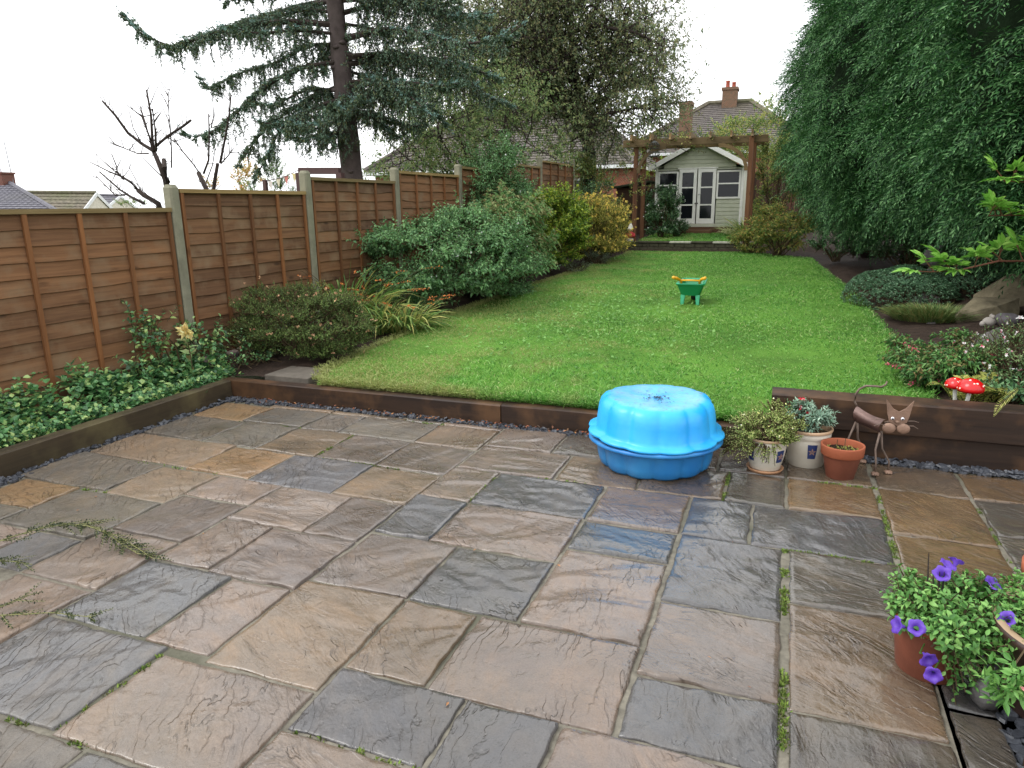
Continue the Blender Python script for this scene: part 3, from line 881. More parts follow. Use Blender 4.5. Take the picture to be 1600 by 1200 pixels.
# slats: a few wavy-edged variants shared by all panels
def slat_mesh(Lp, seed):
    m = MB(); n = 30; t = np.linspace(-Lp/2, Lp/2, n); hgt = .152
    lo = .008*fnoise(t, 0*t, seed, 5, 3)
    lo -= .034*np.maximum(0, fnoise(t, 0*t, seed+7, 2.2, 2)-.45)*(seed % 3 != 0)
    zb = lo; zt = np.full(n, hgt)
    V = np.zeros((n, 4, 3))
    for k, (xx, zz) in enumerate(((.012, zb), (.019, zb+.003), (.004, zt), (-.002, zt))):
        V[:, k] = np.stack([np.full(n, xx), t, zz], 1)
    i = np.arange(n-1)[:, None]*4; j = np.arange(4)[None]; j2 = (j+1) % 4
    m.add(V.reshape(-1, 3), np.stack([i+j, i+4+j, i+4+j2, i+j2], -1).reshape(-1, 4))
    m.f.append(np.array([[0, 1, 2, 3]])); m.f.append(np.array([[(n-1)*4+3, (n-1)*4+2, (n-1)*4+1, (n-1)*4]]))
    me = m.mesh('slat'); me.materials.append(M_SLAT); return me
for pi in range(8):
    y0, y1 = PY[pi]+.055, PY[pi+1]-.055; yc = (y0+y1)/2; Lp = y1-y0
    z1 = TOP[pi]; z0 = z1-HP; ang = -math.atan(.027)
    # panel frame: outer battens behind the slats
    fr = MB()
    for yy_ in (-Lp/2+.02, Lp/2-.02):
        fr.box(-.03, -.006, yy_-.02, yy_+.02, 0, HP-.035)
    fr.box(-.03, -.006, -Lp/2, Lp/2, .01, .05)
    pm = fr.mesh('fence_panel'); pm.materials.append(M_BATTEN)
    panel = clone(pm, 'fence_panel', fence, Vector((FX(yc), yc, z0))-fence.location, (0, 0, ang))
    variants = [slat_mesh(Lp-.01, pi*10+k) for k in range(5)]
    ns_ = 13; pit = (HP-.05)/ns_
    for k in range(ns_):
        clone(variants[(k*3+pi) % 5], 'slat', panel, (.0+.001*(k % 2), 0, .012+k*pit), (0, 0, random.choice((0, 0)) ), (1, 1, 1))
    bm_ = MB().box(.020, .040, -.018, .018, .0, HP-.04); bme = bm_.mesh('batten'); bme.materials.append(M_BATTEN)
    for q in (-Lp/2+.03, -Lp*.235, 0.01, Lp*.235, Lp/2-.03):
        clone(bme, 'batten', panel, (0, q, 0.003), (0, 0, 0))
    cm = MB().box(-.03, .045, -Lp/2, Lp/2, HP-.036, HP); cme = cm.mesh('cap_rail'); cme.materials.append(M_CAPR)
    clone(cme, 'cap_rail', panel, (0, 0, 0))

# ================================================================== terrace wall, pergola, summerhouse
M_BRICKW = plain('mossy_wall_stone', (74, 70, 58), .85, .25, .4, 14, .6)
M_COPE = plain('pale_coping', (176, 172, 160), .8, .3, .2, 12, .3)
wall = thing('terrace_wall', 'low dark mossy stone retaining wall at the end of the lawn', 'wall', (-2.2, 17.8, .45))
core = MB().box(-3.68, -.72, 17.80, 17.90, .2, .655).build('wall_core', M_BRICKW, wall)
x = -3.70
for c in range(3):
    x = -3.70-(.1 if c % 2 else 0)
    while x < -.75:
        w = random.uniform(.17, .27); h = .082
        xa, xb = max(x, -3.7), min(x+w-.012, -.7)
        if xb-xa > .04:
            o = MB().box(xa, xb, 17.745+random.uniform(-.006, .006), 17.81, .415+c*.085, .415+c*.085+h-.008).build('stone', M_BRICKW, wall, bevel=.006)
        x += w
x = -3.70
for w, m in ((.5, M_BRICKW), (.55, M_BRICKW), (.52, M_COPE), (.5, M_BRICKW), (.56, M_COPE), (.37, M_COPE)):
    MB().box(x, x+w-.012, 17.73, 17.925, .674, .712).build('coping_stone', m, wall, bevel=.006); x += w

M_PERG = wood('pergola_timber', (78, 50, 36), (124, 88, 62), 2, .75, 9, .35)
M_PERGX = wood('pergola_beam_timber', (92, 76, 52), (138, 116, 80), 0, .75, 9, .35)
PGY = 17.72
perg = thing('pergola', 'brown timber pergola arch with rafters in front of the summerhouse', 'pergola', (-2.2, PGY, .5))
for xx, y_ in ((-3.56, PGY+.25), (-.90, PGY+.02), (-3.52, PGY+1.1), (-.88, PGY+1.1)):
    MB().box(xx-.05, xx+.05, y_-.05, y_+.05, .45, 3.06).build('post', M_PERG, perg, bevel=.006)
for y_, x0_ in ((PGY+.14, -3.86), (PGY+1.1, -3.8)):
    MB().box(x0_, -.55, y_-.025, y_+.025, 2.93, 3.09).build('beam', M_PERGX, perg, bevel=.005)
for k in range(7):
    xx = -3.62+k*.455
    poly = [(xx-.022, PGY-.16, 3.05), (xx-.022, PGY-.12, 3.10), (xx-.022, PGY-.12, 3.195), (xx-.022, PGY+1.4, 3.195), (xx-.022, PGY+1.4, 3.05)]
    MB().prism(poly[::-1], (.045, 0, 0)).build('rafter', M_PERGX, perg, bevel=.004)
for sx_, x0_ in ((1, -3.51), (-1, -.95)):
    m = MB(); a = np.linspace(0, math.pi/2, 9)
    outer = [(x0_+sx_*(.68*(1-math.cos(t))), PGY+.10, 2.32+.62*math.sin(t)) for t in a]
    inner = [(x0_+sx_*(.68*(1-math.cos(t))+.075*math.cos(t)), PGY+.10, 2.32+.62*math.sin(t)-.085*math.sin(t)) for t in a]
    for k in range(8):
        q = [outer[k], outer[k+1], inner[k+1], inner[k]]
        m.prism(q if sx_ < 0 else q[::-1], (0, .05, 0))
    m.build('arch_brace', M_PERGX, perg)
# lantern-shaped wire bird feeder hung from the beam
fp = at(1022, 232, PGY-.06)
fd = thing('bird_feeder', 'grey wire cage bird feeder hanging from the left of the pergola beam', 'bird feeder', (fp[0], fp[1], fp[2]-.16))
M_WIRE = plain('dark_wire', (78, 80, 78), .5, .5, .1, 10, 0, .6)
m = MB()
for k in range(12):
    th = k*math.pi/6
    m.tube([(fp[0]+r*math.cos(th), fp[1]+r*math.sin(th), fp[2]+z) for r, z in ((.05, .15), (.12, .09), (.135, -.03), (.12, -.15), (.1, -.19))], .0055, 3, False)
for r, z in ((.12, .09), (.133, 0), (.13, -.08), (.11, -.17)):
    m.tube([(fp[0]+r*math.cos(t), fp[1]+r*math.sin(t), fp[2]+z) for t in np.linspace(0, 6.283, 17)], .006, 3, False)
m.build('cage', M_WIRE, fd)
MB().lathe([(.0, .18), (.02, .175), (.085, .135), (.09, .12), (0, .12)], fp, 16).build('lid', M_WIRE, fd, smooth=True)
MB().lathe([(0, -.19), (.1, -.19), (.1, -.175), (0, -.175)], fp, 16).build('tray', M_WIRE, fd)
MB().tube([fp+np.array([0, 0, .17]), fp+np.array([0, 0, .30])], .004, 4).build('hook', M_WIRE, fd)

SHY = 21.0
sh = thing('summerhouse', 'sage green summerhouse with white trim and glazed double doors', 'summerhouse', (-2.4, SHY+1, .78))
M_SAGE = plain('sage_paint', (196, 199, 180), .6, .35, .08, 6, .1)
M_WHITE = plain('white_paint', (246, 245, 240), .5, .4, .05, 6)
M_FELT = plain('roof_felt', (70, 78, 62), .9, .2, .2, 10, .3)
M_DECK = wood('deck_board', (86, 62, 46), (124, 94, 70), 0, .75, 9, .3)
t = NT('window_glass'); t.bsdf((.012, .014, .018), .05, spec=.28); M_GLASS = t.m
XL, XR, ZB, ZE, ZA = -3.57, -1.22, 1.03, 2.60, 3.20
xc = (XL+XR)/2
wl = MB()
# shiplap front, boards with a shadow groove, left and right of the doors and in the gable
def boards(x0, x1, z0, z1, y, gable=False):
    z = z0; h = .105
    while z < z1-.005:
        zt = min(z+h, z1)
        a, b_ = x0, x1
        if gable:
            f = (zt-z0)/(ZA-ZE); hw = (x1-x0)/2*(1-f); a, b_ = xc-hw, xc+hw
        if b_-a > .05:
            V = [(a, y+.006, z), (b_, y+.006, z), (b_, y-.006, z+.02), (a, y-.006, z+.02), (b_, y-.004, zt), (a, y-.004, zt), (b_, y+.03, zt), (a, y+.03, zt)]
            wl.add(V, [(0, 1, 2, 3), (3, 2, 4, 5), (5, 4, 6, 7)])
        z = zt
boards(XL, -2.96, ZB+.02, 1.72, SHY); boards(-1.90, XR, ZB+.02, 1.72, SHY)
boards(XL, XR, ZE-.05, ZA, SHY, True)
wl.box(XL+.02, XR-.02, SHY+2.0, SHY+2.04, ZB, ZE); wl.box(XL, XL+.04, SHY+.02, SHY+2.0, ZB, ZE); wl.box(XR-.04, XR, SHY+.02, SHY+2.0, ZB, ZE)
wl.box(XL, -2.97, SHY+.015, SHY+.03, 1.0, 1.72); wl.box(-1.89, XR, SHY+.015, SHY+.03, 1.0, 1.72)
wl.box(XL, XR, SHY+.012, SHY+.03, 2.50, 2.62)
wl.prism([(XL+.02, SHY+.012, ZE-.06), (xc, SHY+.012, ZA+.02), (XR-.02, SHY+.012, ZE-.06)], (0, .02, 0))
wl.build('wall', M_SAGE, sh)
MB().box(XL, XR, SHY+.02, SHY+2.0, ZB-.06, ZB).build('floor', M_DECK, sh)
rf = MB()
ov = .24; tz = .035
for s_ in (-1, 1):
    xe = XL-.16 if s_ < 0 else XR+.16; ze = ZE-.04
    q = [(xc, SHY-ov, ZA+.06), (xe, SHY-ov, ze), (xe, SHY+2.15, ze), (xc, SHY+2.15, ZA+.06)]
    if s_ > 0: q = q[::-1]
    rf.prism(q, (0, 0, tz))
roof = rf.build('roof', M_FELT, sh)
for s_ in (-1, 1):
    xe = XL-.19 if s_ < 0 else XR+.19
    MB().obox((xc, SHY-ov-.015, ZA+.055), (xe, SHY-ov-.015, ZE-.07), .025, .12, (0, 0, 1)).build('bargeboard', M_WHITE, sh)
poly = [(xc-.05, SHY-ov-.045, ZA+.08), (xc, SHY-ov-.045, ZA+.20), (xc+.05, SHY-ov-.045, ZA+.08), (xc+.05, SHY-ov-.045, ZA-.06), (xc, SHY-ov-.045, ZA-.12), (xc-.05, SHY-ov-.045, ZA-.06)]
MB().prism(poly, (0, .02, 0)).build('finial', M_WHITE, sh)
for x0, x1 in ((XL-.02, XL+.05), (XR-.05, XR+.02)):
    MB().box(x0, x1, SHY-.03, SHY-.005, ZB-.02, ZE+.02).build('corner_trim', M_WHITE, sh)
def framed(name, x0, x1, z0, z1, y, bars, fw, handle=False):
    m = MB()
    m.box(x0, x0+fw, y-.03, y+.02, z0, z1); m.box(x1-fw, x1, y-.03, y+.02, z0, z1)
    m.box(x0+fw, x1-fw, y-.028, y+.018, z1-fw, z1); m.box(x0+fw, x1-fw, y-.028, y+.018, z0, z0+(fw*1.6 if handle else fw))
    o = m.build(name, M_WHITE, sh)
    zs = [z0+(fw*1.6 if handle else fw)]+bars+[z1-fw]
    for zb in bars:
        MB().box(x0+fw, x1-fw, y-.024, y+.014, zb-.018, zb+.018).build('glazing_bar', M_WHITE, o)
    for a, b_ in zip(zs[:-1], zs[1:]):
        MB().box(x0+fw, x1-fw, y-.006, y, a+.01, b_-.01).build('pane', M_GLASS, o)
    return o
framed('window', XL+.06, -2.95, 1.72, 2.47, SHY, [2.10], .045)
framed('window', -1.91, XR-.06, 1.72, 2.47, SHY, [2.12], .045)
d1 = framed('door', -2.93, -2.445, 1.05, 2.52, SHY, [1.56, 2.03], .085, True)
d2 = framed('door', -2.415, -1.93, 1.05, 2.52, SHY, [1.56, 2.03], .085, True)
hm = plain('door_knob_black', (30, 30, 30), .4)
MB().box(-2.395, -2.33, SHY-.06, SHY-.03, 1.83, 1.85).build('handle', plain('steel', (190, 190, 190), .3, .5, .05, 5, 0, .8), d2)
MB().ico((-2.40, SHY-.045, 1.60), .02, 1, 0).build('knob', hm, d2, smooth=True)
MB().ico((-2.46, SHY-.045, 1.60), .02, 1, 0).build('knob', hm, d1, smooth=True)
MB().box(-2.97, -1.89, SHY-.035, SHY+.01, 2.53, 2.56).build('door_head', M_WHITE, sh)
MB().box(XL, XR, SHY-.028, SHY+.0, ZB-.07, ZB+.015).build('sill', M_SAGE, sh)
st = MB(); st.box(-2.95, -1.95, SHY-.55, SHY-.04, .80, .885); st.build('step', M_DECK, sh, bevel=.006)
st = MB(); st.box(-3.1, -1.5, SHY-.10, SHY-.032, .78, .95); st.build('step_riser', M_DECK, sh)
# things seen through the glass
chm = plain('white_chair_frame', (200, 200, 196), .5)
ct = MB()
for x_ in (-2.2, -1.98):
    ct.tube([(x_, SHY+.5, ZB), (x_, SHY+.5, ZB+.75)], .014, 5)
for z_ in (ZB+.2, ZB+.42, ZB+.72):
    ct.tube([(-2.2, SHY+.5, z_), (-1.98, SHY+.5, z_)], .013, 5)
ch_ = ct.build('folding_chair', chm); tag(ch_, 'white folding chair standing inside the summerhouse door', 'chair')
cu = MB(); xs = np.linspace(-1.46, -1.28, 14)
cu.grid(np.stack([np.stack([xs-.03*k*(xs+1.28)/.1*.3, SHY+.12+.015*np.sin(np.arange(14)*2.1), np.full(14, 2.45-k*.36)], -1) for k in range(3)], 0))
tag(cu.build('curtain', plain('pale_curtain', (172, 182, 184), .9), smooth=True), 'pale blue curtain gathered at the right summerhouse window', 'curtain')

# gnome ornament on the wall end
gp = np.array([-3.60, 17.72, .70])
gn = thing('garden_gnome', 'small garden gnome with white hat and red coat on the terrace wall', 'ornament', gp)
MB().lathe([(0, 0), (.085, 0), (.085, .06), (.07, .10), (0, .10)], gp, 14).build('base', plain('gnome_grey', (190, 184, 172), .6), gn, smooth=True)
MB().lathe([(0, .09), (.09, .10), (.10, .15), (.075, .22), (.04, .25), (0, .26)], gp, 14).build('coat', plain('gnome_red', (170, 36, 44), .5), gn, smooth=True)
MB().lathe([(0, .24), (.05, .25), (.065, .29), (.05, .33), (0, .34)], gp, 14).build('head', plain('gnome_face', (206, 170, 150), .6), gn, smooth=True)
MB().lathe([(.07, .31), (.06, .33), (.05, .38), (.02, .45), (0, .47)], gp, 14).build('hat', plain('gnome_white', (224, 220, 208), .6), gn, smooth=True)
for s_ in (-1, 1):
    MB().tube([gp+np.array([s_*.08, 0, .2]), gp+np.array([s_*.11, -.03, .15]), gp+np.array([s_*.06, -.08, .13])], [.03, .028, .02], 6).build('arm', bpy.data.materials['gnome_red'], gn, smooth=True)

# ================================================================== houses and things beyond the garden
def roof_mat(name, c1, c2, moss):
    t = NT(name); v = t.n('TexCoord').outputs['Object']
    n = t.noise(v, 6, 5); n2 = t.noise(v, .5, 4)
    c = t.ramp(n, [(.3, lin(c1)), (.7, lin(c2))])
    c = t.mix(t.ramp(n2, [(.45, 0.0), (.7, .5)]), c, lin(moss))
    t.bsdf(c, .8, None, .3); return t.m
def brick_mat(name, c1, c2, mort, sc=4.4):
    t = NT(name); v = t.n('TexCoord').outputs['Object']
    sp = t.n('SeparateXYZ', {0: v}).outputs
    vv = t.n('CombineXYZ', {0: t.math('ADD', sp[0], sp[1]), 1: sp[2], 2: 0.0}).outputs[0]
    b = t.n('TexBrick', {'Vector': vv, 'Color1': lin(c1), 'Color2': lin(c2), 'Mortar': lin(mort), 'Scale': sc, 'Mortar Size': .02})
    t.bsdf(b.outputs[0], .85, None, .2); return t.m
M_BRICK = brick_mat('red_brick', (150, 84, 62), (128, 70, 54), (150, 140, 126))
M_ROOFG = roof_mat('grey_roof_tiles', (78, 74, 72), (112, 106, 102), (98, 94, 74))
M_ROOFB = roof_mat('slate_blue_roof_tiles', (84, 84, 92), (112, 110, 118), (92, 92, 90))
M_ROOFM = roof_mat('mossy_roof_tiles', (80, 76, 66), (120, 112, 98), (88, 96, 58))
M_UPVC = plain('white_fascia', (220, 222, 224), .4)

def roof_slope(mb, e0, e1, r0, r1, course=.21, wave=.24):
    """tiled slope: eave e0-e1, ridge r0-r1, built course by course with a lap between courses"""
    e0, e1, r0, r1 = (np.asarray(v, float) for v in (e0, e1, r0, r1))
    L = np.linalg.norm((r0+r1)/2-(e0+e1)/2); n = max(4, int(L/course))
    nr = np.cross(e1-e0, r0-e0); nr = nr/np.linalg.norm(nr)
    nr = nr if nr[2] > 0 else -nr
    nw = max(8, int(np.linalg.norm(e1-e0)/(wave/2)))
    s = np.linspace(0, 1, nw)[:, None]
    for k in range(n):
        t0, t1 = k/n, (k+1)/n
        a = (e0+(r0-e0)*t0)*(1-s)+(e1+(r1-e1)*t0)*s; b_ = (e0+(r0-e0)*t1)*(1-s)+(e1+(r1-e1)*t1)*s
        wv = (.022*(np.arange(nw) % 2))[:, None]
        mb.grid(np.stack([a+nr*.0, a+nr*(.04+wv), b_+nr*(.01+wv*.6)], 0))

# bungalow behind the fence with a hipped roof
bg = thing('bungalow', 'red brick bungalow with hipped grey tiled roof behind the fence', 'house', (-13, 36, 1.2))
ex0, ex1, ey0, ey1, ez = -20.6, -6.6, 33.0, 42.0, 3.35
rz_ = 6.7; rx0, rx1, ry_ = -16.4, -10.3, 37.5
rm = MB()
roof_slope(rm, (ex0, ey0, ez), (ex1, ey0, ez), (rx0, ry_, rz_), (rx1, ry_, rz_))
roof_slope(rm, (ex1, ey0, ez), (ex1, ey1, ez), (rx1, ry_, rz_), (rx1, ry_, rz_))
roof_slope(rm, (ex0, ey1, ez), (ex0, ey0, ez), (rx0, ry_, rz_), (rx0, ry_, rz_))
roof_slope(rm, (ex1, ey1, ez), (ex0, ey1, ez), (rx1, ry_, rz_), (rx0, ry_, rz_))
rf = rm.build('roof', M_ROOFG, bg)
hp = MB()
for a, b_ in (((ex0, ey0, ez), (rx0, ry_, rz_)), ((ex1, ey0, ez), (rx1, ry_, rz_)), ((rx0, ry_, rz_), (rx1, ry_, rz_))):
    hp.tube([np.array(a)+[0, 0, .09], np.array(b_)+[0, 0, .09]], .13, 6)
hp.build('ridge_tiles', M_ROOFG, rf)
MB().box(ex0+.4, ex1-.4, ey0+.4, ey1-.4, .2, ez).build('wall', M_BRICK, bg)
gt = MB(); gt.box(ex0-.05, ex1+.05, ey0-.12, ey0-.02, ez-.16, ez-.01); gt.box(ex1+.02, ex1+.12, ey0, ey1, ez-.16, ez-.01); gt.box(ex0-.12, ex0-.02, ey0, ey1, ez-.16, ez-.01)
gt.build('gutter', M_UPVC, bg)
for x0 in (-18.5, -14.6, -10.5):
    o = MB().box(x0, x0+1.7, ey0+.34, ey0+.42, 1.6, 2.8).build('window', M_UPVC, bg)
    MB().box(x0+.1, x0+1.6, ey0+.32, ey0+.35, 1.7, 2.7).build('pane', M_GLASS, o)

# house behind the summerhouse
hs = thing('house', 'brick house with steep hipped roof and two chimneys behind the summerhouse', 'house', (-4, 46, 1.5))
ex0, ex1, ey0, ey1, ez = -9.4, 1.2, 42.5, 53.5, 4.4
rz_ = 7.35; rx0, rx1, ry_ = -5.0, -2.6, 46.8
rm = MB()
roof_slope(rm, (ex0, ey0, ez), (ex1, ey0, ez), (rx0, ry_, rz_), (rx1, ry_, rz_))
roof_slope(rm, (ex1, ey0, ez), (ex1, ey1, ez), (rx1, ry_, rz_), (rx1, ry_+2, rz_))
roof_slope(rm, (ex0, ey1, ez), (ex0, ey0, ez), (rx0, ry_+2, rz_), (rx0, ry_, rz_))
roof_slope(rm, (ex1, ey1, ez), (ex0, ey1, ez), (rx1, ry_+2, rz_), (rx0, ry_+2, rz_))
rf = rm.build('roof', M_ROOFG, hs)
hp = MB()
for a, b_ in (((ex0, ey0, ez), (rx0, ry_, rz_)), ((ex1, ey0, ez), (rx1, ry_, rz_)), ((rx0, ry_, rz_), (rx1, ry_, rz_))):
    hp.tube([np.array(a)+[0, 0, .08], np.array(b_)+[0, 0, .08]], .15, 6)
hp.build('ridge_tiles', M_ROOFM, rf)
MB().box(ex0+.4, ex1-.4, ey0+.4, ey1-.4, .5, ez).build('wall', M_BRICK, hs)
MB().box(ex0-.05, ex1+.05, ey0-.12, ey0-.02, ez-.16, ez-.01).build('gutter', M_UPVC, hs)
M_CHIM = brick_mat('sooty_brick', (120, 86, 68), (96, 76, 60), (120, 112, 98))
c1 = at(1072, 180, 42.0)
m = MB(); m.box(c1[0]-.31, c1[0]+.31, 41.6, 42.4, 3.0, 6.75); m.box(c1[0]-.36, c1[0]+.36, 41.55, 42.45, 6.75, 6.95); m.build('chimney', M_CHIM, hs)
c2 = at(1141, 150, 46.8)
m = MB(); m.box(c2[0]-.42, c2[0]+.42, 46.3, 47.3, 6.9, 8.05); m.box(c2[0]-.47, c2[0]+.47, 46.25, 47.35, 8.05, 8.2); cc = m.build('chimney', M_CHIM, hs)
for dx, h in ((-.17, .42), (.18, .32)):
    MB().lathe([(.12, 0), (.11, h*.8), (.13, h*.85), (.12, h), (.07, h), (.07, h*.8)], (c2[0]+dx, 46.8, 8.2), 12).build('chimney_pot', plain('terracotta_pot_far', (164, 84, 64), .8), cc, smooth=True)
for x0 in (-8.2, -1.0):
    o = MB().box(x0, x0+1.6, ey0+.34, ey0+.42, 2.2, 3.6).build('window', M_UPVC, hs)
    MB().box(x0+.1, x0+1.5, ey0+.32, ey0+.35, 2.3, 3.5).build('pane', M_GLASS, o)

# low houses on the far left
def gable_house(name, label, pL, pR, D, deep, drop, mat, wallm):
    """ridge along the picture from pL to pR (points), roof falls by drop both ways"""
    a, b_ = np.asarray(pL, float), np.asarray(pR, float)
    d = b_-a; d[2] = 0; d = d/np.linalg.norm(d); nrm = np.array([d[1], -d[0], 0]) * deep
    root = thing(name, label, 'house', ((a+b_)/2)[:2].tolist()+[0])
    e0, e1 = a+nrm-[0, 0, drop], b_+nrm-[0, 0, drop]; f0, f1 = a-nrm-[0, 0, drop], b_-nrm-[0, 0, drop]
    m = MB(); roof_slope(m, e0, e1, a, b_, .36, .3); roof_slope(m, f1, f0, b_, a, .36, .3)
    r_ = m.build('roof', mat, root)
    MB().tube([a+[0, 0, .08], b_+[0, 0, .08]], .12, 6).build('ridge_tiles', mat, r_)
    m = MB(); i = .15
    for p, q, t_ in ((e0, f0, a), (e1, f1, b_)):
        pass
    A_ = [e0*(1-.05)+f0*.05, f0*(1-.05)+e0*.05, f1*(1-.05)+e1*.05, e1*(1-.05)+f1*.05]
    V = [np.array([v[0], v[1], -3.0]) for v in A_]+[v for v in A_]+[a-[0, 0, .1], b_-[0, 0, .1]]
    m.add(V, [(0, 1, 5, 4), (1, 2, 6, 5), (2, 3, 7, 6), (3, 0, 4, 7), (4, 5, 8), (7, 9, 6)])
    m.build('wall', wallm, root)
    fb = MB()
    for p, t_ in ((e1, b_), (f1, b_)):
        fb.obox(t_+d*.06, p+d*.06, .05, .2)
    fb.build('bargeboard', M_UPVC, root)
    return root, a, b_
M_RENDER = plain('cream_render', (206, 200, 186), .9)
h1 = thing('bungalow', 'blue grey hipped roof house with brick chimney at the far left edge', 'house', tuple(atd(-60, 330, 32)*[1, 1, 0]))
e0, e1, r0, r1 = atd(-330, 335, 29), atd(92, 334, 29), atd(-190, 285, 33), atd(14, 287, 33)
f0, f1 = atd(-330, 330, 38), atd(70, 329, 38)
m = MB(); roof_slope(m, e0, e1, r0, r1, .34, .3); roof_slope(m, e1, f1, r1, r1, .34, .3); roof_slope(m, f1, f0, r1, r0, .34, .3)
r_ = m.build('roof', M_ROOFB, h1)
MB().tube([r0+[0, 0, .06], r1+[0, 0, .06], e1+[0, 0, .06]], .1, 6).build('ridge_tiles', M_ROOFB, r_)
lo = lambda v: np.array([v[0], v[1], -4.0])
ins = lambda v: v+(((e0+e1+f0+f1)/4)-v)*.06
q4 = [ins(e0), ins(e1), ins(f1), ins(f0)]
MB().add([lo(v) for v in q4]+q4, [(0, 1, 5, 4), (1, 2, 6, 5), (2, 3, 7, 6), (3, 0, 4, 7)]).build('wall', M_BRICK, h1)
c3 = atd(5, 287, 33)
m = MB(); m.box(c3[0]-.42, c3[0]+.42, c3[1]-.3, c3[1]+.3, c3[2]-1, c3[2]+.42); m.box(c3[0]-.46, c3[0]+.46, c3[1]-.34, c3[1]+.34, c3[2]+.42, c3[2]+.5)
cc = m.build('chimney', brick_mat('left_chimney_brick', (112, 66, 56), (96, 58, 50), (120, 108, 98)), h1)
MB().lathe([(.1, 0), (.09, .2), (.06, .2)], (c3[0]-.1, c3[1], c3[2]+.5), 10).build('chimney_pot', M_UPVC, cc)
ap = atd(27, 292, 33); atop = atd(20, 221, 33)
m = MB(); m.tube([(atop[0]+.2, ap[1], ap[2]-.5), (atop[0], ap[1], atop[2])], [.025, .018], 5); m.tube([(atop[0]-.35, ap[1], atop[2]), (atop[0]+.1, ap[1], atop[2])], .012, 4)
m.build('aerial', plain('grey_aerial', (120, 122, 128), .5, .5, .05, 5, 0, .5), h1)
pL, pR = atd(20, 302, 44), atd(150, 303, 44)
gable_house('bungalow', 'mossy tiled gable roof just above the nearest fence panel', pL, pR, 0, 3.6, 2.2, M_ROOFM, M_RENDER)
pL, pR = atd(150, 306, 60), atd(187, 307, 60)
gable_house('bungalow', 'small distant pale house with blue roof beside the bare tree', pL, pR, 0, 3.0, 1.2, M_ROOFB, M_RENDER)

# playhouse frame and bunting over the neighbour's side
fr = thing('swing_frame', 'dark red timber frame standing behind the third fence panel', 'frame', (-7, 10, .8))
M_DKRED = plain('dark_red_timber', (70, 46, 44), .7)
p, q, r_ = at(468, 267, 10.0), at(531, 267, 10.0), at(529, 300, 10.0)
MB().obox(p, q, .08, .10).build('beam', M_DKRED, fr)
MB().box(q[0]-.05, q[0]+.05, 9.95, 10.05, .4, q[2]-.03).build('post', M_DKRED, fr)
MB().box(p[0]-.05, p[0]+.05, 9.95, 10.05, .4, p[2]-.03).build('post', M_DKRED, fr)
p, q = at(414, 283, 10.0), at(468, 265, 10.0)
bu = thing('bunting', 'string of faded triangular flags hanging beside the timber frame', 'bunting', tuple(p))
MB().tube([p, p*.5+q*.5-np.array([0, 0, .04]), q], .006, 4).build('cord', M_DKRED, bu)
MB().box(p[0]-.03, p[0]+.03, 9.97, 10.03, .4, p[2]+.02).build('pole', M_DKRED, bu)
for k, cc in enumerate(((206, 196, 190), (214, 206, 180), (190, 120, 110), (206, 190, 140))):
    c = p+(q-p)*(.15+.23*k)-np.array([0, 0, .03])
    MB().prism([c+[-.045, 0, 0], c+[.0, .004, -.14], c+[.045, 0, 0]], (0, .004, 0)).build('flag', plain('flag_cloth', cc, .9), bu)

# dark panel fence and little shed to either side of the summerhouse
M_DKF = wood('dark_fence_boards', (60, 44, 38), (96, 72, 58), 2, .8, 9, .3)
ef = thing('end_fence', 'dark brown board fence closing the garden behind the summerhouse', 'fence', (-1, 23.6, .8))
for k in range(64):
    xx = -4.6+k*.125
    MB().box(xx, xx+.115, 23.6+.012*(k % 2), 23.625+.012*(k % 2), .7, 2.45+.01*math.sin(k*3)).build('board', M_DKF, ef)
for k in range(6):
    MB().box(-4.6+k*1.6, -4.5+k*1.6, 23.64, 23.74, .5, 2.5).build('post', M_DKF, ef)
e2 = at(1205, 270, 20.5)
sf = thing('side_fence', 'reddish board fence right of the summerhouse, half hidden by the hedge', 'fence', (-.1, 20, .8))
for k in range(22):
    y_ = 18.6+k*.13
    MB().box(.02+.012*(k % 2), .045+.012*(k % 2), y_, y_+.12, .6, 2.55).build('board', plain('reddish_board', (112, 74, 58), .8) if k == 0 else bpy.data.materials['reddish_board'], sf)
sd_ = thing('garden_shed', 'low dark garden shed left of the summerhouse', 'shed', (-4.3, 21.6, .75))
MB().box(-4.75, -3.85, 21.2, 22.4, .6, 2.05).build('wall', M_DKF, sd_)
MB().prism([(-4.85, 21.05, 2.05), (-3.75, 21.05, 2.20), (-3.75, 21.05, 2.25), (-4.85, 21.05, 2.10)], (0, 1.5, 0)).build('roof', M_FELT, sd_)

# ================================================================== things on the patio and lawn
def m_plastic(name, col, col2, dirt=True):
    t = NT(name); v = t.n('TexCoord').outputs['Object']
    n = t.noise(v, 5, 4); n2 = t.noise(v, 34, 6, .7)
    c = t.mix(t.ramp(n, [(.35, 0.0), (.7, 1.0)]), lin(col), lin(col2))
    nz = t.n('SeparateXYZ', {0: t.n('NewGeometry').outputs['Normal']}).outputs[2]
    flat = t.ramp(nz, [(.9, 0.0), (.985, 1.0)])
    if dirt:
        d = t.math('MULTIPLY', flat, t.ramp(n2, [(.5, 0.0), (.60, .3), (.70, .95)]))
        c = t.mix(d, c, lin((74, 66, 56)))
        film = t.math('MULTIPLY', flat, t.ramp(t.noise(v, 9, 3), [(.4, .15), (.65, .5)]))
        c = t.mix(film, c, lin((128, 168, 178)))
    ro = t.math('ADD', .22, t.math('MULTIPLY', n2, .25))
    t.bsdf(c, ro, t.bump(n, .15, .01), .5)
    return t.m
PC = (-.685, 4.315, 0)
def scal(a, n=12, ph=.1):
    return lambda th, i: 1+a*(np.abs(np.cos(n/2*(th+ph)))**.7-.7)
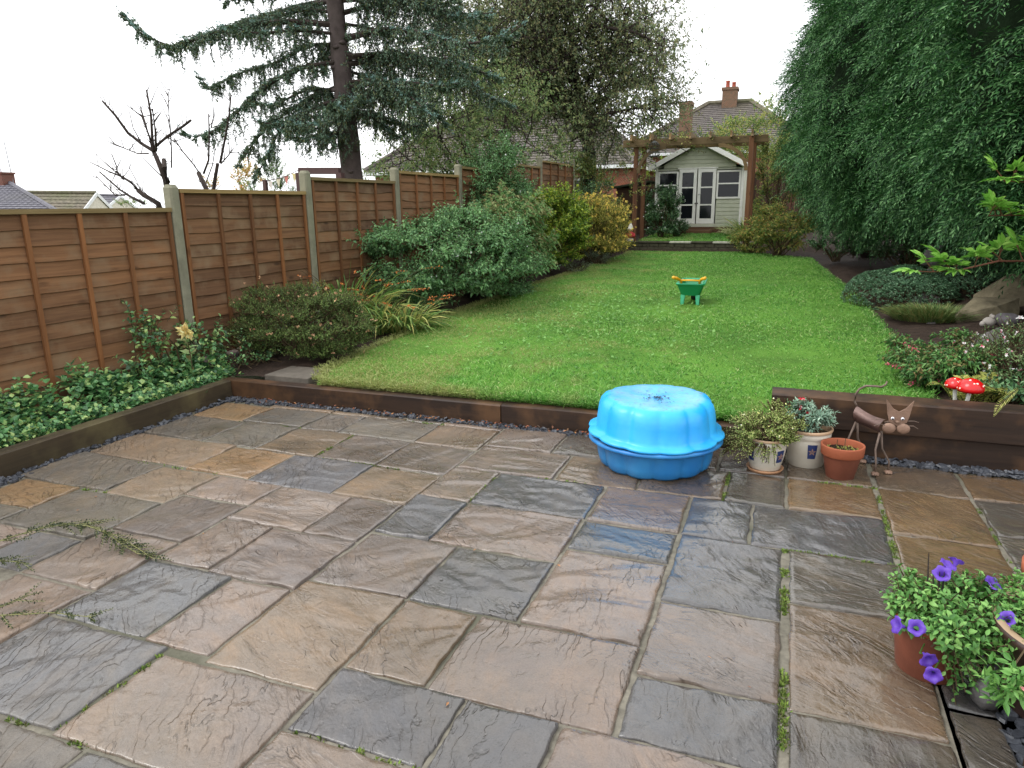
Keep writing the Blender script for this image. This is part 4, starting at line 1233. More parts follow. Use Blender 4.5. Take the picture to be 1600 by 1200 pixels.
def scal_prof(amps, n=12, ph=.1):
    return lambda th, i: 1+amps[i]*(np.abs(np.cos(n/2*(th+ph)))**.55-.7)
prof = [(0.001, .03), (.2, .03), (.29, .012), (.33, .0), (.352, .018), (.368, .06), (.386, .150), (.392, .158), (.432, .155), (.440, .164), (.438, .176), (.428, .180), (.395, .178), (.375, .15), (.35, .05), (.3, .035), (0.001, .04)]
am = [0, 0, .05, .08, .085, .08, .075, .06, .012, .01, .01, .012, .06, .075, .08, .04, 0]
pit = thing('sandpit', 'blue plastic scalloped sandpit with its domed lid on, standing on the patio', 'sandpit', PC)
prof = [(r_*.945, z_*1.08) for r_, z_ in prof]
MB().lathe(prof, PC, 168, mod=scal_prof(am)).build('base', m_plastic('blue_plastic_base', (32, 116, 186), (56, 140, 200), True), pit, smooth=True)
prof = [(.36, .186), (.395, .192), (.432, .188), (.442, .196), (.438, .206), (.402, .211), (.393, .220), (.388, .232), (.378, .300), (.372, .335), (.360, .368), (.336, .392), (.300, .403), (.255, .405), (.15, .398), (0.001, .394)]
am = [.05, .05, .055, .055, .055, .055, .06, .064, .068, .07, .07, .066, .056, .03, 0, 0]
prof = [(r_*.945, z_*1.08) for r_, z_ in prof]
m = MB().lathe(prof, PC, 168, mod=scal_prof(am, 12, .02))
V = m.v[0]; V[:, 2] += .018*(V[:, 1]-PC[1])-.012*(V[:, 0]-PC[0])+.006*np.sin(2*np.arctan2(V[:, 1]-PC[1], V[:, 0]-PC[0])+.8)+.006
o = m.build('lid', m_plastic('blue_plastic_lid', (34, 160, 232), (60, 178, 240)), pit, smooth=True)
tag(o, 'brighter blue domed lid with dirt on top')
db_ = MB(); n = 90; a = rng.uniform(0, 6.28, n); q = np.abs(rng.normal(size=n))*.09
P = np.stack([PC[0]+.02+q*np.cos(a), PC[1]-.02+q*np.sin(a), np.full(n, .438)], 1)
leaves(db_, P, rdir(n)*np.array([1, 1, .2]), np.array([[0, 0, 1.]])+.3*rdir(n), rng.uniform(.006, .024, n), rng.uniform(.004, .011, n), .2)
db_ = db_.build('debris', leaf_mat('lid_debris', [(36, 28, 22), (48, 38, 28), (60, 46, 34)], .8, .05), o); db_['kind'] = 'stuff'

M_GLAZE = plain('cream_glaze', (196, 190, 176), .22, .5, .06, 14)
M_TERRA = plain('terracotta', (150, 84, 58), .7, .3, .14, 8, .2)
M_TERRAD = plain('damp_terracotta', (110, 62, 46), .55, .4, .25, 6, .2)
M_POTSOIL = plain('potting_compost', (44, 34, 28), .95, .2, .4, 40, .8)
M_BLUEG = plain('blue_motif', (40, 58, 108), .3); M_PINKG = plain('motif_leaf', (150, 120, 110), .3)
M_INK = plain('dark_line', (52, 42, 36), .4)

def glazed_pot(label, c, r, h, saucer, motif_angles, squig):
    root = thing('flower_pot', label, 'flower pot', c)
    pr = [(.0, .0), (r*.70, .0), (r*.74, .008), (r*.90, h*.45), (r*.955, h*.72), (r*.93, h*.755), (r*.96, h*.78), (r*.97, h*.88), (r*.95, h*.90), (r*1.0, h*.93), (r*1.03, h*.975), (r*1.01, h), (r*.93, h), (r*.9, h*.95), (r*.86, h*.8)]
    z0 = .016 if saucer else 0.0
    cc = (c[0], c[1], c[2]+z0)
    MB().lathe(pr[:10], cc, 40).build('body', M_GLAZE, root, smooth=True)
    MB().lathe(pr[9:], cc, 40).build('rim', plain('rim_clay', (186, 156, 126), .35) if 'rim_clay' not in bpy.data.materials else bpy.data.materials['rim_clay'], root, smooth=True)
    MB().lathe([(0.001, h*.84), (r*.87, h*.84)], cc, 24).build('compost', M_POTSOIL, root)
    if saucer:
        MB().lathe([(0.001, 0), (r*.78, 0), (r*.9, .022), (r*.86, .024), (r*.75, .012), (0.001, .012)], c, 36).build('saucer', plain('saucer_clay', (176, 132, 98), .45), root, smooth=True)
    def rad(z):
        return np.interp(z, [p[1] for p in pr[1:5]], [p[0] for p in pr[1:5]])
    for a in motif_angles:
        m = MB(); zs = np.linspace(h*.30, h*.68, 5); hw = .030/r
        m.grid(np.stack([np.stack([cc[0]+(rad(z)+.0018)*np.cos(a+np.linspace(-hw, hw, 7)*(.86+.14*k/4)), cc[1]+(rad(z)+.0018)*np.sin(a+np.linspace(-hw, hw, 7)*(.86+.14*k/4)), np.full(7, cc[2]+z)], -1) for k, z in enumerate(zs)], 0))
        mo = m.build('motif', M_BLUEG, root, smooth=True)
        s = MB()
        for q in range(5):
            an = q*1.2566+.3; t_ = np.linspace(.002, .024, 4); wv = np.array([.001, .005, .004, .0005])
            pts = []
            for sg in (1, -1):
                for tt_, ww in zip(t_[::sg], wv[::sg]):
                    du, dz = tt_*math.cos(an)-sg*ww*math.sin(an), tt_*math.sin(an)+sg*ww*math.cos(an)
                    z = h*.49+dz; rr = rad(z)+.0035; aa = a+du/rr
                    pts.append((cc[0]+rr*math.cos(aa), cc[1]+rr*math.sin(aa), cc[2]+z))
            s.add(pts, [tuple(range(8))])
        s.build('motif_flower', M_PINKG, mo)
    for a in squig:
        t_ = np.linspace(0, 1, 12); z = h*.32+h*.32*t_; aa = a+.006/r*1.6*np.sin(t_*6.283)
        rr = rad(z)+.001
        MB().tube(np.stack([cc[0]+rr*np.cos(aa), cc[1]+rr*np.sin(aa), cc[2]+z], -1), .0022, 5).build('squiggle', M_INK, root)
    return root
p1 = (-.02, 4.41, 0.0); p2 = (.215, 4.60, 0.0); p3 = (.405, 4.43, 0.0)
glazed_pot('smaller cream glazed pot on a saucer holding a bushy variegated trailing plant', p1, .122, .205, True, (-2.45, -.72), (-1.55,))
glazed_pot('larger cream glazed pot with silver leaved plant behind the trailing one', p2, .142, .245, False, (-1.35, -2.9, .2), (-.5,))
root = thing('flower_pot', 'plain terracotta pot of bare compost beside the metal cat', 'flower pot', p3)
r, h = .122, .205
MB().lathe([(.0, 0), (r*.62, 0), (r*.64, .006), (r*.87, h*.70)], p3, 40).build('body', M_TERRAD, root, smooth=True)
MB().lathe([(r*.85, h*.69), (r*.95, h*.695), (r*.97, h*.71), (r*1.0, h*.97), (r*.99, h), (r*.92, h), (r*.9, h*.97), (r*.86, h*.72)], p3, 40).build('rim', M_TERRA, root, smooth=True)
m = MB(); th = np.linspace(0, 6.2832, 25); rr = np.linspace(0.0, r*.87, 8)
m.grid(np.stack([np.stack([p3[0]+q*np.cos(th), p3[1]+q*np.sin(th), h*.80+.006*fnoise(q*np.cos(th), q*np.sin(th), 3, 60, 3)], -1) for q in rr], 0)); m.build('compost', M_POTSOIL, root, smooth=True)
sdl = MB(); n = 70; a = rng.uniform(0, 6.28, n); q = r*.8*np.sqrt(rng.uniform(0, 1, n))
P = np.stack([p3[0]+q*np.cos(a), p3[1]+q*np.sin(a), np.full(n, h*.80)], 1)
for k in range(2):
    D = rdir(n)*.8; D[:, 2] = .8; leaves(sdl, P, D, rdir(n), rng.uniform(.012, .025, n), .007)
o = sdl.build('seedlings', leaf_mat('seedling', [(120, 122, 62), (150, 150, 84)], .6)); o.parent = root; o.location = -root.location
MB().tube([(p3[0]+.01, p3[1], h*.8), (p3[0]+.012, p3[1]+.01, h*.8+.075)], .002, 4).build('twig', M_STEM, root)
MB().tube([(p3[0]-.03, p3[1]+.02, h*.8), (p3[0]-.03, p3[1]+.02, h*.8+.06)], .002, 4).build('twig', M_STEM, root)

# rusty metal cat
M_RUST = plain('brown_painted_metal', (104, 88, 78), .5, .5, .3, 22, .3, .3)
M_RUSTL = plain('pale_brown_metal', (132, 106, 90), .5, .5, .2, 18, .25, .25)
M_RUSTD = plain('body_sheet_metal', (92, 70, 64), .40, .5, .30, 9, .2, .35)
cat = thing('metal_cat', 'brown sheet metal cat ornament standing on the slabs beside the terracotta pot', 'ornament', (.6, 4.6, 0))
A_, B_ = np.array([.485, 4.71, .372]), np.array([.628, 4.58, .335])
A2, B2 = np.array([.49, 4.71, .268]), np.array([.617, 4.58, .250])
m = MB(); nn = np.array([-.62, -.72, .1])*.035
top = [A_*(1-t)+B_*t for t in np.linspace(0, 1, 7)]; bot = [A2*(1-t)+B2*t for t in np.linspace(0, 1, 7)]
def arch(k): return np.stack([t_*(1-s)+b_*s+nn*math.sin(math.pi*s)*1.0-np.array([0, 0, .012])*math.sin(math.pi*i/6)*(1-s) for i, (t_, b_) in enumerate(zip(top, bot)) for s in [k]], 0)
G = np.stack([arch(s) for s in np.linspace(0, 1, 6)], 0); m.grid(G); m.grid(G[::-1]-nn*.08)
m.build('body', M_RUSTD, cat, smooth=True)
hc = np.array([.69, 4.50, .375])
def hp_(x, z): return hc+np.array([x, x*.12, z])
poly = [hp_(-.076, .108), hp_(-.032, .052), hp_(0, .036), hp_(.030, .056), hp_(.070, .106), hp_(.056, .01), hp_(.045, -.03), hp_(.0, -.052), hp_(-.048, -.03), hp_(-.062, .02)]
hd = MB().prism(poly[::-1], (0, .007, 0)).build('head', M_RUSTL, cat, bevel=.0015)
for x in (-.033, .020):
    e = MB().ico(hp_(x, -.004)+[0, -.006, 0], .0095, 0, 0, 2, (1, .6, 1)).build('eye', plain('eye_white', (220, 220, 226), .15) if 'eye_white' not in bpy.data.materials else bpy.data.materials['eye_white'], hd, smooth=True)
    MB().ico(hp_(x+.001, -.006)+[0, -.0105, 0], .0055, 0, 0, 2, (1, .6, 1)).build('pupil', hm, hd, smooth=True)
MB().ico(hp_(-.006, -.024)+[0, -.008, 0], .011, 0, 0, 2, (1.1, .8, .9)).build('nose', M_RUSTL, hd, smooth=True)
for x in (-.046, .030):
    MB().ico(hp_(x, -.064)+[0, -.006, 0], .036, 0, 0, 3, (1, .28, .86)).build('cheek', M_RUSTL, hd, smooth=True)
for s_, x in ((-1, -.05), (1, .03)):
    for dz in (0, .03):
        a = hp_(x+s_*.02, -.045+dz); MB().tube([a+[0, -.008, 0], a+[s_*.03, -.012, .004], a+[s_*.055, -.01, -.012+dz*.3]], .0022, 5).build('whisker', M_RUST, hd)
MB().tube([B_+[0, 0, -.02], B_+[.02, -.04, .0], hc+[-.02, .008, -.02]], .007, 6).build('neck', M_RUST, cat, smooth=True)
T_ = [A_, A_+[-.012, .01, .02], A_+[-.012, .012, .07], A_+[.005, .012, .105], A_+[.04, .012, .128], A_+[.09, .012, .130], A_+[.125, .012, .128], A_+[.148, .012, .145], A_+[.152, .012, .165]]
MB().tube(T_, [.007]*7+[.006, .005], 6).build('tail', M_RUST, cat, smooth=True)
for a, b_ in (((.615, 4.59, .255), (.604, 4.53, .012)), ((.622, 4.60, .255), (.682, 4.585, .012)), ((.49, 4.70, .272), (.43, 4.63, .012)), ((.50, 4.725, .272), (.555, 4.742, .012))):
    a, b_ = np.array(a), np.array(b_); k = b_*.45+a*.55+np.array([-.012, .01, .0])
    MB().tube([a, k, b_+[0, .006, .06], b_], [.0075, .007, .006, .006], 6).build('leg', M_RUST, cat, smooth=True)
    pw = MB().ico(b_+[0, -.008, -.001], .024, 0, 0, 2, (1, 1, .42))
    for dx in (-.013, 0, .013):
        pw.ico(b_+[dx, -.03, -.003], .008, 0, 0, 1, (1, 1, .8))
    pw.build('paw', M_RUSTL, cat, smooth=True)

# petunia pot and neighbours at the right edge
pp = (.575, 2.56, 0.0)
root = thing('flower_pot', 'tall terracotta pot of purple petunias at the right edge of the patio', 'flower pot', pp)
r, h = .130, .215
MB().lathe([(0, 0), (r*.74, 0), (r*.76, .006), (r*.94, h*.86)], pp, 40).build('body', M_TERRAD, root, smooth=True)
MB().lathe([(r*.93, h*.85), (r*1.0, h*.86), (r*1.02, h*.99), (r*1.0, h), (r*.93, h), (r*.9, h*.95)], pp, 40).build('rim', M_TERRA, root, smooth=True)
MB().lathe([(0.001, h*.93), (r*.92, h*.93)], pp, 24).build('compost', M_POTSOIL, root)
pq = (1.10, 3.02, -.05)
root = thing('flower_pot', 'terracotta pot mostly hidden behind the petunias, cut by the picture edge', 'flower pot', pq)
MB().lathe([(0, 0), (.10, 0), (.135, .24), (.15, .245), (.152, .29), (.135, .29), (.13, .26), (.001, .26)], pq, 36).build('body', M_TERRA, root, smooth=True)
sg = MB(); n = 160; a = rng.uniform(0, 6.28, n); q = .125*np.sqrt(rng.uniform(0, 1, n)); P = np.stack([pq[0]+q*np.cos(a), pq[1]+q*np.sin(a), np.full(n, .22)], 1)
D = rdir(n)*.4; D[:, 2] = 1; blades(sg, P, D, rng.uniform(.05, .12, n), .004, .6, 4)
o = sg.build('dry_grass', leaf_mat('dry_grass_leaf', [(150, 124, 84), (120, 96, 66), (96, 104, 60)], .7)); o.parent = root; o.location = -root.location
pt = (.985, 2.47, 0.0)
root = thing('flower_pot', 'large dark brown pot in the shade at the right picture edge', 'flower pot', pt)
MB().lathe([(0, 0), (.20, 0), (.215, .02), (.25, .25), (.262, .255), (.265, .285), (.24, .285), (.235, .25), (.001, .25)], pt, 44).build('body', plain('dark_brown_glaze', (58, 40, 34), .45, .5, .2, 8), root, smooth=True)
MB().lathe([(.236, .286), (.25, .292), (.263, .287)], pt, 44).build('rim_edge', plain('worn_rim', (150, 128, 102), .6), root, smooth=True)
tb = MB().box(.76, 1.25, 1.80, 2.16, -.02, .13).build('timber_block', M_SLEEPER, bevel=.01)
tag(tb, 'dark damp timber block on the ground below the dark pot', 'timber block')
o = MB().ico((.715, 2.40, .05), .065, 41, .06, 3, (.6, .9, .85)).build('cobble', plain('grey_cobble', (78, 76, 76), .6, .4, .25, 20, .4), smooth=True)
tag(o, 'grey stone lying between the petunia pot and the dark pot', 'stone')

# toy wheelbarrow
bx, by = -1.135, 9.62
bz = float(lawn_surf(np.array(bx), np.array(by)))+.0
bar = thing('toy_wheelbarrow', 'green and yellow plastic toy wheelbarrow standing on the lawn', 'toy wheelbarrow', (bx, by, bz))
M_GPL = plain('green_plastic', (20, 124, 74), .3, .5, .06); M_GPL2 = plain('light_green_plastic', (40, 158, 112), .3, .5, .06)
M_YPL = plain('yellow_plastic', (226, 166, 36), .35, .5, .06)
def tray(in_):
    m = MB(); z0, z1 = .12, .27; i = in_
    b0 = [(-.125+i, .0+i), (.125-i, .0+i), (.105-i, .34-i), (-.105+i, .34-i)]
    t0 = [(-.18+i, -.05+i), (.18-i, -.05+i), (.155-i, .47-i), (-.155+i, .47-i)]
    def loop(c, z, n=6):
        out = []
        for k in range(4):
            p, q, r_ = np.array(c[k-1]), np.array(c[k]), np.array(c[(k+1) % 4])
            a = q+(p-q)/np.linalg.norm(p-q)*.045; b_ = q+(r_-q)/np.linalg.norm(r_-q)*.045
            for t_ in np.linspace(0, 1, n):
                e = a*(1-t_)**2+2*q*t_*(1-t_)+b_*t_**2; out.append((bx+e[0], by+e[1], bz+z))
        return out
    return loop(b0, z0), loop(t0, z1), loop
ob, ot, lp = tray(0); ib, it, _ = tray(.012)
n = len(ob); m = MB()
V = np.array([ob, ot, np.array(it)+[0, 0, .004], np.array(ib)+[0, 0, .01]]); V[1, :, 2] += 0; V[1:3, :, 2] += .025*np.sign(np.abs(V[1:3, :, 0]-bx)-.12).clip(0, 1)*0
V[1:3, :, 2] += (.04*(V[1:3, :, 1]-by).clip(0, 1))
i = np.arange(3)[:, None]*n; j = np.arange(n)[None]; j2 = (j+1) % n
m.add(V.reshape(-1, 3), np.stack([i+j, i+j2, i+n+j2, i+n+j], -1).reshape(-1, 4)); m.f.append(np.array([list(range(n))[::-1]])); m.f.append(np.array([list(range(3*n, 4*n))]))
tr_ = m.build('tray', M_GPL, bar, auto=40)
lip = np.array(ot); lip[:, 2] = V[1, :, 2]+.004; lip = np.concatenate([lip, lip[:2]])
MB().tube(lip, .014, 6, False).build('rim', M_GPL2, tr_, smooth=True)
for s_ in (-1, 1):
    x0 = bx+s_*.095
    V = [(x0-.03, by+.0, bz+.13), (x0+.03, by+.0, bz+.13), (x0+.03, by+.05, bz+.13), (x0-.03, by+.05, bz+.13)]; V += [(x0+s_*.006-.02, by-.02, bz-.015), (x0+s_*.006+.02, by-.02, bz-.015), (x0+s_*.006+.02, by+.015, bz-.015), (x0+s_*.006-.02, by+.015, bz-.015)]
    MB().add(V, [(0, 1, 2, 3), (7, 6, 5, 4), (0, 4, 5, 1), (1, 5, 6, 2), (2, 6, 7, 3), (3, 7, 4, 0)]).build('leg', M_GPL2, bar, bevel=.006)
    MB().tube([(bx+s_*.105, by+.1, bz+.20), (bx+s_*.112, by-.03, bz+.27), (bx+s_*.125, by-.08, bz+.325), (bx+s_*.16, by-.15, bz+.355), (bx+s_*.195, by-.20, bz+.37)], [.014, .016, .018, .021, .021], 8).build('handle', M_YPL, bar, smooth=True)
    MB().ico((bx+s_*.197, by-.205, bz+.371), .024, 0, 0, 2).build('handle_end', M_YPL, bar, smooth=True)
MB().tube([(bx-.12, by-.075, bz+.325), (bx, by-.078, bz+.328), (bx+.12, by-.075, bz+.325)], .012, 8).build('crossbar', M_YPL, bar, smooth=True)
w_ = MB(); th = np.linspace(0, 6.2832, 25)
for x_ in (-.03, .03):
    pass
prof_ = [(.02, -.03), (.075, -.035), (.085, -.02), (.085, .02), (.075, .035), (.02, .03)]
for a in range(1):
    V = np.stack([np.stack([np.full(25, bx+q), by+.46+r_*np.cos(th), bz+.085+r_*np.sin(th)], -1) for r_, q in prof_], 0); w_.grid(V)
wh = w_.build('wheel', plain('black_plastic', (34, 34, 34), .5), bar, smooth=True)
MB().tube([(bx-.07, by+.46, bz+.085), (bx+.07, by+.46, bz+.085)], .022, 10).build('hub', M_YPL, wh)
for s_ in (-1, 1):
    MB().obox((bx+s_*.06, by+.30, bz+.14), (bx+s_*.06, by+.47, bz+.085), .02, .03).build('wheel_bracket', M_GPL, bar)

# toadstool ornament
M_RED = plain('glossy_red', (196, 22, 24), .22, .5, .06); M_DOT = plain('white_dot', (226, 214, 200), .4); M_STALK = plain('white_stalk', (206, 204, 196), .4)
def toadstool(label, c, r, hs, z0, seed, tilt):
    root = thing('toadstool_ornament', label, 'ornament', (c[0], c[1], z0), 'red toadstool ornaments')
    top = np.array([c[0]+tilt[0], c[1]+tilt[1], z0+hs])
    MB().tube([(c[0], c[1], z0-.05), (c[0]+tilt[0]*.2, c[1]+tilt[1]*.2, z0+hs*.5), tuple(top)], [.014, .012, .014], 8).build('stalk', M_STALK, root, smooth=True)
    prof = [(.001, -.002), (r*.55, -.004), (r*.93, -.012), (r*1.0, .004), (r*.96, r*.28), (r*.80, r*.56), (r*.52, r*.78), (r*.25, r*.88), (.001, r*.91)]
    cp = MB().lathe(prof, top, 28).build('cap', M_RED, root, smooth=True)
    g = np.random.default_rng(seed)
    for k in range(15):
        a = k*2.4; el = (.12, .5, .85, 1.15)[k % 4]+g.uniform(-.06, .06)
        p = top+np.array([r*.95*math.cos(a)*math.cos(el), r*.99*math.sin(a)*math.cos(el), r*.86*math.sin(el)])
        nrm = unit(p-top)
        MB().ico(p, r*.085*g.uniform(.8, 1.2), k, .05, 2, (1, 1, .9)).build('spot', M_DOT, cp, smooth=True)
    return root
tp = at(1512, 628, 5.16); zg = float(bed_z(np.array(tp[0]), np.array(5.16)))
toadstool('larger red toadstool ornament with white spots behind the raised sleeper', (tp[0]-.008, 5.16), .080, .19, zg+.02, 3, (.010, -.01))
toadstool('smaller red toadstool ornament leaning left behind the larger one', (tp[0]-.052, 5.25), .062, .185, zg+.02, 5, (-.012, 0))

# rocks of the right-hand bed
M_ROCK = plain('mossy_sandstone', (112, 104, 84), .85, .3, .42, 7, 1.0)
M_ROCKG = plain('grey_fieldstone', (104, 100, 98), .8, .3, .25, 9, .6)
def rock(label, pts, mat, z0, name='rock'):
    """angular boulder: convex hull of the given points, roughened"""
    bm = bmesh.new()
    for p in pts: bm.verts.new(tuple(float(v) for v in p))
    r_ = bmesh.ops.convex_hull(bm, input=bm.verts[:])
    bmesh.ops.delete(bm, geom=[v for v in bm.verts if not v.link_faces], context='VERTS')
    bmesh.ops.subdivide_edges(bm, edges=bm.edges[:], cuts=6, use_grid_fill=True)
    for v in bm.verts:
        q = v.co; d = .030*float(fnoise(np.array(q.x*1.0+q.z*.7), np.array(q.y+q.z), 77, 6, 5)); v.co += Vector((d, d*.6, d*.8))
    bmesh.ops.recalc_face_normals(bm, faces=bm.faces[:])
    me = bpy.data.meshes.new('rock'); bm.to_mesh(me); bm.free()
    o = link(name, me, mat); return tag(o, label, 'rock')
def zb(x, y): return float(bed_z(np.array(float(x)), np.array(float(y))))
q = at(1582, 480, 9.6); x, y = q[0], 9.6; z = zb(x, y)-.14
rock('big pointed sandstone boulder at the right edge below the hedge', [(x-.35, y-.05, z), (x+.45, y-.1, z), (x+.5, y+.5, z), (x-.3, y+.5, z), (x-.38, y+.1, z+.25), (x-.05, y+.15, z+.5), (x+.12, y+.2, z+.52), (x+.45, y+.15, z+.3)], M_ROCK, z)
q = at(1545, 490, 9.0); x, y = q[0], 9.0; z = zb(x, y)-.05
rock('flat sandstone slab leaning in front of the pointed boulder', [(x-.30, y-.1, z), (x+.3, y-.05, z), (x+.3, y+.35, z+.05), (x-.3, y+.3, z), (x-.32, y-.08, z+.09), (x+.05, y-.05, z+.19), (x+.3, y+.2, z+.25), (x-.1, y+.3, z+.24)], M_ROCK, z)
q = at(1545, 515, 7.6); x, y = q[0], 7.6; z = zb(x, y)-.05
rock('dark rounded stone behind the white flowered plant', [(x-.1, y-.1, z), (x+.18, y-.1, z), (x+.2, y+.15, z), (x-.1, y+.15, z), (x-.09, y-.03, z+.14), (x+.05, y, z+.21), (x+.16, y+.05, z+.16)], M_ROCKG, z)
q = at(1447, 462, 10.0); x, y = q[0], 10.0; z = zb(x, y)-.05
rock('low dark stone edging the ground cover mound', [(x-.17, y-.05, z), (x+.2, y-.05, z), (x+.2, y+.2, z), (x-.15, y+.2, z), (x-.14, y, z+.16), (x+.17, y, z+.2), (x, y+.12, z+.22)], M_ROCKG, z)
q = at(1455, 498, 8.9); x, y = q[0], 8.9; z = zb(x, y)-.01
rock('small stone in front of the heather clump', [(x-.05, y-.03, z), (x+.05, y-.03, z), (x+.05, y+.05, z), (x-.04, y+.05, z), (x-.02, y, z+.06), (x+.03, y+.02, z+.055)], M_ROCKG, z)
# stone animal head ornament in the shade under the hedge
q = at(1468, 395, 11.5); x, y = q[0], 11.5; z = zb(x, y)
rt = thing('stone_statue', 'weathered dark stone statue in the shade under the hedge', 'statue', (x, y, z))
m = MB(); m.ico((x+.06, y, z+.16), .21, 5, .05, 3, (1, .9, .85)); m.build('body', M_ROCKG, rt, smooth=True)
m = MB(); m.ico((x-.06, y-.04, z+.44), .15, 6, .04, 3, (1, .9, .95)); m.ico((x-.17, y-.08, z+.40), .075, 7, .03, 2); m.build('head', M_ROCKG, rt, smooth=True)
for dx in (-.12, .02):
    MB().ico((x+dx, y-.02, z+.58), .045, 8, .03, 2).build('ear', M_ROCKG, rt, smooth=True)
# pale resting animal ornament by the rocks
q = at(1562, 490, 8.35); x, y = q[0], 8.35; z = zb(x, y)+.03
rt = thing('stone_animal', 'small pale and grey sleeping animal ornament beside the sandstone slab', 'ornament', (x, y, z))
M_PALE = plain('pale_stone', (150, 144, 138), .7, .3, .2, 12)
MB().ico((x+.06, y, z+.07), .10, 4, .05, 3, (1.25, .8, .75)).build('body', plain('dark_patch_stone', (96, 92, 96), .7, .3, .5, 9), rt, smooth=True)
m = MB(); m.ico((x-.09, y-.04, z+.05), .055, 5, .04, 2, (1.1, .9, .9)); m.ico((x-.145, y-.06, z+.03), .03, 6, .03, 2); m.build('head', M_PALE, rt, smooth=True)
for dy in (-.06, .01):
    MB().ico((x-.065, y+dy, z+.10), .022, 2, .02, 1, (1, .6, 1.3)).build('ear', M_PALE, rt, smooth=True)

# ================================================================== planting along the fence
G_IVY = leaf_mat('ivy_leaf', [(44, 74, 46), (58, 96, 58), (76, 118, 72), (100, 140, 90), (138, 158, 96)], .28, .2, .5)
G_HEATH = leaf_mat('heather_leaf', [(54, 72, 36), (68, 90, 44), (86, 108, 54), (104, 120, 66)], .6, .2)
G_FUCH = leaf_mat('fuchsia_leaf', [(60, 92, 58), (76, 112, 68), (94, 130, 82), (114, 148, 98), (82, 118, 78)], .4, .25)
G_CROC = leaf_mat('crocosmia_blade', [(66, 100, 48), (92, 124, 62), (120, 140, 74), (168, 158, 96), (84, 110, 62)], .45, .35)
G_BUDD = leaf_mat('buddleia_leaf', [(72, 104, 62), (96, 128, 78), (116, 144, 92), (138, 150, 104), (112, 104, 70)], .5, .3)
G_YEL = leaf_mat('yellow_green_leaf', [(62, 92, 34), (96, 126, 42), (130, 152, 52), (166, 174, 70), (84, 108, 40)], .4, .35)
G_GOLD = leaf_mat('goldenrod_leaf', [(96, 108, 48), (132, 136, 58), (156, 150, 72), (176, 160, 92), (110, 118, 54)], .6, .35)
G_GREY = leaf_mat('grey_green_leaf', [(84, 104, 84), (104, 124, 100), (122, 140, 118)], .6, .2)
G_DARK = leaf_mat('camellia_leaf', [(36, 62, 40), (50, 82, 50), (70, 104, 66), (98, 128, 88)], .3, .15)
G_AUT = leaf_mat('peony_autumn_leaf', [(76, 98, 50), (104, 120, 58), (136, 138, 72), (148, 124, 70), (90, 112, 56)], .55, .3)
G_CLIMB = leaf_mat('climber_leaf', [(70, 98, 52), (98, 122, 62), (126, 138, 76), (150, 146, 84)], .5, .35)
F_WHITE = leaf_mat('white_petal', [(226, 222, 214), (236, 232, 226)], .6, .3)
F_PINKB = leaf_mat('faded_floret', [(160, 126, 98), (176, 144, 112), (140, 106, 82)], .7, .25)
F_ORANGE = leaf_mat('orange_seedhead', [(176, 98, 48), (150, 84, 44), (196, 124, 60)], .7, .2)
F_RED = leaf_mat('red_petal', [(200, 40, 60), (216, 70, 86), (230, 190, 190)], .5, .3)
F_PURP = leaf_mat('purple_petal', [(66, 40, 132), (84, 54, 152), (104, 74, 172)], .45, .3)
F_YEL = leaf_mat('yellow_floret', [(206, 184, 92), (190, 170, 90), (180, 150, 84)], .7, .3)

# ivy-like ground cover between the sleeper and the fence
iv = MB(); ivs = MB()
n = 1500
y = rng.uniform(1.5, 5.0, n); x = rng.uniform(-5.12, -4.585, n)
hgt = .10+.03+.26*sstep(-4.6, -5.05, x)*(.55+.45*fnoise(x, y, 61, 3.0, 3))+.10*(fnoise(x, y, 62, 5, 2)).clip(0, 1)
hgt *= np.where(x > -4.68, .85, 1)
keep = fnoise(x, y, 64, 3.5, 3) > -.55; x, y, hgt = x[keep], y[keep], hgt[keep]; n = len(x)
B = np.stack([x, y, .06+hgt*rng.uniform(.7, 1.1, n)], 1); A = B+np.stack([rng.normal(size=n)*.05, rng.normal(size=n)*.06, -rng.uniform(.08, .16, n)], 1)
A[:, 2] = np.maximum(A[:, 2], .1)
shoots(iv, A, B, 5, .066, .054, big=True, up=.5, open_=1.1, droop=.15, prof=(0, 1, .8, 0), stem=ivs)
n = 700; y = rng.uniform(2.2, 4.9, n); x = -4.575+np.abs(rng.normal(size=n))*-.05
B = np.stack([x, y, .155+rng.uniform(-.02, .05, n)], 1); A = B+np.stack([-rng.uniform(.02, .08, n), rng.normal(size=n)*.03, -rng.uniform(.03, .06, n)], 1)
shoots(iv, A, B, 3, .045, .036, big=True, up=.5, open_=1.1, prof=(0, 1, .8, 0))
tag(iv.build('ivy_ground_cover', G_IVY), 'glossy green ivy ground cover along the foot of the fence', 'ground cover', kind='stuff')
# taller bushy evergreen by the first post
c = at(300, 600, 4.75); c = np.array([-4.98, 4.72, .12])
shrub('euonymus', 'bushy dark green evergreen plant at the foot of the first fence post', 'shrub', c, .32, .55, .62, 16, 11, 6, .055, .042, G_IVY, big=True, prof=(0, .9, 1, .62, 0), spike=.2)
c = at(395, 590, 5.4)
shrub('euonymus', 'low leafy evergreen clump between the sleeper corner and the heather', 'shrub', (-4.78, 5.3, .15), .32, .35, .30, 10, 10, 5, .04, .03, G_IVY, big=True)
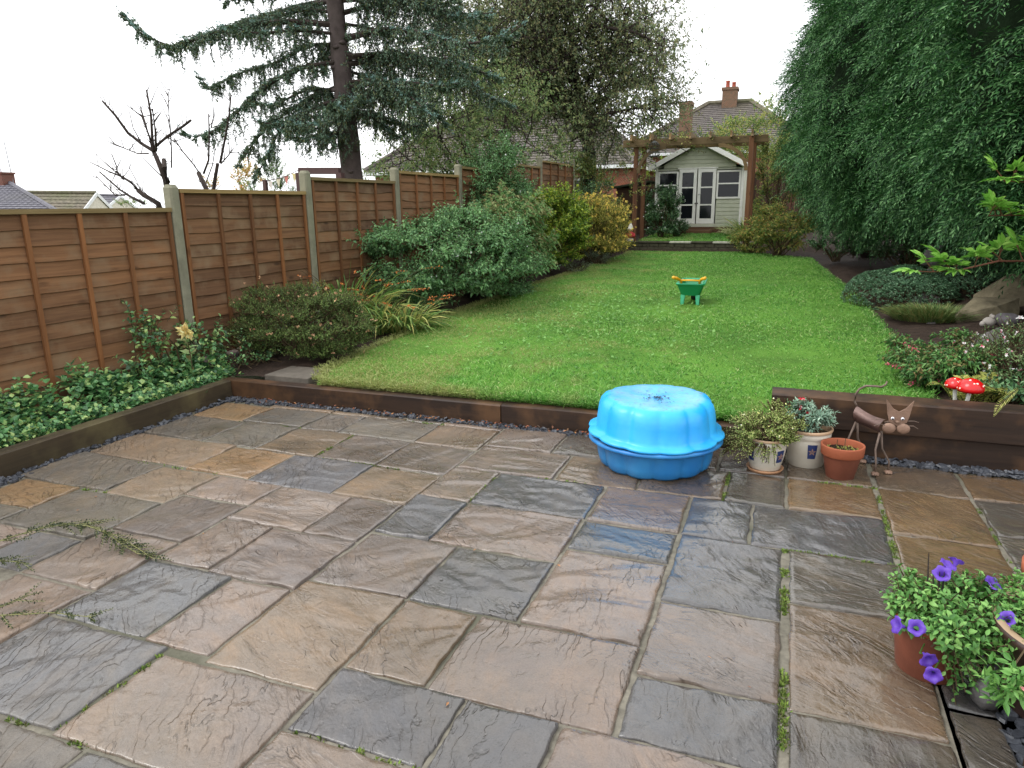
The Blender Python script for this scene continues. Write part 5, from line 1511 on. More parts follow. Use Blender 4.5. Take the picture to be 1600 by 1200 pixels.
# dried tan flower head
hp0 = at(291, 518, 4.62)
dh = thing('hydrangea_head', 'dried tan flower head rising above the ivy by the first post', 'flower', (hp0[0], hp0[1], .15))
MB().tube([(hp0[0]+.02, hp0[1], .12), (hp0[0]+.015, hp0[1], .35), tuple(hp0)], [.006, .005, .004], 5).build('stem', M_STEM, dh)
m = MB(); n = 60; D = rdir(n); D[:, 1] -= .4; leaves(m, hp0+.02*rdir(n), D, rdir(n), rng.uniform(.05, .085, n), .035, .2)
m.build('flower_head', leaf_mat('dried_bract', [(206, 186, 128), (186, 164, 108), (222, 206, 156)], .7, .3), dh)
sl_ = MB(); n = 26; t = rng.uniform(.15, .9, n); P = np.stack([hp0[0]+.015+0*t, hp0[1]+0*t, .12+(hp0[2]-.12)*t], 1)
leaves(sl_, P, rdir(n)*np.array([1, 1, .5])+[0, 0, .3], rdir(n)+[0, 0, 1], rng.uniform(.06, .11, n), .035, .2); sl_.build('foliage', G_BUDD, dh)
# thin rose shoot with a white bloom
pts = [at(218, 600, 4.3), at(212, 560, 4.35), at(208, 520, 4.4), at(204, 490, 4.4), at(195, 472, 4.4), at(178, 464, 4.4)]
rs = thing('climbing_rose', 'thin climbing shoot with a small white bloom against the first fence panel', 'rose', tuple(pts[0]))
MB().tube(pts, [.005, .004, .004, .003, .003, .002], 5).build('stem', M_STEM, rs)
m = MB(); n = 46; t = rng.uniform(0, 4.9, n); i0 = t.astype(int); f = (t-i0)[:, None]; PP = np.array(pts); P = PP[i0]*(1-f)+PP[i0+1]*f
leaves(m, P, rdir(n)+[0, 0, .2], rdir(n)+[0, 0, 1], rng.uniform(.03, .05, n), .028); m.build('foliage', G_IVY, rs)
m = MB(); n = 16; D = rdir(n); leaves(m, pts[-1]+.006*rdir(n), D, rdir(n), .026, .022); m.build('bloom', F_WHITE, rs)

# heather mound
c = np.array([-4.42, 5.74, .15])
shrub('heather_mound', 'dense dark heather mound with faded pinkish tips left of the lawn', 'shrub', c, .78, .60, .72, 66, 60, 9, .030, .013, G_HEATH, lobe=.34, up=.5, open_=.8, spike=.12, sl=(.06, .13), flowers=(F_PINKB, 120, .026, 3))
# crocosmia clumps
def clump(name, label, c, r, n, L, w, mat, lean=(0, 0), spread=.55, heads=0, bend=(.35, .95)):
    root = thing(name, label, 'plant', c)
    m = MB(); a = rng.uniform(0, 6.283, n); q = r*np.sqrt(rng.uniform(0, 1, n))
    P = np.asarray(c)+np.stack([q*np.cos(a), q*np.sin(a), 0*q-.02], 1)
    D = np.stack([np.cos(a)*spread*rng.uniform(.2, 1.2, n)+lean[0], np.sin(a)*spread*rng.uniform(.2, 1.2, n)+lean[1], np.ones(n)], 1)
    blades(m, P, D, L*rng.uniform(.55, 1.1, n), w*rng.uniform(.7, 1.2, n), rng.uniform(*bend, n), 6)
    m.build('leaves', mat, root)
    if heads:
        st, fl = MB(), MB()
        for k in range(heads):
            an = rng.uniform(0, 6.283); d = np.array([math.cos(an)*.7+lean[0], math.sin(an)*.7+lean[1], 1.0]); d /= np.linalg.norm(d)
            p0 = np.asarray(c)+np.array([math.cos(an), math.sin(an), 0])*r*.4; Lk = L*rng.uniform(.75, 1.05)
            hh = np.array([math.cos(an)+lean[0], math.sin(an)+lean[1], 0]); hh /= np.linalg.norm(hh)+1e-6
            pts = [p0, p0+d*Lk*.6, p0+d*Lk*.85+hh*Lk*.12, p0+d*Lk*.9+hh*Lk*.34]
            st.tube(pts, [.004, .003, .002, .0015], 4, False)
            t = np.linspace(.1, 1, 12)[:, None]; P = pts[2]*(1-t)+pts[3]*t
            leaves(fl, P, rdir(12)+[0, 0, .5], rdir(12), .022, .012)
        st.build('flower_stalks', M_STEM, root); fl.build('seedheads', F_ORANGE, root)
    return root
clump('crocosmia', 'arching clump of strap leaves with orange seedheads at the lawn edge', (-4.05, 7.15, .22), .22, 240, .62, .020, G_CROC, (.12, -.1), .7, 16)
clump('crocosmia', 'tall leaning clump of strap leaves behind the heather mound', (-4.75, 7.2, .25), .25, 230, 1.05, .022, G_CROC, (.25, -.05), .5, 12)
clump('crocosmia', 'pale strap leaves spilling between heather and the fuchsia bush', (-4.35, 7.0, .22), .2, 130, .72, .02, G_CROC, (.05, -.15), .7, 9)
clump('iris_clump', 'small fan of grey green sword leaves left of the heather by the fence', (-5.0, 6.3, .2), .12, 60, .72, .026, G_GREY, (-.05, -.12), .6, 5)

# big fuchsia bush and the shrubs going up the fence
shrub('fuchsia_bush', 'large spreading mid green bush with tiny pale flowers against the fence', 'shrub', (-4.42, 9.0, .25), 1.18, 1.5, 1.36, 90, 42, 8, .070, .038, G_FUCH, lobe=.28, spike=.38, flowers=(F_WHITE, 60, .022, 3), droop=.3)
shrub('fuchsia_bush', 'lower green bush spilling over the lawn edge right of the strap leaves', 'shrub', (-4.0, 10.1, .24), .75, .95, .82, 32, 34, 8, .062, .034, G_FUCH, lobe=.4, spike=.2, droop=.3)
shrub('climbing_rose_bush', 'tall bushy climber topping the fence above the other shrubs', 'shrub', (-4.78, 11.9, .8), .72, .85, 1.75, 50, 36, 8, .062, .036, G_FUCH, lobe=.42, spike=.2, flowers=(F_WHITE, 14, .03, 3))
shrub('buddleia', 'tall shrub with long pointed drooping grey green leaves', 'shrub', (-4.42, 11.1, .33), .8, .9, 1.5, 46, 26, 9, .13, .042, G_BUDD, lobe=.42, spike=.25, droop=.45)
shrub('yellow_green_shrub', 'rounded yellow green shrub between buddleia and goldenrod', 'shrub', (-4.30, 13.1, .38), .86, .9, 1.62, 56, 36, 8, .075, .045, G_YEL, lobe=.38, spike=.16)
shrub('goldenrod', 'golden yellow flowering goldenrod clump at the far left of the lawn', 'plant', (-3.92, 15.0, .42), .88, .9, 1.30, 50, 34, 12, .07, .017, G_GOLD, lobe=.4, spike=.25, up=.9, flowers=(F_YEL, 420, .05, 4), sl=(.2, .5))
shrub('goldenrod', 'paler yellow goldenrod clump against the terrace wall end', 'plant', (-3.95, 16.6, .5), .55, .6, 1.35, 24, 22, 10, .062, .014, G_GOLD, lobe=.42, spike=.25, up=.9, flowers=(F_YEL, 160, .05, 4), sl=(.2, .5))
shrub('grey_leaved_shrub', 'small grey green mound at the foot of the goldenrod', 'shrub', (-3.62, 14.5, .38), .32, .3, .42, 14, 18, 7, .03, .014, G_GREY, lobe=.4)
shrub('grey_leaved_shrub', 'low grey green tuft at the lawn edge below the yellow green shrub', 'shrub', (-3.72, 13.2, .34), .3, .3, .26, 9, 14, 7, .03, .014, G_GREY, lobe=.4)
shrub('shade_shrub', 'dark leafy shrub filling the corner by the left pergola post', 'shrub', (-4.6, 18.3, .7), .8, .8, 1.5, 30, 20, 7, .07, .04, G_DARK, lobe=.4)
shrub('shade_shrub', 'light green bush in front of the end of the stepped fence', 'shrub', (-4.55, 17.2, .6), .5, .5, 1.15, 20, 20, 7, .055, .03, G_CLIMB, lobe=.4)

shrub('shade_shrub', 'tall leafy shrub screening the brick wall left of the pergola', 'shrub', (-5.35, 19.6, .75), .95, .8, 2.1, 36, 24, 7, .075, .045, G_CLIMB, lobe=.4)
# upper terrace
shrub('camellia', 'glossy dark evergreen with white blossoms left of the summerhouse doors', 'shrub', (-3.05, 19.0, .74), .52, .5, 1.25, 36, 28, 7, .08, .04, G_DARK, lobe=.4, flowers=(F_WHITE, 60, .035, 3))
shrub('camellia', 'smaller dark evergreen beside the summerhouse step', 'shrub', (-2.72, 19.3, .76), .34, .34, .55, 14, 18, 7, .06, .03, G_DARK, lobe=.45)
clump('ornamental_grass', 'pale striped grass clump by the right corner of the summerhouse', (-1.35, 20.2, .77), .14, 120, .62, .016, leaf_mat('striped_grass', [(150, 156, 110), (186, 184, 140), (116, 132, 78)], .5, .3), (0, 0), .9)
clump('ornamental_grass', 'taller green grass clump behind the right pergola post', (-1.0, 19.6, .75), .16, 140, .9, .018, G_CROC, (0, 0), .6)
shrub('climbing_plant', 'leafy climber covering the right end of the pergola', 'climber', (-.35, 19.2, .75), .62, .8, 2.6, 36, 24, 7, .075, .045, G_CLIMB, lobe=.38)
cb = thing('pergola_vine', 'loose vine trailing over the pergola beam and left post', 'climber', (-2.2, 17.9, 3.1))
m, st = MB(), MB(); n = 190
x = rng.uniform(-3.7, -.6, n); A = np.stack([x, rng.uniform(17.75, 18.9, n), rng.uniform(2.98, 3.2, n)], 1)
A2_ = np.stack([-3.5+rng.normal(size=50)*.12, 17.95+rng.normal(size=50)*.12, rng.uniform(1.8, 3.1, 50)], 1); A = np.concatenate([A, A2_])
B = A+rdir(len(A))*np.array([.3, .2, .2])+[0, 0, .04]
shoots(m, A, B, 7, .07, .042, stem=st); m.build('foliage', G_CLIMB, cb); st.build('stems', M_STEM, cb)
shrub('tall_autumn_tree', 'loose leafy tree turning yellow behind the summerhouse roof', 'tree', (-1.1, 26.5, 1.0), 1.9, 1.4, 3.75, 70, 34, 8, .09, .06, G_CLIMB, lobe=.34, spike=.2)
shrub('conical_green_tree', 'bright green bush behind the left slope of the summerhouse roof', 'tree', (-4.05, 25.0, 1.0), .9, .9, 2.0, 26, 22, 8, .07, .04, G_YEL, lobe=.4)
# yellowing peony and companions at the hedge end
shrub('peony_clump', 'yellowing leafy clump at the far right corner of the lawn', 'plant', (-.15, 16.7, .50), .78, .6, 1.15, 34, 20, 7, .10, .034, G_AUT, lobe=.4, spike=.2, droop=.3)
shrub('peony_clump', 'lower green and brown clump spilling over the terrace wall end', 'plant', (-.75, 17.35, .45), .5, .4, .62, 18, 18, 7, .08, .03, G_AUT, lobe=.42, droop=.3)
shrub('ivy_bush', 'dark leafy undergrowth beneath the left end of the hedge', 'shrub', (.95, 15.6, .5), .55, .5, .5, 14, 16, 6, .06, .04, G_DARK, lobe=.45)

shrub('ivy_bush', 'dark ivy added between the trunks to darken the space under the hedge', 'shrub', (1.9, 13.4, .5), .6, .7, .55, 18, 18, 6, .06, .04, G_DARK, lobe=.45)  # this bush and the next are added to deepen the dark under the hedge
shrub('ivy_bush', 'dark ivy added behind the blue green mound to darken the hedge foot', 'shrub', (2.9, 12.0, .6), .7, .8, .7, 20, 18, 6, .06, .04, G_DARK, lobe=.45)

# ================================================================== right-hand bed
G_PACH = leaf_mat('pachysandra_leaf', [(44, 74, 52), (58, 92, 64), (76, 110, 80), (98, 130, 98)], .4, .15)
def mound(name, label, cat, cx, cy, rx, ry, h, n, m_, L, w, mat, zoff=0.0, **kw):
    root = thing(name, label, cat, (cx, cy, zb(cx, cy)))
    lv, st = MB(), MB()
    a = rng.uniform(0, 6.283, n); q = np.sqrt(rng.uniform(0, 1, n))
    x, y = cx+rx*q*np.cos(a), cy+ry*q*np.sin(a)
    z = bed_z(x, y)+h*np.sqrt(np.clip(1-q**2.6, 0, 1))*(1+.18*fnoise(x, y, 5, 4, 3))+zoff
    B = np.stack([x, y, z], 1); A = B-np.stack([.02*np.cos(a), .02*np.sin(a), np.full(n, .08)], 1)
    shoots(lv, A, B, m_, L, w, stem=st, **kw)
    st.build('stems', M_STEM, root); lv.build('foliage', mat, root); return root
mound('pachysandra_mound', 'low spreading mound of small blue green rosettes under the hedge', 'ground cover', 1.42, 10.45, .68, .75, .40, 1900, 8, .045, .018, G_PACH, up=.3, open_=1.2, t0=.7)
mound('pachysandra_mound', 'right hand spread of blue green rosettes behind the rocks', 'ground cover', 2.25, 11.0, .75, .7, .30, 1500, 8, .045, .018, G_PACH, up=.3, open_=1.2, t0=.7)
hx = at(1462, 488, 9.0)
root = thing('heather_tuft', 'wiry dark green heather tuft on the bare soil', 'plant', (hx[0], 9.1, zb(hx[0], 9.1)))
m = MB(); n = 2200; a = rng.uniform(0, 6.283, n); q = np.sqrt(rng.uniform(0, 1, n)); P = np.stack([hx[0]+.40*q*np.cos(a), 9.15+.26*q*np.sin(a), zb(hx[0], 9.1)+0*q], 1)
D = np.stack([np.cos(a)*q*.9, np.sin(a)*q*.9, np.ones(n)], 1)+rng.normal(size=(n, 3))*.15
blades(m, P, D, rng.uniform(.16, .30, n), .008, .4, 4); m.build('foliage', leaf_mat('heather_wiry', [(62, 84, 42), (80, 104, 54), (100, 120, 68), (112, 106, 64)], .6, .2), root)
G_PERS = leaf_mat('persicaria_leaf', [(48, 82, 42), (64, 102, 52), (82, 122, 64), (102, 138, 80), (110, 98, 64)], .4, .25)
shrub('persicaria', 'leafy green clump with thin pink flower spikes behind the raised sleeper', 'plant', (1.18, 6.1, .24), .38, .42, .38, 28, 26, 7, .062, .024, G_PERS, lobe=.42, droop=.35, sl=(.05, .14))
sp = thing('persicaria_spikes', 'slender pink flower spikes leaning out over the lawn edge', 'flowers', (.95, 6.0, .3))
m, fl = MB(), MB()
for (px, py), (qx, qy) in (((1440, 580), (1385, 570)), ((1460, 560), (1412, 536)), ((1470, 585), (1455, 598)), ((1480, 600), (1466, 592)), ((1450, 590), (1420, 600)), ((1500, 545), (1560, 556))):
    a, b_ = at(px, py, 5.9), at(qx, qy, 5.75); m.tube([a, (a+b_)/2+[0, 0, .03], b_], .0025, 4, False)
    n = 26; t = rng.uniform(.55, 1, n)[:, None]; leaves(fl, a*(1-t)+b_*t+rng.normal(size=(n, 3))*.005, rdir(n), rdir(n), .014, .010)
m.build('stalks', M_STEM, sp); fl.build('florets', leaf_mat('pink_floret', [(176, 60, 96), (196, 90, 116), (150, 60, 70)], .6, .2), sp)
shrub('white_salvia', 'airy plant dotted with white and pink flowers at the right edge', 'plant', (1.62, 5.95, .26), .42, .45, .50, 30, 24, 7, .035, .014, leaf_mat('salvia_leaf', [(62, 88, 52), (84, 108, 66), (110, 130, 84)], .5, .25), lobe=.42, spike=.3, sl=(.1, .25), flowers=(leaf_mat('salvia_petal', [(226, 220, 216), (232, 226, 226), (214, 206, 206), (206, 90, 116)], .5, .3), 130, .022, 3))
shrub('leafy_edging_plant', 'dark leafy plant behind the sleeper right of the toadstools', 'plant', (1.72, 5.45, .24), .38, .3, .30, 14, 16, 6, .06, .03, G_DARK, lobe=.45)
fn = thing('fern', 'yellow green fern fronds arching over the toadstools', 'fern', (1.28, 5.55, .25))
m, st = MB(), MB(); G_FERN = leaf_mat('fern_leaf', [(120, 128, 58), (150, 152, 78), (96, 112, 50), (172, 168, 100)], .5, .35)
for k in range(30):
    an = rng.uniform(0, 6.283); L = rng.uniform(.22, .42); c0 = np.array([1.30+rng.normal()*.08, 5.52+rng.normal()*.07, .26])
    d = np.array([math.cos(an)*.6, math.sin(an)*.5-.15, rng.uniform(.8, 1.5)]); d /= np.linalg.norm(d)
    t = np.linspace(0, 1, 18)[:, None]; P = c0+d*L*t+np.array([d[0]*.3, d[1]*.3, -.6])*L*t**2.2
    st.tube(P[::4], .0022, 3, False)
    T = unit(np.gradient(P, axis=0)); Sx = unit(np.cross(T, [[0, 0, 1.]])); ln = .065*np.sin(np.pi*np.clip(t[:, 0]*.9+.1, 0, 1))+.006
    for s_ in (-1, 1):
        leaves(m, P, Sx*s_+T*.5, np.cross(Sx, T), ln, ln*.28, .1)
m.build('fronds', G_FERN, fn); st.build('stalks', M_STEM, fn)
# golden fern sprig hanging over the raised sleeper
sg_ = thing('fern_sprig', 'single yellowish fern frond drooping over the raised sleeper', 'fern', (1.32, 4.95, .4))
P0 = [at(1590, 608, 5.02), at(1577, 618, 4.93), at(1562, 632, 4.80), at(1553, 650, 4.755)]; t = np.linspace(0, 1, 24)
P = np.stack([np.interp(t, np.linspace(0, 1, 4), [p[k] for p in P0]) for k in range(3)], 1); m = MB()
T = unit(np.gradient(P, axis=0)); Sx = unit(np.cross(T, [[0, -1., .3]]))
for s_ in (-1, 1): leaves(m, P, Sx*s_+T*.7, np.tile([[0, -1., .4]], (24, 1)), .034*np.sin(np.pi*(t*.85+.12)), .0055, .1)
m.build('leaflets', G_FERN, sg_); MB().tube(P[::3], .002, 4).build('stalk', M_STEM, sg_)

# tree peony reaching in from the right
G_PEON = leaf_mat('tree_peony_leaf', [(74, 120, 44), (96, 144, 56), (116, 160, 72), (136, 170, 88)], .35, .35)
tp_ = thing('tree_peony', 'tree peony with large divided leaves reaching in from the right edge', 'shrub', (2.3, 6.7, .35))
st, lv = MB(), MB()
base = np.array([2.55, 6.9, .3])
stems_ = [[base, at(1690, 520, 6.9), at(1625, 408, 6.6), at(1560, 408, 6.3), at(1500, 422, 6.1), at(1452, 425, 6.0)],
          [base, at(1700, 480, 6.9), at(1660, 360, 6.7), at(1600, 336, 6.4), at(1545, 337, 6.2)],
          [base, at(1710, 430, 7.0), at(1680, 310, 6.9), at(1615, 285, 6.6), at(1570, 283, 6.4)],
          [base, at(1690, 500, 7.0), at(1650, 380, 6.9), at(1620, 360, 6.7)]]
def compound(p, d, L):
    """divided leaf: stalk with three groups of lance-shaped lobes"""
    d = d/np.linalg.norm(d); up_ = np.array([0, 0, 1.]); s = np.cross(d, up_); s /= np.linalg.norm(s)+1e-6; nn_ = np.cross(s, d)
    st.tube([p, p+d*L*.55], [.004, .003], 4, False)
    PP, DD, LL = [], [], []
    for k, (pos, an) in enumerate(((.55, 0), (.42, .75), (.42, -.75))):
        q = p+d*L*pos; dd = d*math.cos(an)+s*math.sin(an)
        if k: st.tube([p+d*L*.35, q+dd*L*.1], .0025, 4, False)
        for a2 in (-.75, -.38, 0, .38, .75):
            PP.append(q+dd*L*.1); DD.append(dd*math.cos(a2)+np.cross(nn_, dd)*math.sin(a2)+rng.normal(size=3)*.12+[0, 0, .05]); LL.append(L*(.52-.22*abs(a2))*rng.uniform(.85, 1.1))
    LL = np.array(LL); lv = MB(); bigleaves(lv, np.array(PP), np.array(DD), np.tile(nn_, (15, 1))+rng.normal(size=(15, 3))*.25, LL, LL*.32, prof=(.05, .8, 1, .6, 0), fold=.15, curl=.25)
    lv.build('leaf', G_PEON, tp_)
for s_ in stems_:
    P = np.array(s_); st.tube(P, np.linspace(.012, .004, len(P)), 6)
    for k in range(2, len(P)):
        for j in range(4 if k < len(P)-1 else 5):
            f = rng.uniform(0, 1); p = P[k]*(1-f)+P[k-1]*f if j else P[k]
            ax = unit(P[k]-P[k-1])
            compound(p, ax*.5+rdir(1)[0]*.55+np.array([-.1, -.15, .55]), rng.uniform(.19, .28))
st.build('stems', plain('reddish_stem', (104, 66, 50), .6), tp_)

# ================================================================== pot plants
def potplant(name, label, c, r, z, h, nl, ns, m_, L, w, mat, **kw):
    return shrub(name, label, 'plant', (c[0], c[1], z), r, r, h, nl, ns, m_, L, w, mat, **kw)
G_VAR = leaf_mat('variegated_leaf', [(102, 126, 60), (130, 148, 80), (154, 164, 102), (84, 108, 48), (172, 174, 118)], .5, .3)
G_SILV = leaf_mat('silver_leaf', [(96, 124, 108), (124, 148, 130), (150, 170, 152), (84, 112, 92)], .6, .2)
potplant('trailing_plant', 'bushy variegated yellow green plant spilling over its cream pot', p1, .195, .165, .25, 34, 30, 9, .017, .011, G_VAR, lobe=.4, spike=.2, sl=(.03, .08), flowers=(leaf_mat('yellow_speck', [(206, 200, 130)], .6), 40, .010, 3))
m, st = MB(), MB(); n = 150; a = rng.uniform(1.9, 5.4, n); A = np.stack([p1[0]+.115*np.cos(a), p1[1]+.115*np.sin(a), np.full(n, .20)], 1)
A[:, 0] -= .02; B = A+np.stack([np.cos(a)*.10-.03, np.sin(a)*.05, rng.uniform(-.13, .03, n)], 1)
keep = (np.cos(a) < -.2) | (rng.uniform(0, 1, n) < .25)
shoots(m, A[keep], B[keep], 12, .015, .009, stem=st)
tr = thing('trailing_plant', 'wispy trailing stems hanging over the left of the small cream pot', 'plant', (p1[0]-.1, p1[1], .2)); m.build('foliage', G_VAR, tr); st.build('stems', M_STEM, tr)
potplant('silver_ragwort', 'silver grey leaved plant in the larger cream pot', p2, .13, .215, .20, 16, 14, 8, .045, .014, G_SILV, lobe=.45, spike=.15, sl=(.04, .08))
potplant('busy_lizzie', 'small red and white flowers on dark leaves between the two cream pots', (p2[0]-.10, p2[1]-.02), .08, .22, .19, 9, 8, 6, .035, .022, G_DARK, lobe=.5, flowers=(F_RED, 6, .026, 6))
G_PET = leaf_mat('petunia_leaf', [(52, 90, 40), (68, 110, 50), (86, 128, 62), (108, 146, 78)], .5, .25)
potplant('petunia', 'trailing petunia with purple trumpet flowers filling the tall terracotta pot', (pp[0]+.05, pp[1]+.0), .20, .15, .19, 40, 18, 7, .034, .018, G_PET, lobe=.45, big=True, spike=.25, low=-.6, sl=(.05, .12), droop=.25)
potplant('petunia', 'second petunia sprawling over the dark pot with pink blooms', (pt[0]-.03, pt[1]+.08), .27, .20, .15, 26, 14, 7, .038, .018, G_PET, lobe=.42, spike=.25, sl=(.05, .12), droop=.25)
m, st = MB(), MB()
c = at(1568, 1065, 2.22); A = np.tile(c+[.05, .12, .06], (24, 1)); B = c+rdir(24)*np.array([.06, .06, .06])
shoots(m, B-rdir(24)*.04, B, 6, .045, .018, big=True, stem=st)
tr = thing('petunia_shoot', 'drooping petunia shoot with a pink bud in front of the dark pot', 'plant', tuple(c)); m.build('foliage', G_PET, tr)
MB().tube([c+[.10, .16, .16], c+[.06, .06, .09], c, c+[.01, 0, -.08]], [.004, .003, .003, .002], 5).build('stem', M_STEM, tr)
m = MB(); n = 10; leaves(m, c+[.05, -.04, .0]+.006*rdir(n), rdir(n), rdir(n), .02, .014); m.build('bud', F_RED, tr)
tr = thing('petunia', 'petunia stems trailing down over the right front of the tall terracotta pot', 'plant', (pp[0]+.1, pp[1]-.1, .2))
m, st = MB(), MB(); n = 46; a = rng.uniform(-1.75, .5, n); A = np.stack([pp[0]+.13*np.cos(a)+.02, pp[1]+.13*np.sin(a), rng.uniform(.17, .25, n)], 1)
B = A+np.stack([np.cos(a)*.07+.03, np.sin(a)*.06, -rng.uniform(.03, .19, n)], 1)
shoots(m, A, B, 8, .034, .017, big=True, stem=st); m.build('foliage', G_PET, tr); st.build('stems', M_STEM, tr)
# petunia trumpets
fb = thing('petunia_blooms', 'purple trumpet blooms scattered over the petunia', 'flowers', (pp[0], pp[1], .25))
for (px, py, yy_, nd) in ((1472, 897, 2.58, (-.2, -.6, .7)), (1480, 884, 2.62, (.4, -.1, .8)), (1403, 977, 2.40, (-.9, -.3, .25)), (1432, 981, 2.40, (-.1, -.75, .7)), (1450, 1030, 2.36, (.3, -.9, -.1)), (1458, 1054, 2.34, (-.15, -.95, .15)), (1550, 912, 2.62, (.5, -.3, .8)), (1574, 968, 2.45, (-.4, -.6, .7)), (1494, 878, 2.66, (.3, .5, .7))):
    c = at(px, py, yy_); d = np.array(nd); d = d/np.linalg.norm(d); s = np.cross(d, [0, 0, 1.]); s /= np.linalg.norm(s); u2 = np.cross(s, d)
    th = np.arange(20)*2*np.pi/20; m = MB(); V = []; k_ = rng.uniform(.68, .95); ph_ = rng.uniform(0, 6)
    MB().tube([c-d*.03*k_, c-d*.05-np.array([0, 0, .02])*k_, c-d*.06+np.array([.03, .05, .0])], .0022, 4).build('stalk', G_PET, fb)
    for r_, h_, fl_ in ((.004, -.03, 0), (.007, -.012, 0), (.014, .0, .0), (.026, .008, .2), (.031, .005, .5)):
        rr = r_*k_*(1+.09*np.cos(5*th+ph_)*fl_*2+.06*np.sin(3*th+ph_*2)*fl_); V.append(c+d*(h_+.008*fl_*np.cos(5*th+ph_*1.7)+.004*fl_*np.sin(9*th))[:, None]+rr[:, None]*(np.cos(th)[:, None]*s+np.sin(th)[:, None]*u2))
    V = np.array(V); i = np.arange(4)[:, None]*20; j = np.arange(20)[None]; j2 = (j+1) % 20
    m.add(V.reshape(-1, 3), np.stack([i+j, i+j2, i+20+j2, i+20+j], -1).reshape(-1, 4)); m.build('bloom', F_PURP, fb, smooth=True)
m = MB()
for dx in (-.03, 0, .03, .05):
    a = at(1455+dx*300, 955, 2.58); m.tube([a, a+[-.005, 0, .10], a+[-.012+dx*.1, .0, .22 if dx == -.03 else .15]], [.004, .003, .0015], 4)
tag(m.build('dead_stems', plain('dead_stem', (42, 34, 32), .8)), 'bare dark dead flower stalks standing in the petunia pot', 'stems')

# ================================================================== stems lying over the patio at the left
G_COTO = leaf_mat('cotoneaster_leaf', [(40, 50, 32), (54, 64, 40), (72, 80, 48), (34, 42, 30)], .4, .15)
M_COTO = plain('yellow_green_stem', (122, 122, 74), .6)
def spray(label, pix, zs, sub, L):
    pts = np.array([atz(px, py, z) for (px, py), z in zip(pix, zs)])
    root = thing('cotoneaster_branch', label, 'branch', tuple(pts[0]))
    t = np.linspace(0, 1, 40); tk = np.linspace(0, 1, len(pts)); P = np.stack([np.interp(t, tk, pts[:, k]) for k in range(3)], 1)
    st, lv = MB(), MB(); st.tube(P[::3], np.linspace(.0036, .0015, 14), 5)
    k = rng.integers(4, 40, sub); ax = unit(np.gradient(P, axis=0))[k]
    A = P[k]; sd_ = np.cross(ax, [0, 0, 1.])*rng.choice([-1, 1], (sub, 1)); B = A+(ax*.8+sd_*.6+rng.normal(size=(sub, 3))*.15)*rng.uniform(.04, .13, (sub, 1)); B[:, 2] = np.maximum(B[:, 2], .012)
    shoots(lv, A, B, 18, L*1.15, L*.65, t0=.1, open_=1.0); tri_stems(st, A, B, .0016); shoots(lv, P[:-4:2], P[4::2], 6, L, L*.5, t0=.05)
    st.build('stem', M_COTO, root); lv.build('foliage', G_COTO, root)
spray('long arching twig with tiny dark leaves lying over the left slabs', [(-120, 890), (-40, 858), (30, 835), (90, 818), (140, 820), (190, 840), (238, 872)], [.12, .12, .11, .10, .08, .05, .02], 46, .014)
spray('short drooping side twig with tiny leaves below the long arching one', [(95, 818), (140, 822), (170, 835), (190, 850), (215, 865)], [.1, .09, .06, .04, .02], 26, .013)
spray('thin pale twig reaching onto the dark slab from the left edge', [(-100, 975), (-30, 963), (30, 960), (80, 957), (140, 964)], [.06, .05, .04, .03, .015], 12, .013)
spray('small leafy twig tip above the thin pale one at the left edge', [(-60, 965), (-10, 952), (15, 943), (50, 928)], [.05, .05, .05, .05], 6, .012)
spray('leafy twig tip on the third slab row at the left edge', [(-60, 880), (-10, 876), (20, 877), (50, 882)], [.05, .04, .03, .015], 8, .012)
bp = atz(-170, 905, 0)
root = thing('flower_pot', 'grey pot outside the left edge from which the twigs spread', 'flower pot', tuple(bp))
MB().lathe([(0, 0), (.12, 0), (.16, .2), (.18, .2), (.18, .24), (.15, .24), (.14, .2), (.001, .2)], bp, 32).build('body', plain('grey_pot', (110, 106, 100), .7), root, smooth=True)
# corner pot with a pink flower, bottom left
bp = np.array([-2.05, .99, 0])
root = thing('flower_pot', 'small terracotta pot with a pink flower in the bottom left corner', 'flower pot', tuple(bp))
MB().lathe([(0, 0), (.06, 0), (.085, .12), (.095, .12), (.095, .15), (.08, .15), (.075, .13), (.001, .13)], bp, 28).build('body', M_TERRAD, root, smooth=True)
fl = MB(); n = 14; leaves(fl, bp+np.array([.0, .03, .17])+.008*rdir(n), rdir(n)+[0, 0, .4], rdir(n), .03, .024); fl.build('bloom', leaf_mat('magenta_petal', [(190, 70, 150), (210, 110, 176)], .5), root)
lv = MB(); A = np.tile(bp+[0, 0, .12], (16, 1)); B = A+rdir(16)*.07+[0, 0, .05]; shoots(lv, A, B, 5, .035, .018); lv.build('foliage', G_PET, root)
MB().tube([bp+[-.1, .1, .02], bp+[0, .09, .12], bp+[.08, .06, .1], bp+[.15, .02, .04]], .003, 5).build('stem', G_PET, root)

# ================================================================== trees
M_BARK = plain('grey_brown_bark', (88, 78, 76), .9, .2, .25, 7, .9)
M_BARKD = plain('dark_bark', (62, 54, 50), .9, .2, .25, 9, .8)
G_SPRUCE = leaf_mat('spruce_needle', [(48, 68, 52), (60, 82, 62), (72, 94, 76), (92, 114, 98), (86, 92, 54)], .5, .12)
G_BLUE = leaf_mat('spruce_tip_needle', [(84, 112, 106), (100, 126, 120), (70, 96, 90)], .5, .12)

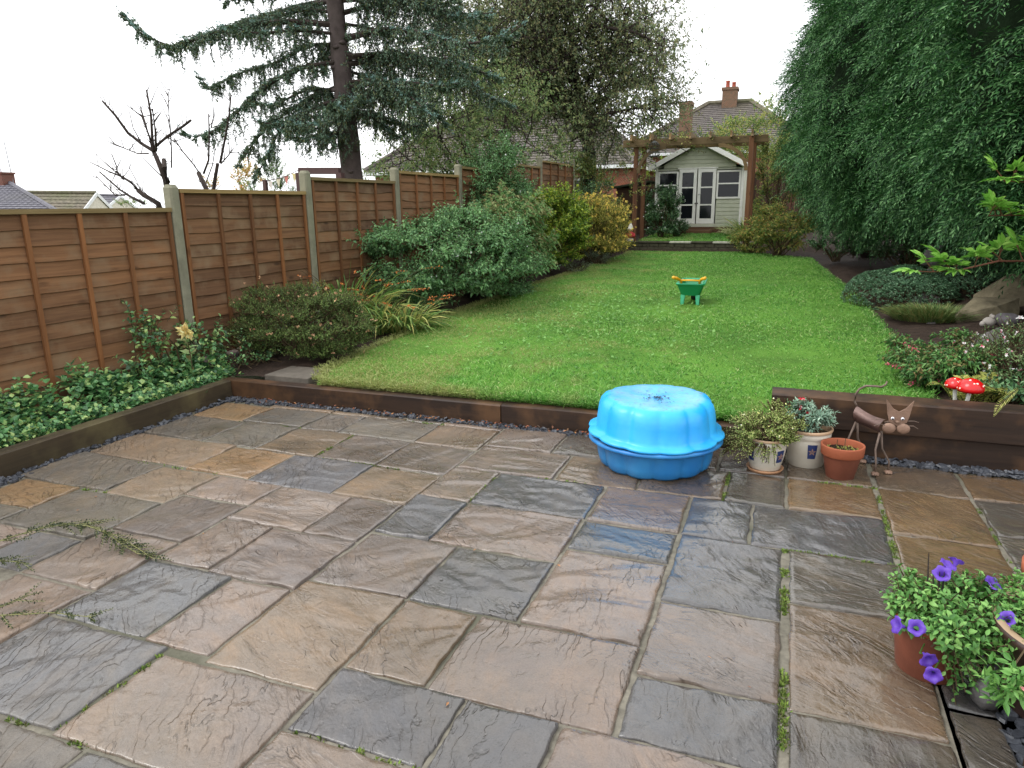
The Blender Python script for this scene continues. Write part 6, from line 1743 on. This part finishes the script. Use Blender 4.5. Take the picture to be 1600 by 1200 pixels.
SY = 12.0
sb = at(553, 300, SY); sx0, sz0 = sb[0], .55
spruce = thing('spruce_tree', 'tall old spruce with drooping blue green branches behind the fence', 'tree', (sx0, SY, sz0))
tz = np.linspace(sz0-.2, 11.5, 24); trad = np.interp(tz, [0, .9, 2.2, 5, 11.5], [.30, .25, .205, .155, .03])
tx = sx0+np.interp(tz, [0, 1.7, 5.2, 11.5], [.0, 0, -.14, -.2]); ty = SY+0*tz
m = MB(); m.tube(np.stack([tx, ty, tz], 1), trad*(1+.04*np.sin(tz*5)), 16)
for k in range(16):
    zz = rng.uniform(1.2, 4.5); an = rng.uniform(3.4, 6.2); rr = float(np.interp(zz, tz, trad))
    c = np.array([float(np.interp(zz, tz, tx))+rr*.95*math.cos(an), SY+rr*.95*math.sin(an), zz]); m.ico(c, .06, k, .1, 2, (1, 1, .6))
m.build('trunk', M_BARK, spruce, smooth=True)
br, nd_, nt_ = MB(), MB(), MB()

def needles(mb, P0, P1, n, L=.040, w=.010):
    """bottle-brush twigs P0->P1 clothed with n needle groups each"""
    k = len(P0); ax = unit(P1-P0); ref = np.where(np.abs(ax[:, 2:3]) < .9, np.array([[0, 0, 1.]]), np.array([[1., 0, 0]]))
    U_ = unit(np.cross(ax, ref)); V_ = np.cross(ax, U_)
    t = np.linspace(.0, 1, n)[None]+rng.uniform(-.5, .5, (k, n))/n
    th = rng.uniform(0, 6.283, (k, n))
    rad = np.cos(th)[..., None]*U_[:, None]+np.sin(th)[..., None]*V_[:, None]
    P = P0[:, None]+(P1-P0)[:, None]*t[..., None]
    D = rad*.75+ax[:, None]*.75
    leaves(mb, P.reshape(-1, 3), D.reshape(-1, 3), (rad+.3*rng.normal(size=rad.shape)).reshape(-1, 3)*0+rdir(k*n), L*rng.uniform(.7, 1.2, k*n), w, .1)

TW0, TW1, TIP0, TIP1 = [], [], [], []
def spruce_branch(pts, r0=.05, dens=1.0, hang=.55, lat=.42):
    P = np.array(pts, float); n = 40
    s = np.concatenate([[0], np.cumsum(np.linalg.norm(np.diff(P, axis=0), axis=1))]); L = s[-1]; t = np.linspace(0, L, n)
    Q = np.stack([np.interp(t, s, P[:, k]) for k in range(3)], 1)
    Q[1:-1] = (Q[:-2]+2*Q[1:-1]+Q[2:])/4; Q[1:-1] = (Q[:-2]+2*Q[1:-1]+Q[2:])/4
    br.tube(Q[::3], np.linspace(r0, .008, len(Q[::3])), 6, False)
    T = unit(np.gradient(Q, axis=0)); Sd = unit(np.cross(T, [[0, 0, 1.]]))
    cnt = int(L/.042*dens)
    f = rng.uniform(.10, 1, cnt)**.85; i = np.clip((f*(n-1)).astype(int), 0, n-1)
    taper = np.clip(1.15-f, .28, 1)
    # side twigs, swept forward and arching down
    sg = rng.choice([-1, 1], cnt)[:, None]
    ln = lat*taper*rng.uniform(.5, 1.2, cnt)
    d = unit(Sd[i]*sg*.75+T[i]*.75+rng.normal(size=(cnt, 3))*.18+np.array([0, 0, -.05]))
    A = Q[i]; mid = A+d*(ln*.55)[:, None]; end = mid+unit(d+np.array([0, 0, -.55]))*(ln*.5)[:, None]
    TW0.extend([A, mid]); TW1.extend([mid, end])
    # secondary twiglets on those
    A2 = A+d*(ln*rng.uniform(.3, .9, cnt))[:, None]; d2 = unit(d*.7+Sd[i]*rng.uniform(-1, 1, (cnt, 1))*.6+T[i]*.4+[0, 0, -.25]); TW0.append(A2); TW1.append(A2+d2*(ln*.5)[:, None])
    # hanging branchlets
    hc = int(cnt*.85); j = rng.integers(int(n*.12), int(n*.9), hc); hl = hang*rng.uniform(.25, 1.2, hc)*np.interp(j/n, [0, .3, .6, 1], [.5, 1, .9, .3])
    A3 = Q[j]+Sd[j]*rng.normal(size=(hc, 1))*.16; dn = unit(np.array([0, 0, -1.])+rng.normal(size=(hc, 3))*.22)
    m1 = A3+dn*(hl*.5)[:, None]; e1 = m1+unit(np.array([0, 0, -1.])+rng.normal(size=(hc, 3))*.25)*(hl*.5)[:, None]
    TW0.extend([A3, m1]); TW1.extend([m1, e1])
    A4 = m1; d4 = unit(rng.normal(size=(hc, 3))*.7+[0, 0, -.5]); TW0.append(A4); TW1.append(A4+d4*(hl*.3)[:, None].clip(.06, .3))
    # blue-grey shoot tips on top
    c2 = int(cnt*.35); k = rng.integers(int(n*.25), n, c2); A5 = Q[k]+Sd[k]*rng.normal(size=(c2, 1))*.10; d5 = unit(T[k]+Sd[k]*rng.normal(size=(c2, 1))*.6+[0, 0, .35])
    TIP0.append(A5); TIP1.append(A5+d5*rng.uniform(.08, .17, (c2, 1)))
def tr_at(py): return at(np.interp(py, [0, 275], [536, 553]), py, SY)
# limbs read from the tree itself, nearest and farthest sides alternating in depth
L_ = [([tr_at(40), at(440, 32, 11.6), at(340, 50, 11.2), at(265, 75, 10.9), at(225, 55, 10.7), at(192, 20, 10.6)], .06, 1.3, .55, .5),
      ([tr_at(0), at(470, 8, 12.4), at(390, 32, 12.6), at(300, 62, 12.7), at(262, 85, 12.8)], .05, 1.0, .45, .42),
      ([tr_at(-40), at(470, -30, 11.4), at(400, -12, 11.0), at(350, 5, 10.8)], .045, .9, .4, .4),
      ([tr_at(70), at(480, 70, 12.6), at(430, 100, 12.9), at(380, 112, 13.1), at(325, 140, 13.3), at(310, 118, 13.3)], .045, 1.1, .6, .45),
      ([tr_at(95), at(470, 105, 11.5), at(420, 130, 11.2), at(375, 170, 11.0), at(345, 200, 10.9), at(300, 218, 10.8), at(285, 205, 10.7)], .05, 1.2, .6, .42),
      ([tr_at(130), at(490, 150, 12.3), at(450, 175, 12.5), at(420, 195, 12.6), at(395, 225, 12.7), at(370, 262, 12.8)], .05, 1.2, .6, .42),
      ([tr_at(150), at(500, 165, 11.6), at(465, 180, 11.4), at(435, 205, 11.2), at(420, 240, 11.1), at(395, 285, 11.1)], .045, 1.1, .45, .4),
      ([tr_at(165), at(520, 185, 11.8), at(500, 200, 11.6), at(478, 205, 11.5), at(470, 208, 11.4)], .03, .8, .3, .3),
      ([tr_at(60), at(600, 45, 11.6), at(660, 50, 11.2), at(720, 70, 10.9), at(790, 60, 10.8), at(815, 40, 10.7)], .06, 1.3, .6, .5),
      ([tr_at(100), at(590, 95, 12.4), at(650, 95, 12.7), at(720, 115, 12.8), at(760, 150, 12.9), at(800, 165, 12.9)], .055, 1.3, .65, .5),
      ([tr_at(135), at(590, 130, 11.5), at(640, 128, 11.2), at(690, 135, 11.0), at(728, 128, 10.9)], .05, 1.3, .6, .45),
      ([tr_at(150), at(580, 152, 12.2), at(630, 152, 12.3), at(680, 172, 12.4), at(700, 200, 12.4)], .045, 1.2, .5, .42),
      ([tr_at(165), at(575, 180, 12.0), at(605, 200, 12.1), at(622, 215, 12.1)], .03, .9, .35, .3),
      ([tr_at(20), at(590, 5, 12.4), at(650, 5, 12.8), at(720, 25, 13.0), at(770, 20, 13.1)], .05, 1.1, .6, .45),
      ([tr_at(-10), at(600, -30, 11.5), at(660, -20, 11.2), at(720, 0, 11.0)], .045, 1.0, .55, .45)]
for a in L_: spruce_branch(*a)
for k in range(8):
    side = -1 if k % 4 == 0 else 1; py = rng.uniform(-30, 150); y1 = SY+rng.uniform(-2.2, 1.8); ex = rng.uniform(110, 250)*side
    c0 = tr_at(py); x0_ = 545
    spruce_branch([c0, at(x0_+ex*.4, py-6, SY+(y1-SY)*.4), at(x0_+ex*.75, py+rng.uniform(6, 30), SY+(y1-SY)*.75), at(x0_+ex, py+rng.uniform(15, 60), y1)], .04, 1.0, .75, .42)
# the limbs pointing towards and away from us, then the crown above the picture
for k in range(26):
    zz = rng.uniform(2.9, 5.0); an = k*2.4; L = rng.uniform(1.2, 2.2)
    p0 = np.array([float(np.interp(zz, tz, tx)), SY, zz]); d = np.array([math.cos(an), math.sin(an)*1.0, 0])
    if abs(math.cos(an)) > .8: continue
    spruce_branch([p0, p0+d*L*.4+[0, 0, -.05], p0+d*L*.75+[0, 0, -.2], p0+d*L+[0, 0, -.15]], .035, .8, .5, .38)
for k in range(34):
    zz = 5.4+5.6*(k/34); an = k*2.4; L = (11.8-zz)*.42+.3
    p0 = np.array([float(np.interp(zz, tz, tx)), SY, zz]); d = np.array([math.cos(an), math.sin(an), 0])
    spruce_branch([p0, p0+d*L*.4+[0, 0, -.05], p0+d*L*.75+[0, 0, -.2], p0+d*L+[0, 0, -.1]], .035, .35, .45, .4)
T0, T1 = np.concatenate(TW0), np.concatenate(TW1)
tri_stems(br, T0, T1, .006, .003)
needles(nd_, T0, T1, 11, .054, .019)
needles(nt_, np.concatenate(TIP0), np.concatenate(TIP1), 14, .05, .017)
br.build('branches', M_BARKD, spruce); cr = nd_.build('crown', G_SPRUCE, spruce); nt_.build('shoot_tips', G_BLUE, spruce)
print('spruce twigs', len(T0))

# generic branching tree
def grow(p, d, L, r, depth, out, tips, spread=.65, up=.12, kids=(2, 4), wob=.12):
    n = 5; pts = [p]; q = p.copy(); dd = d.copy()
    for k in range(n):
        dd = unit(dd+rng.normal(size=3)*wob+np.array([0, 0, up*.3])); q = q+dd*L/n; pts.append(q.copy())
    out.append((np.array(pts), np.linspace(r, r*.62, n+1)))
    if depth == 0:
        tips.append((pts[2], pts[-1])); return
    for k in range(rng.integers(*kids)):
        t = rng.uniform(.45, 1.0); i = min(int(t*n), n-1); f = t*n-i; b = pts[i]*(1-f)+pts[i+1]*f
        nd = unit(dd+rdir(1)[0]*spread*1.3+np.array([0, 0, up]))
        grow(b, nd, L*rng.uniform(.6, .82), r*.6, depth-1, out, tips, spread, up, kids, wob)
    grow(pts[-1], dd, L*.75, r*.62, depth-1, out, tips, spread, up, kids, wob)

G_BIRCH = leaf_mat('autumn_birch_leaf', [(76, 92, 62), (92, 108, 70), (108, 118, 80), (126, 124, 84), (100, 98, 72), (84, 102, 74)], .5, .45)
DY = 20.6
db = at(922, 300, DY); dx0 = db[0]
tree = thing('deciduous_tree', 'small leaved tree turning olive brown at the far end of the fence', 'tree', (dx0, DY, .8))
out, tips = [], []
T_ = np.array([at(924, 320, DY)*[1, 1, 0]+[0, 0, .6], at(921, 250, DY), at(917, 190, DY), at(905, 150, DY), at(895, 100, DY), at(893, 40, DY), at(885, -40, DY)])
out.append((T_, np.array([.21, .19, .17, .15, .12, .08, .05])))
limbs = [([at(917, 200, DY), at(880, 150, DY-.6), at(840, 120, DY-1), at(790, 105, DY-1.2), at(730, 95, DY-1.4)], .10), ([at(918, 215, DY), at(890, 185, DY+.6), at(870, 150, DY+1), at(850, 90, DY+1.2), at(820, 30, DY+1.2)], .10),
         ([at(905, 150, DY), at(940, 100, DY-.3), at(965, 60, DY-.6), at(985, 10, DY-.8)], .09), ([at(912, 170, DY), at(950, 150, DY+.5), at(990, 130, DY+.8), at(1030, 120, DY+1)], .07),
         ([at(915, 195, DY), at(940, 180, DY-1), at(975, 172, DY-1.4), at(1010, 165, DY-1.6)], .06),
         ([at(900, 120, DY), at(870, 60, DY-.5), at(850, 0, DY-.8), at(840, -60, DY-1)], .08), ([at(893, 80, DY), at(930, 20, DY+.5), at(950, -40, DY+.8)], .07),
         ([at(893, 60, DY), at(840, 30, DY-1), at(770, 20, DY-1.6), at(690, 55, DY-2)], .07), ([at(905, 150, DY), at(840, 160, DY-1.5), at(760, 165, DY-2), at(690, 185, DY-2.4)], .07), ([at(893, 60, DY), at(800, 60, DY-2.5), at(720, 90, DY-3), at(640, 95, DY-3.2)], .07), ([at(900, 130, DY), at(850, 110, DY-2), at(770, 130, DY-2.4), at(680, 140, DY-2.6)], .07), ([at(893, 50, DY), at(930, 40, DY-1), at(990, 50, DY-1.4), at(1035, 70, DY-1.6)], .06),
         ([at(893, 30, DY), at(830, -30, DY), at(760, -40, DY-.5), at(700, -10, DY-1)], .06), ([at(895, 110, DY), at(830, 90, DY+1.5), at(760, 60, DY+2.0), at(700, 40, DY+2.4)], .08)]
for P, r0 in limbs:
    P = np.array(P); out.append((P, np.linspace(r0, r0*.35, len(P))))
    for k in range(1, len(P)):
        for q in range(8):
            f = rng.uniform(0, 1); b = P[k-1]*(1-f)+P[k]*f; d = unit(unit(P[k]-P[k-1])*.5+rdir(1)[0]*1.0+np.array([0, 0, .1]))
            grow(b, d, rng.uniform(.6, 1.15), r0*.32, 1, out, tips, .8, .05, (2, 4), .18)
for q in range(8):
    b = T_[4]+rng.normal(size=3)*.1+[0, 0, rng.uniform(-.4, 1.8)]; grow(b, unit(rdir(1)[0]+[0, 0, .2]), 1.3, .04, 2, out, tips, .8, .05, (2, 4), .18)
m = MB()
for P, rr in out: m.tube(P, rr, 7 if rr[0] > .05 else 4, False)
m.build('trunk', M_BARKD, tree, smooth=True)
A = np.array([t_[0] for t_ in tips]); B = np.array([t_[1] for t_ in tips]); print('tree tips', len(A))
lv, st = MB(), MB()
for q in range(8):
    o_ = rng.normal(size=A.shape)*.30; e_ = rng.normal(size=A.shape)*.28
    shoots(lv, A+o_, B+o_+e_, 9, .082, .056, droop=.3, up=-.1, stem=st, jit=.5)
lv.build('crown', G_BIRCH, tree); st.build('twigs', M_BARKD, tree)
ivy = thing('trunk_ivy', 'dark ivy wrapped round the trunk of the olive brown tree', 'ivy', (dx0, DY, .9))
m, st = MB(), MB(); n = 260; zz = rng.uniform(.8, 3.1, n); a = rng.uniform(2.6, 6.9, n); rr = .20+.10*rng.uniform(0, 1, n)*(1.6-zz*.35)
ctr = np.stack([np.interp(zz, T_[:, 2], T_[:, 0]), np.full(n, DY), zz], 1); B = ctr+np.stack([np.cos(a)*rr-.06, np.sin(a)*rr, 0*a], 1); A = ctr+np.stack([np.cos(a)*.17, np.sin(a)*.17, 0*a-.05], 1)
shoots(m, A, B, 6, .085, .07, stem=st, big=False); m.build('foliage', G_IVY, ivy); st.build('stems', M_STEM, ivy)

# leafy smaller tree between spruce and birch
G_HAZ = leaf_mat('hazel_leaf', [(76, 98, 60), (94, 116, 70), (112, 128, 80), (128, 130, 86), (86, 106, 68)], .5, .45)
tree = thing('hazel_tree', 'leafy multi stemmed tree leaning out behind the middle fence panels', 'tree', (-8.0, 16.2, .7))
out, tips = [], []
b0 = at(770, 300, 16.2); b0[2] = .7
for (px, py) in ((600, 190), (640, 150), (680, 200), (720, 130), (760, 120), (790, 170), (830, 200), (655, 215), (700, 165), (610, 225)):
    e = at(px, py, 16.2+rng.uniform(-1.2, 1.2)); mid = (b0+e)/2+np.array([0, 0, .15]); P = np.array([b0, b0*.6+mid*.4+[0, 0, .1], mid, e])
    out.append((P, np.array([.05, .04, .03, .012])))
    for q in range(10):
        f = rng.uniform(.35, 1); bb = mid*(1-f)+e*f if f > .5 else b0*(1-f)+e*f
        grow(bb, unit(unit(e-b0)*.4+rdir(1)[0]), rng.uniform(.5, .9), .014, 1, out, tips, .8, .0, (2, 4), .15)
m = MB()
for P, rr in out: m.tube(P, rr, 5, False)
m.build('trunk', M_BARKD, tree, smooth=True)
A = np.array([t_[0] for t_ in tips]); B = np.array([t_[1] for t_ in tips]); lv = MB()
for q in range(6):
    o_ = rng.normal(size=A.shape)*.15; shoots(lv, A+o_, B+o_+rng.normal(size=A.shape)*.2, 8, .085, .05, droop=.35, up=-.1, jit=.5)
lv.build('crown', G_HAZ, tree); print('hazel tips', len(A))

# pruned bare trees behind the first panels
def bare(label, y, segs, base):
    root = thing('bare_tree', label, 'tree', tuple(base))
    tr, tw = MB(), MB(); g = np.random.default_rng(int(base[0]*-10))
    for pix, w0, w1 in segs:
        P = np.array([at(px, py, y+(g.uniform(-.15, .15) if k_ else 0)) for k_, (px, py) in enumerate(pix)]); rr = np.linspace(w0, w1, len(pix))/2*y*1.1/FPX
        if w0 > 7:
            tr.tube(P, rr, 7)
        else:
            MB().tube(P, rr, 5).build('branch', M_BARKD, root, smooth=True)
        if w0 > 2.4:
            for q in range(len(pix)*2):
                f = g.uniform(.2, 1); i = min(int(f*(len(P)-1)), len(P)-2); b = P[i]+(P[i+1]-P[i])*g.uniform(0, 1)
                d = unit(unit(P[i+1]-P[i])*.6+g.normal(size=3)*.5+[0, 0, .4]); l = g.uniform(.06, .3)
                tw.tube([b, b+d*l*.5+g.normal(size=3)*.01, b+d*l], [.006, .004, .002], 4, False)
    tr.build('trunk', M_BARKD, root, smooth=True); tw.build('twigs', M_BARKD, root, smooth=True)
    return root
gz = lambda p: np.array([p[0], p[1], -.2])
Y1 = 6.6
b0 = at(264, 330, Y1)
bare('hard pruned bare tree with upright poles behind the first fence post', Y1, [
    ([(266, 420), (266, 340), (263, 305), (258, 280), (248, 255), (240, 236)], 12.5, 7.5), ([(262, 285), (257, 262), (256, 250)], 10, 8),
    ([(240, 236), (222, 225), (200, 208), (180, 180), (160, 158)], 7, 3.6), ([(240, 236), (238, 215), (236, 180), (229, 140)], 6, 3), ([(244, 236), (243, 205), (238, 170)], 4.5, 3),
    ([(238, 234), (233, 212), (221, 180), (213, 176)], 3.8, 2.2), ([(236, 220), (228, 195), (219, 166)], 3, 2), ([(244, 228), (262, 213), (285, 198), (298, 188)], 5, 4.5),
    ([(232, 240), (215, 240), (200, 234), (179, 225)], 2.8, 1.8), ([(268, 262), (268, 235), (266, 200), (263, 165), (263, 145), (268, 134)], 2.6, 1.2), ([(222, 225), (208, 200), (202, 174)], 2.2, 1.2), ([(252, 275), (235, 258), (220, 244)], 2.2, 1.2)],
    gz(b0))
b1 = at(252, 345, 6.9)
bare('low spreading bare stump with thin twigs above the first panel', 6.9, [
    ([(262, 420), (258, 350), (247, 318), (225, 305), (215, 297)], 12, 7.5), ([(215, 297), (205, 285), (190, 276), (170, 268), (140, 253)], 6, 1.6), ([(193, 280), (183, 268), (183, 262), (175, 242)], 4, 1.6),
    ([(225, 318), (205, 308), (188, 297), (155, 268)], 6, 2.4), ([(195, 305), (180, 305), (150, 275)], 3, 1.4), ([(222, 300), (212, 280), (202, 262), (206, 248)], 1.8, 1), ([(190, 276), (170, 260), (149, 240)], 2, 1)], gz(b1))
b2 = at(325, 330, 7.6)
bare('paler forked bare tree behind the second fence panel', 7.6, [
    ([(328, 420), (326, 320), (322, 295), (310, 270)], 9, 8), ([(310, 268), (300, 254), (285, 236), (272, 216)], 2.8, 2), ([(318, 272), (326, 250), (327, 210), (326, 178)], 4, 2), ([(328, 400), (331, 320), (335, 285), (340, 256)], 8, 5.5),
    ([(344, 255), (352, 215), (358, 180), (361, 148)], 4.5, 2.4), ([(322, 285), (332, 258), (336, 232)], 2.2, 1.4), ([(345, 256), (355, 245), (365, 232)], 2.5, 1.6), ([(330, 200), (334, 180), (332, 148)], 2.4, 1.4)], gz(b2))

# conifer and autumn bush beyond the second panel
shrub('cypress_bush', 'bright green bushy cypress behind the bunting', 'tree', (at(438, 300, 13.5)[0], 13.5, .3), .85, .8, 2.4, 30, 26, 10, .07, .018, leaf_mat('cypress_leaf', [(74, 112, 40), (98, 136, 54), (62, 94, 38)], .6, .25), lobe=.36, up=.9)
shrub('autumn_bush', 'pale yellow and orange autumn bush behind the bare trees', 'tree', (at(372, 300, 16)[0], 16.0, .0), .9, .8, 3.0, 24, 22, 8, .075, .05, leaf_mat('autumn_bush_leaf', [(150, 150, 84), (176, 160, 96), (190, 130, 86), (120, 132, 76)], .6, .35), lobe=.36)
shrub('far_shrub', 'small dark green shrubs seen low beyond the first fence post', 'shrub', (at(205, 315, 24)[0], 24.0, .2), 1.6, .8, 1.75, 16, 16, 7, .12, .07, G_HAZ, lobe=.4)

# ================================================================== conifer hedge on the right
hedge = thing('conifer_hedge', 'tall dense leyland cypress hedge towering along the right side', 'hedge', (2.6, 12.0, .4))
G_LEY = leaf_mat('leyland_spray', [(22, 50, 26), (32, 66, 34), (44, 82, 42), (60, 98, 54), (84, 118, 74)], .55, .15, .3)
HA, HB = np.array([1.42, 17.7]), np.array([4.35, 5.2])
hl = np.linalg.norm(HB-HA); hd_ = (HB-HA)/hl; hn = np.array([-hd_[1], hd_[0]]); hn = hn if hn[0] < 0 else -hn
def hsurf(s, th, shrink=0.0):
    """point on the hedge: s metres along, th angle round the section (0 = bottom front, pi/2 = front, pi = top)"""
    hw, zb_, zt_ = 1.88, 1.22, 5.75
    lump = .26*np.sin(s*2.9+.6)*np.sin(th)+.16*np.sin(s*1.3+2)+.22*fnoise(s, th*2.2, 71, 2.6, 3)+.07*fnoise(s, th*2.4, 74, 7.5, 2)+.13*np.sin(th*11+2.2*fnoise(s, th, 75, 1.6, 2))*np.sin(th).clip(0, 1)
    end = np.sqrt(np.clip(1-np.clip((1.7-s)/1.75, 0, 1)**2.2, 0, 1))
    zend = np.sqrt(np.clip(1-np.clip((3.4-s)/3.7, 0, 1)**2, 0, 1))
    ca, sa = -np.cos(th), np.sin(th)
    e = .72
    wx = np.sign(sa)*np.abs(sa)**e*(hw+lump-shrink)*end
    zc, zh = (zb_+zt_)/2, (zt_-zb_)/2
    back = sstep(.0, -.5, sa)
    bot = -1.3*back+(1-back)*.12*np.exp(-((s-5.6)/2.2)**2)+.24*fnoise(s, 0*s, 73, 1.9, 2)+.22*np.sin(s*1.15+1.2)
    z = zc+np.sign(ca)*np.abs(ca)**e*(zh+(lump*.5-shrink)*.9)*np.where(ca > 0, .25+.75*zend, .35+.65*end)+np.where(ca < 0, -ca*bot, 0)
    x = HA[0]+hd_[0]*s+hn[0]*wx; y = HA[1]+hd_[1]*s+hn[1]*wx
    return np.stack([x, y, z], -1)
n = 8600
s = .02+(hl-.02)*rng.uniform(0, 1, n*5); th = rng.uniform(.05, 4.3, n*5)
a_ = hsurf(s, th); wgt = np.linalg.norm(np.cross(hsurf(s+.03, th)-a_, hsurf(s, th+.03)-a_), axis=1); wgt = np.minimum(wgt, np.percentile(wgt, 97))
k_ = rng.choice(n*5, n, replace=False, p=wgt/wgt.sum()); s, th = s[k_], th[k_]
P = hsurf(s, th); e1 = hsurf(s+.03, th)-P; e2 = hsurf(s, th+.03)-P; N = unit(np.cross(e1, e2))
ctr = np.stack([HA[0]+hd_[0]*s, HA[1]+hd_[1]*s, np.full(n, 3.3)], 1); sgn = np.sign(((P-ctr)*N).sum(1, keepdims=True)); N = N*sgn
# each plume is a flat feathered branchlet: sprays set along both sides of an axis that arches outward
PD = unit(N*.62+np.array([-.36, -.12, -.12])+rng.normal(size=(n, 3))*.30); PL = rng.uniform(.28, .56, n)
PS = unit(np.cross(PD, np.array([0, 0, 1.])+.35*rng.normal(size=(n, 3)))); PN = np.cross(PS, PD)
P = P-PD*(PL*.62)[:, None]+N*rng.normal(size=(n, 1))*.08
NS = 8; tk = np.linspace(.18, 1, NS); sk = np.where(np.arange(NS) % 2 == 0, 1.0, -1.0)
Q = P[:, None]+PD[:, None]*(PL[:, None]*tk)[..., None]-np.array([0, 0, 1.])*(PL[:, None]*.30*tk**2.2)[..., None]
DQ = PD[:, None]*.85+PS[:, None]*(sk*np.linspace(.95, .15, NS))[None, :, None]-np.array([0, 0, 1.])*(.38*tk)[None, :, None]+rng.normal(size=(n, NS, 3))*.16
LQ = PL[:, None]*np.interp(tk, [0, .4, 1], [.42, .46, .30])[None]*rng.uniform(.75, 1.25, (n, NS))
Q, DQ, LQ = Q.reshape(-1, 3), unit(DQ.reshape(-1, 3)), LQ.reshape(-1); nq = len(Q); NQ = np.repeat(PN, NS, 0)+.35*rng.normal(size=(nq, 3))
SQ = unit(np.cross(DQ, NQ)); NQ = np.cross(SQ, DQ)
FK = 6; t = np.linspace(.05, 1, FK); sf_ = np.where(np.arange(FK) % 2 == 0, 1.0, -1.0)
base = Q[:, None]+DQ[:, None]*(LQ[:, None]*t)[..., None]-np.array([0, 0, 1.])*(LQ[:, None]*.22*t**2)[..., None]
fd_ = DQ[:, None]*.85+SQ[:, None]*(sf_*np.linspace(1.0, .2, FK))[None, :, None]-np.array([0, 0, 1.])*(.25*t)[None, :, None]+rng.normal(size=(nq, FK, 3))*.10
fl_ = LQ[:, None]*np.interp(t, [0, .4, 1], [.42, .40, .26])[None]*rng.uniform(.7, 1.25, (nq, FK))
lv = MB()
leaves(lv, base.reshape(-1, 3), fd_.reshape(-1, 3), np.repeat(NQ, FK, 0)+.35*rdir(nq*FK), fl_.reshape(-1), (.010+.12*fl_.reshape(-1)), .15, .05)
lv.build('foliage', G_LEY, hedge); print('hedge sprays', nq)
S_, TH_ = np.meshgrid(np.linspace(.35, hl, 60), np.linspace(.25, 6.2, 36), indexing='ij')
MB().grid(hsurf(S_, TH_, .34)).build('inner_light_block', plain('dark_hedge_core', (32, 46, 30), .95, .1, .4, 6, .8), hedge, smooth=True)  # solid dark core added inside the hedge to block light
for k in range(6):
    s_ = .9+k*2.1; c = HA+hd_*s_; zg = zb(c[0], c[1]) if c[1] > 4.9 else .1
    MB().tube([(c[0], c[1], zg-.1), (c[0]+.04, c[1], zg+.7), (c[0], c[1]+.05, 2.4)], [.16, .13, .12], 8).build('trunk', M_BARKD, hedge, smooth=True)
# dead lower branches under the skirt
m = MB()
for k in range(46):
    s_ = rng.uniform(.4, hl-.3); c = HA+hd_*s_; an = rng.uniform(0, 6.28); p = np.array([c[0], c[1], rng.uniform(.8, 1.7)]); d = np.array([math.cos(an), math.sin(an), rng.uniform(-.1, .35)])
    m.tube([p, p+d*.6, p+d*1.1+[0, 0, -.1]], [.02, .014, .005], 4, False)
m.build('dead_branches', M_BARKD, hedge)

# unseen board screen added behind the hedge to block light from the back
bf = thing('hedge_light_screen', 'dark board screen added behind the hedge to keep light from underneath', 'fence', (4.2, 12, .4))
bm_ = MB().box(-.012, .012, -.07, .07, 0, 1.9).mesh('board'); bm_.materials.append(M_DKF)
for k in range(88):
    c = HA+hd_*(-.6+k*.155)-hn*1.75
    o = clone(bm_, 'board', bf, Vector((c[0], c[1], (zb(c[0], c[1]) if c[1] > 4.9 else 0.0)-.05+.01*(k % 2)))-bf.location, (0, 0, math.atan2(-hd_[0], hd_[1])+math.pi))
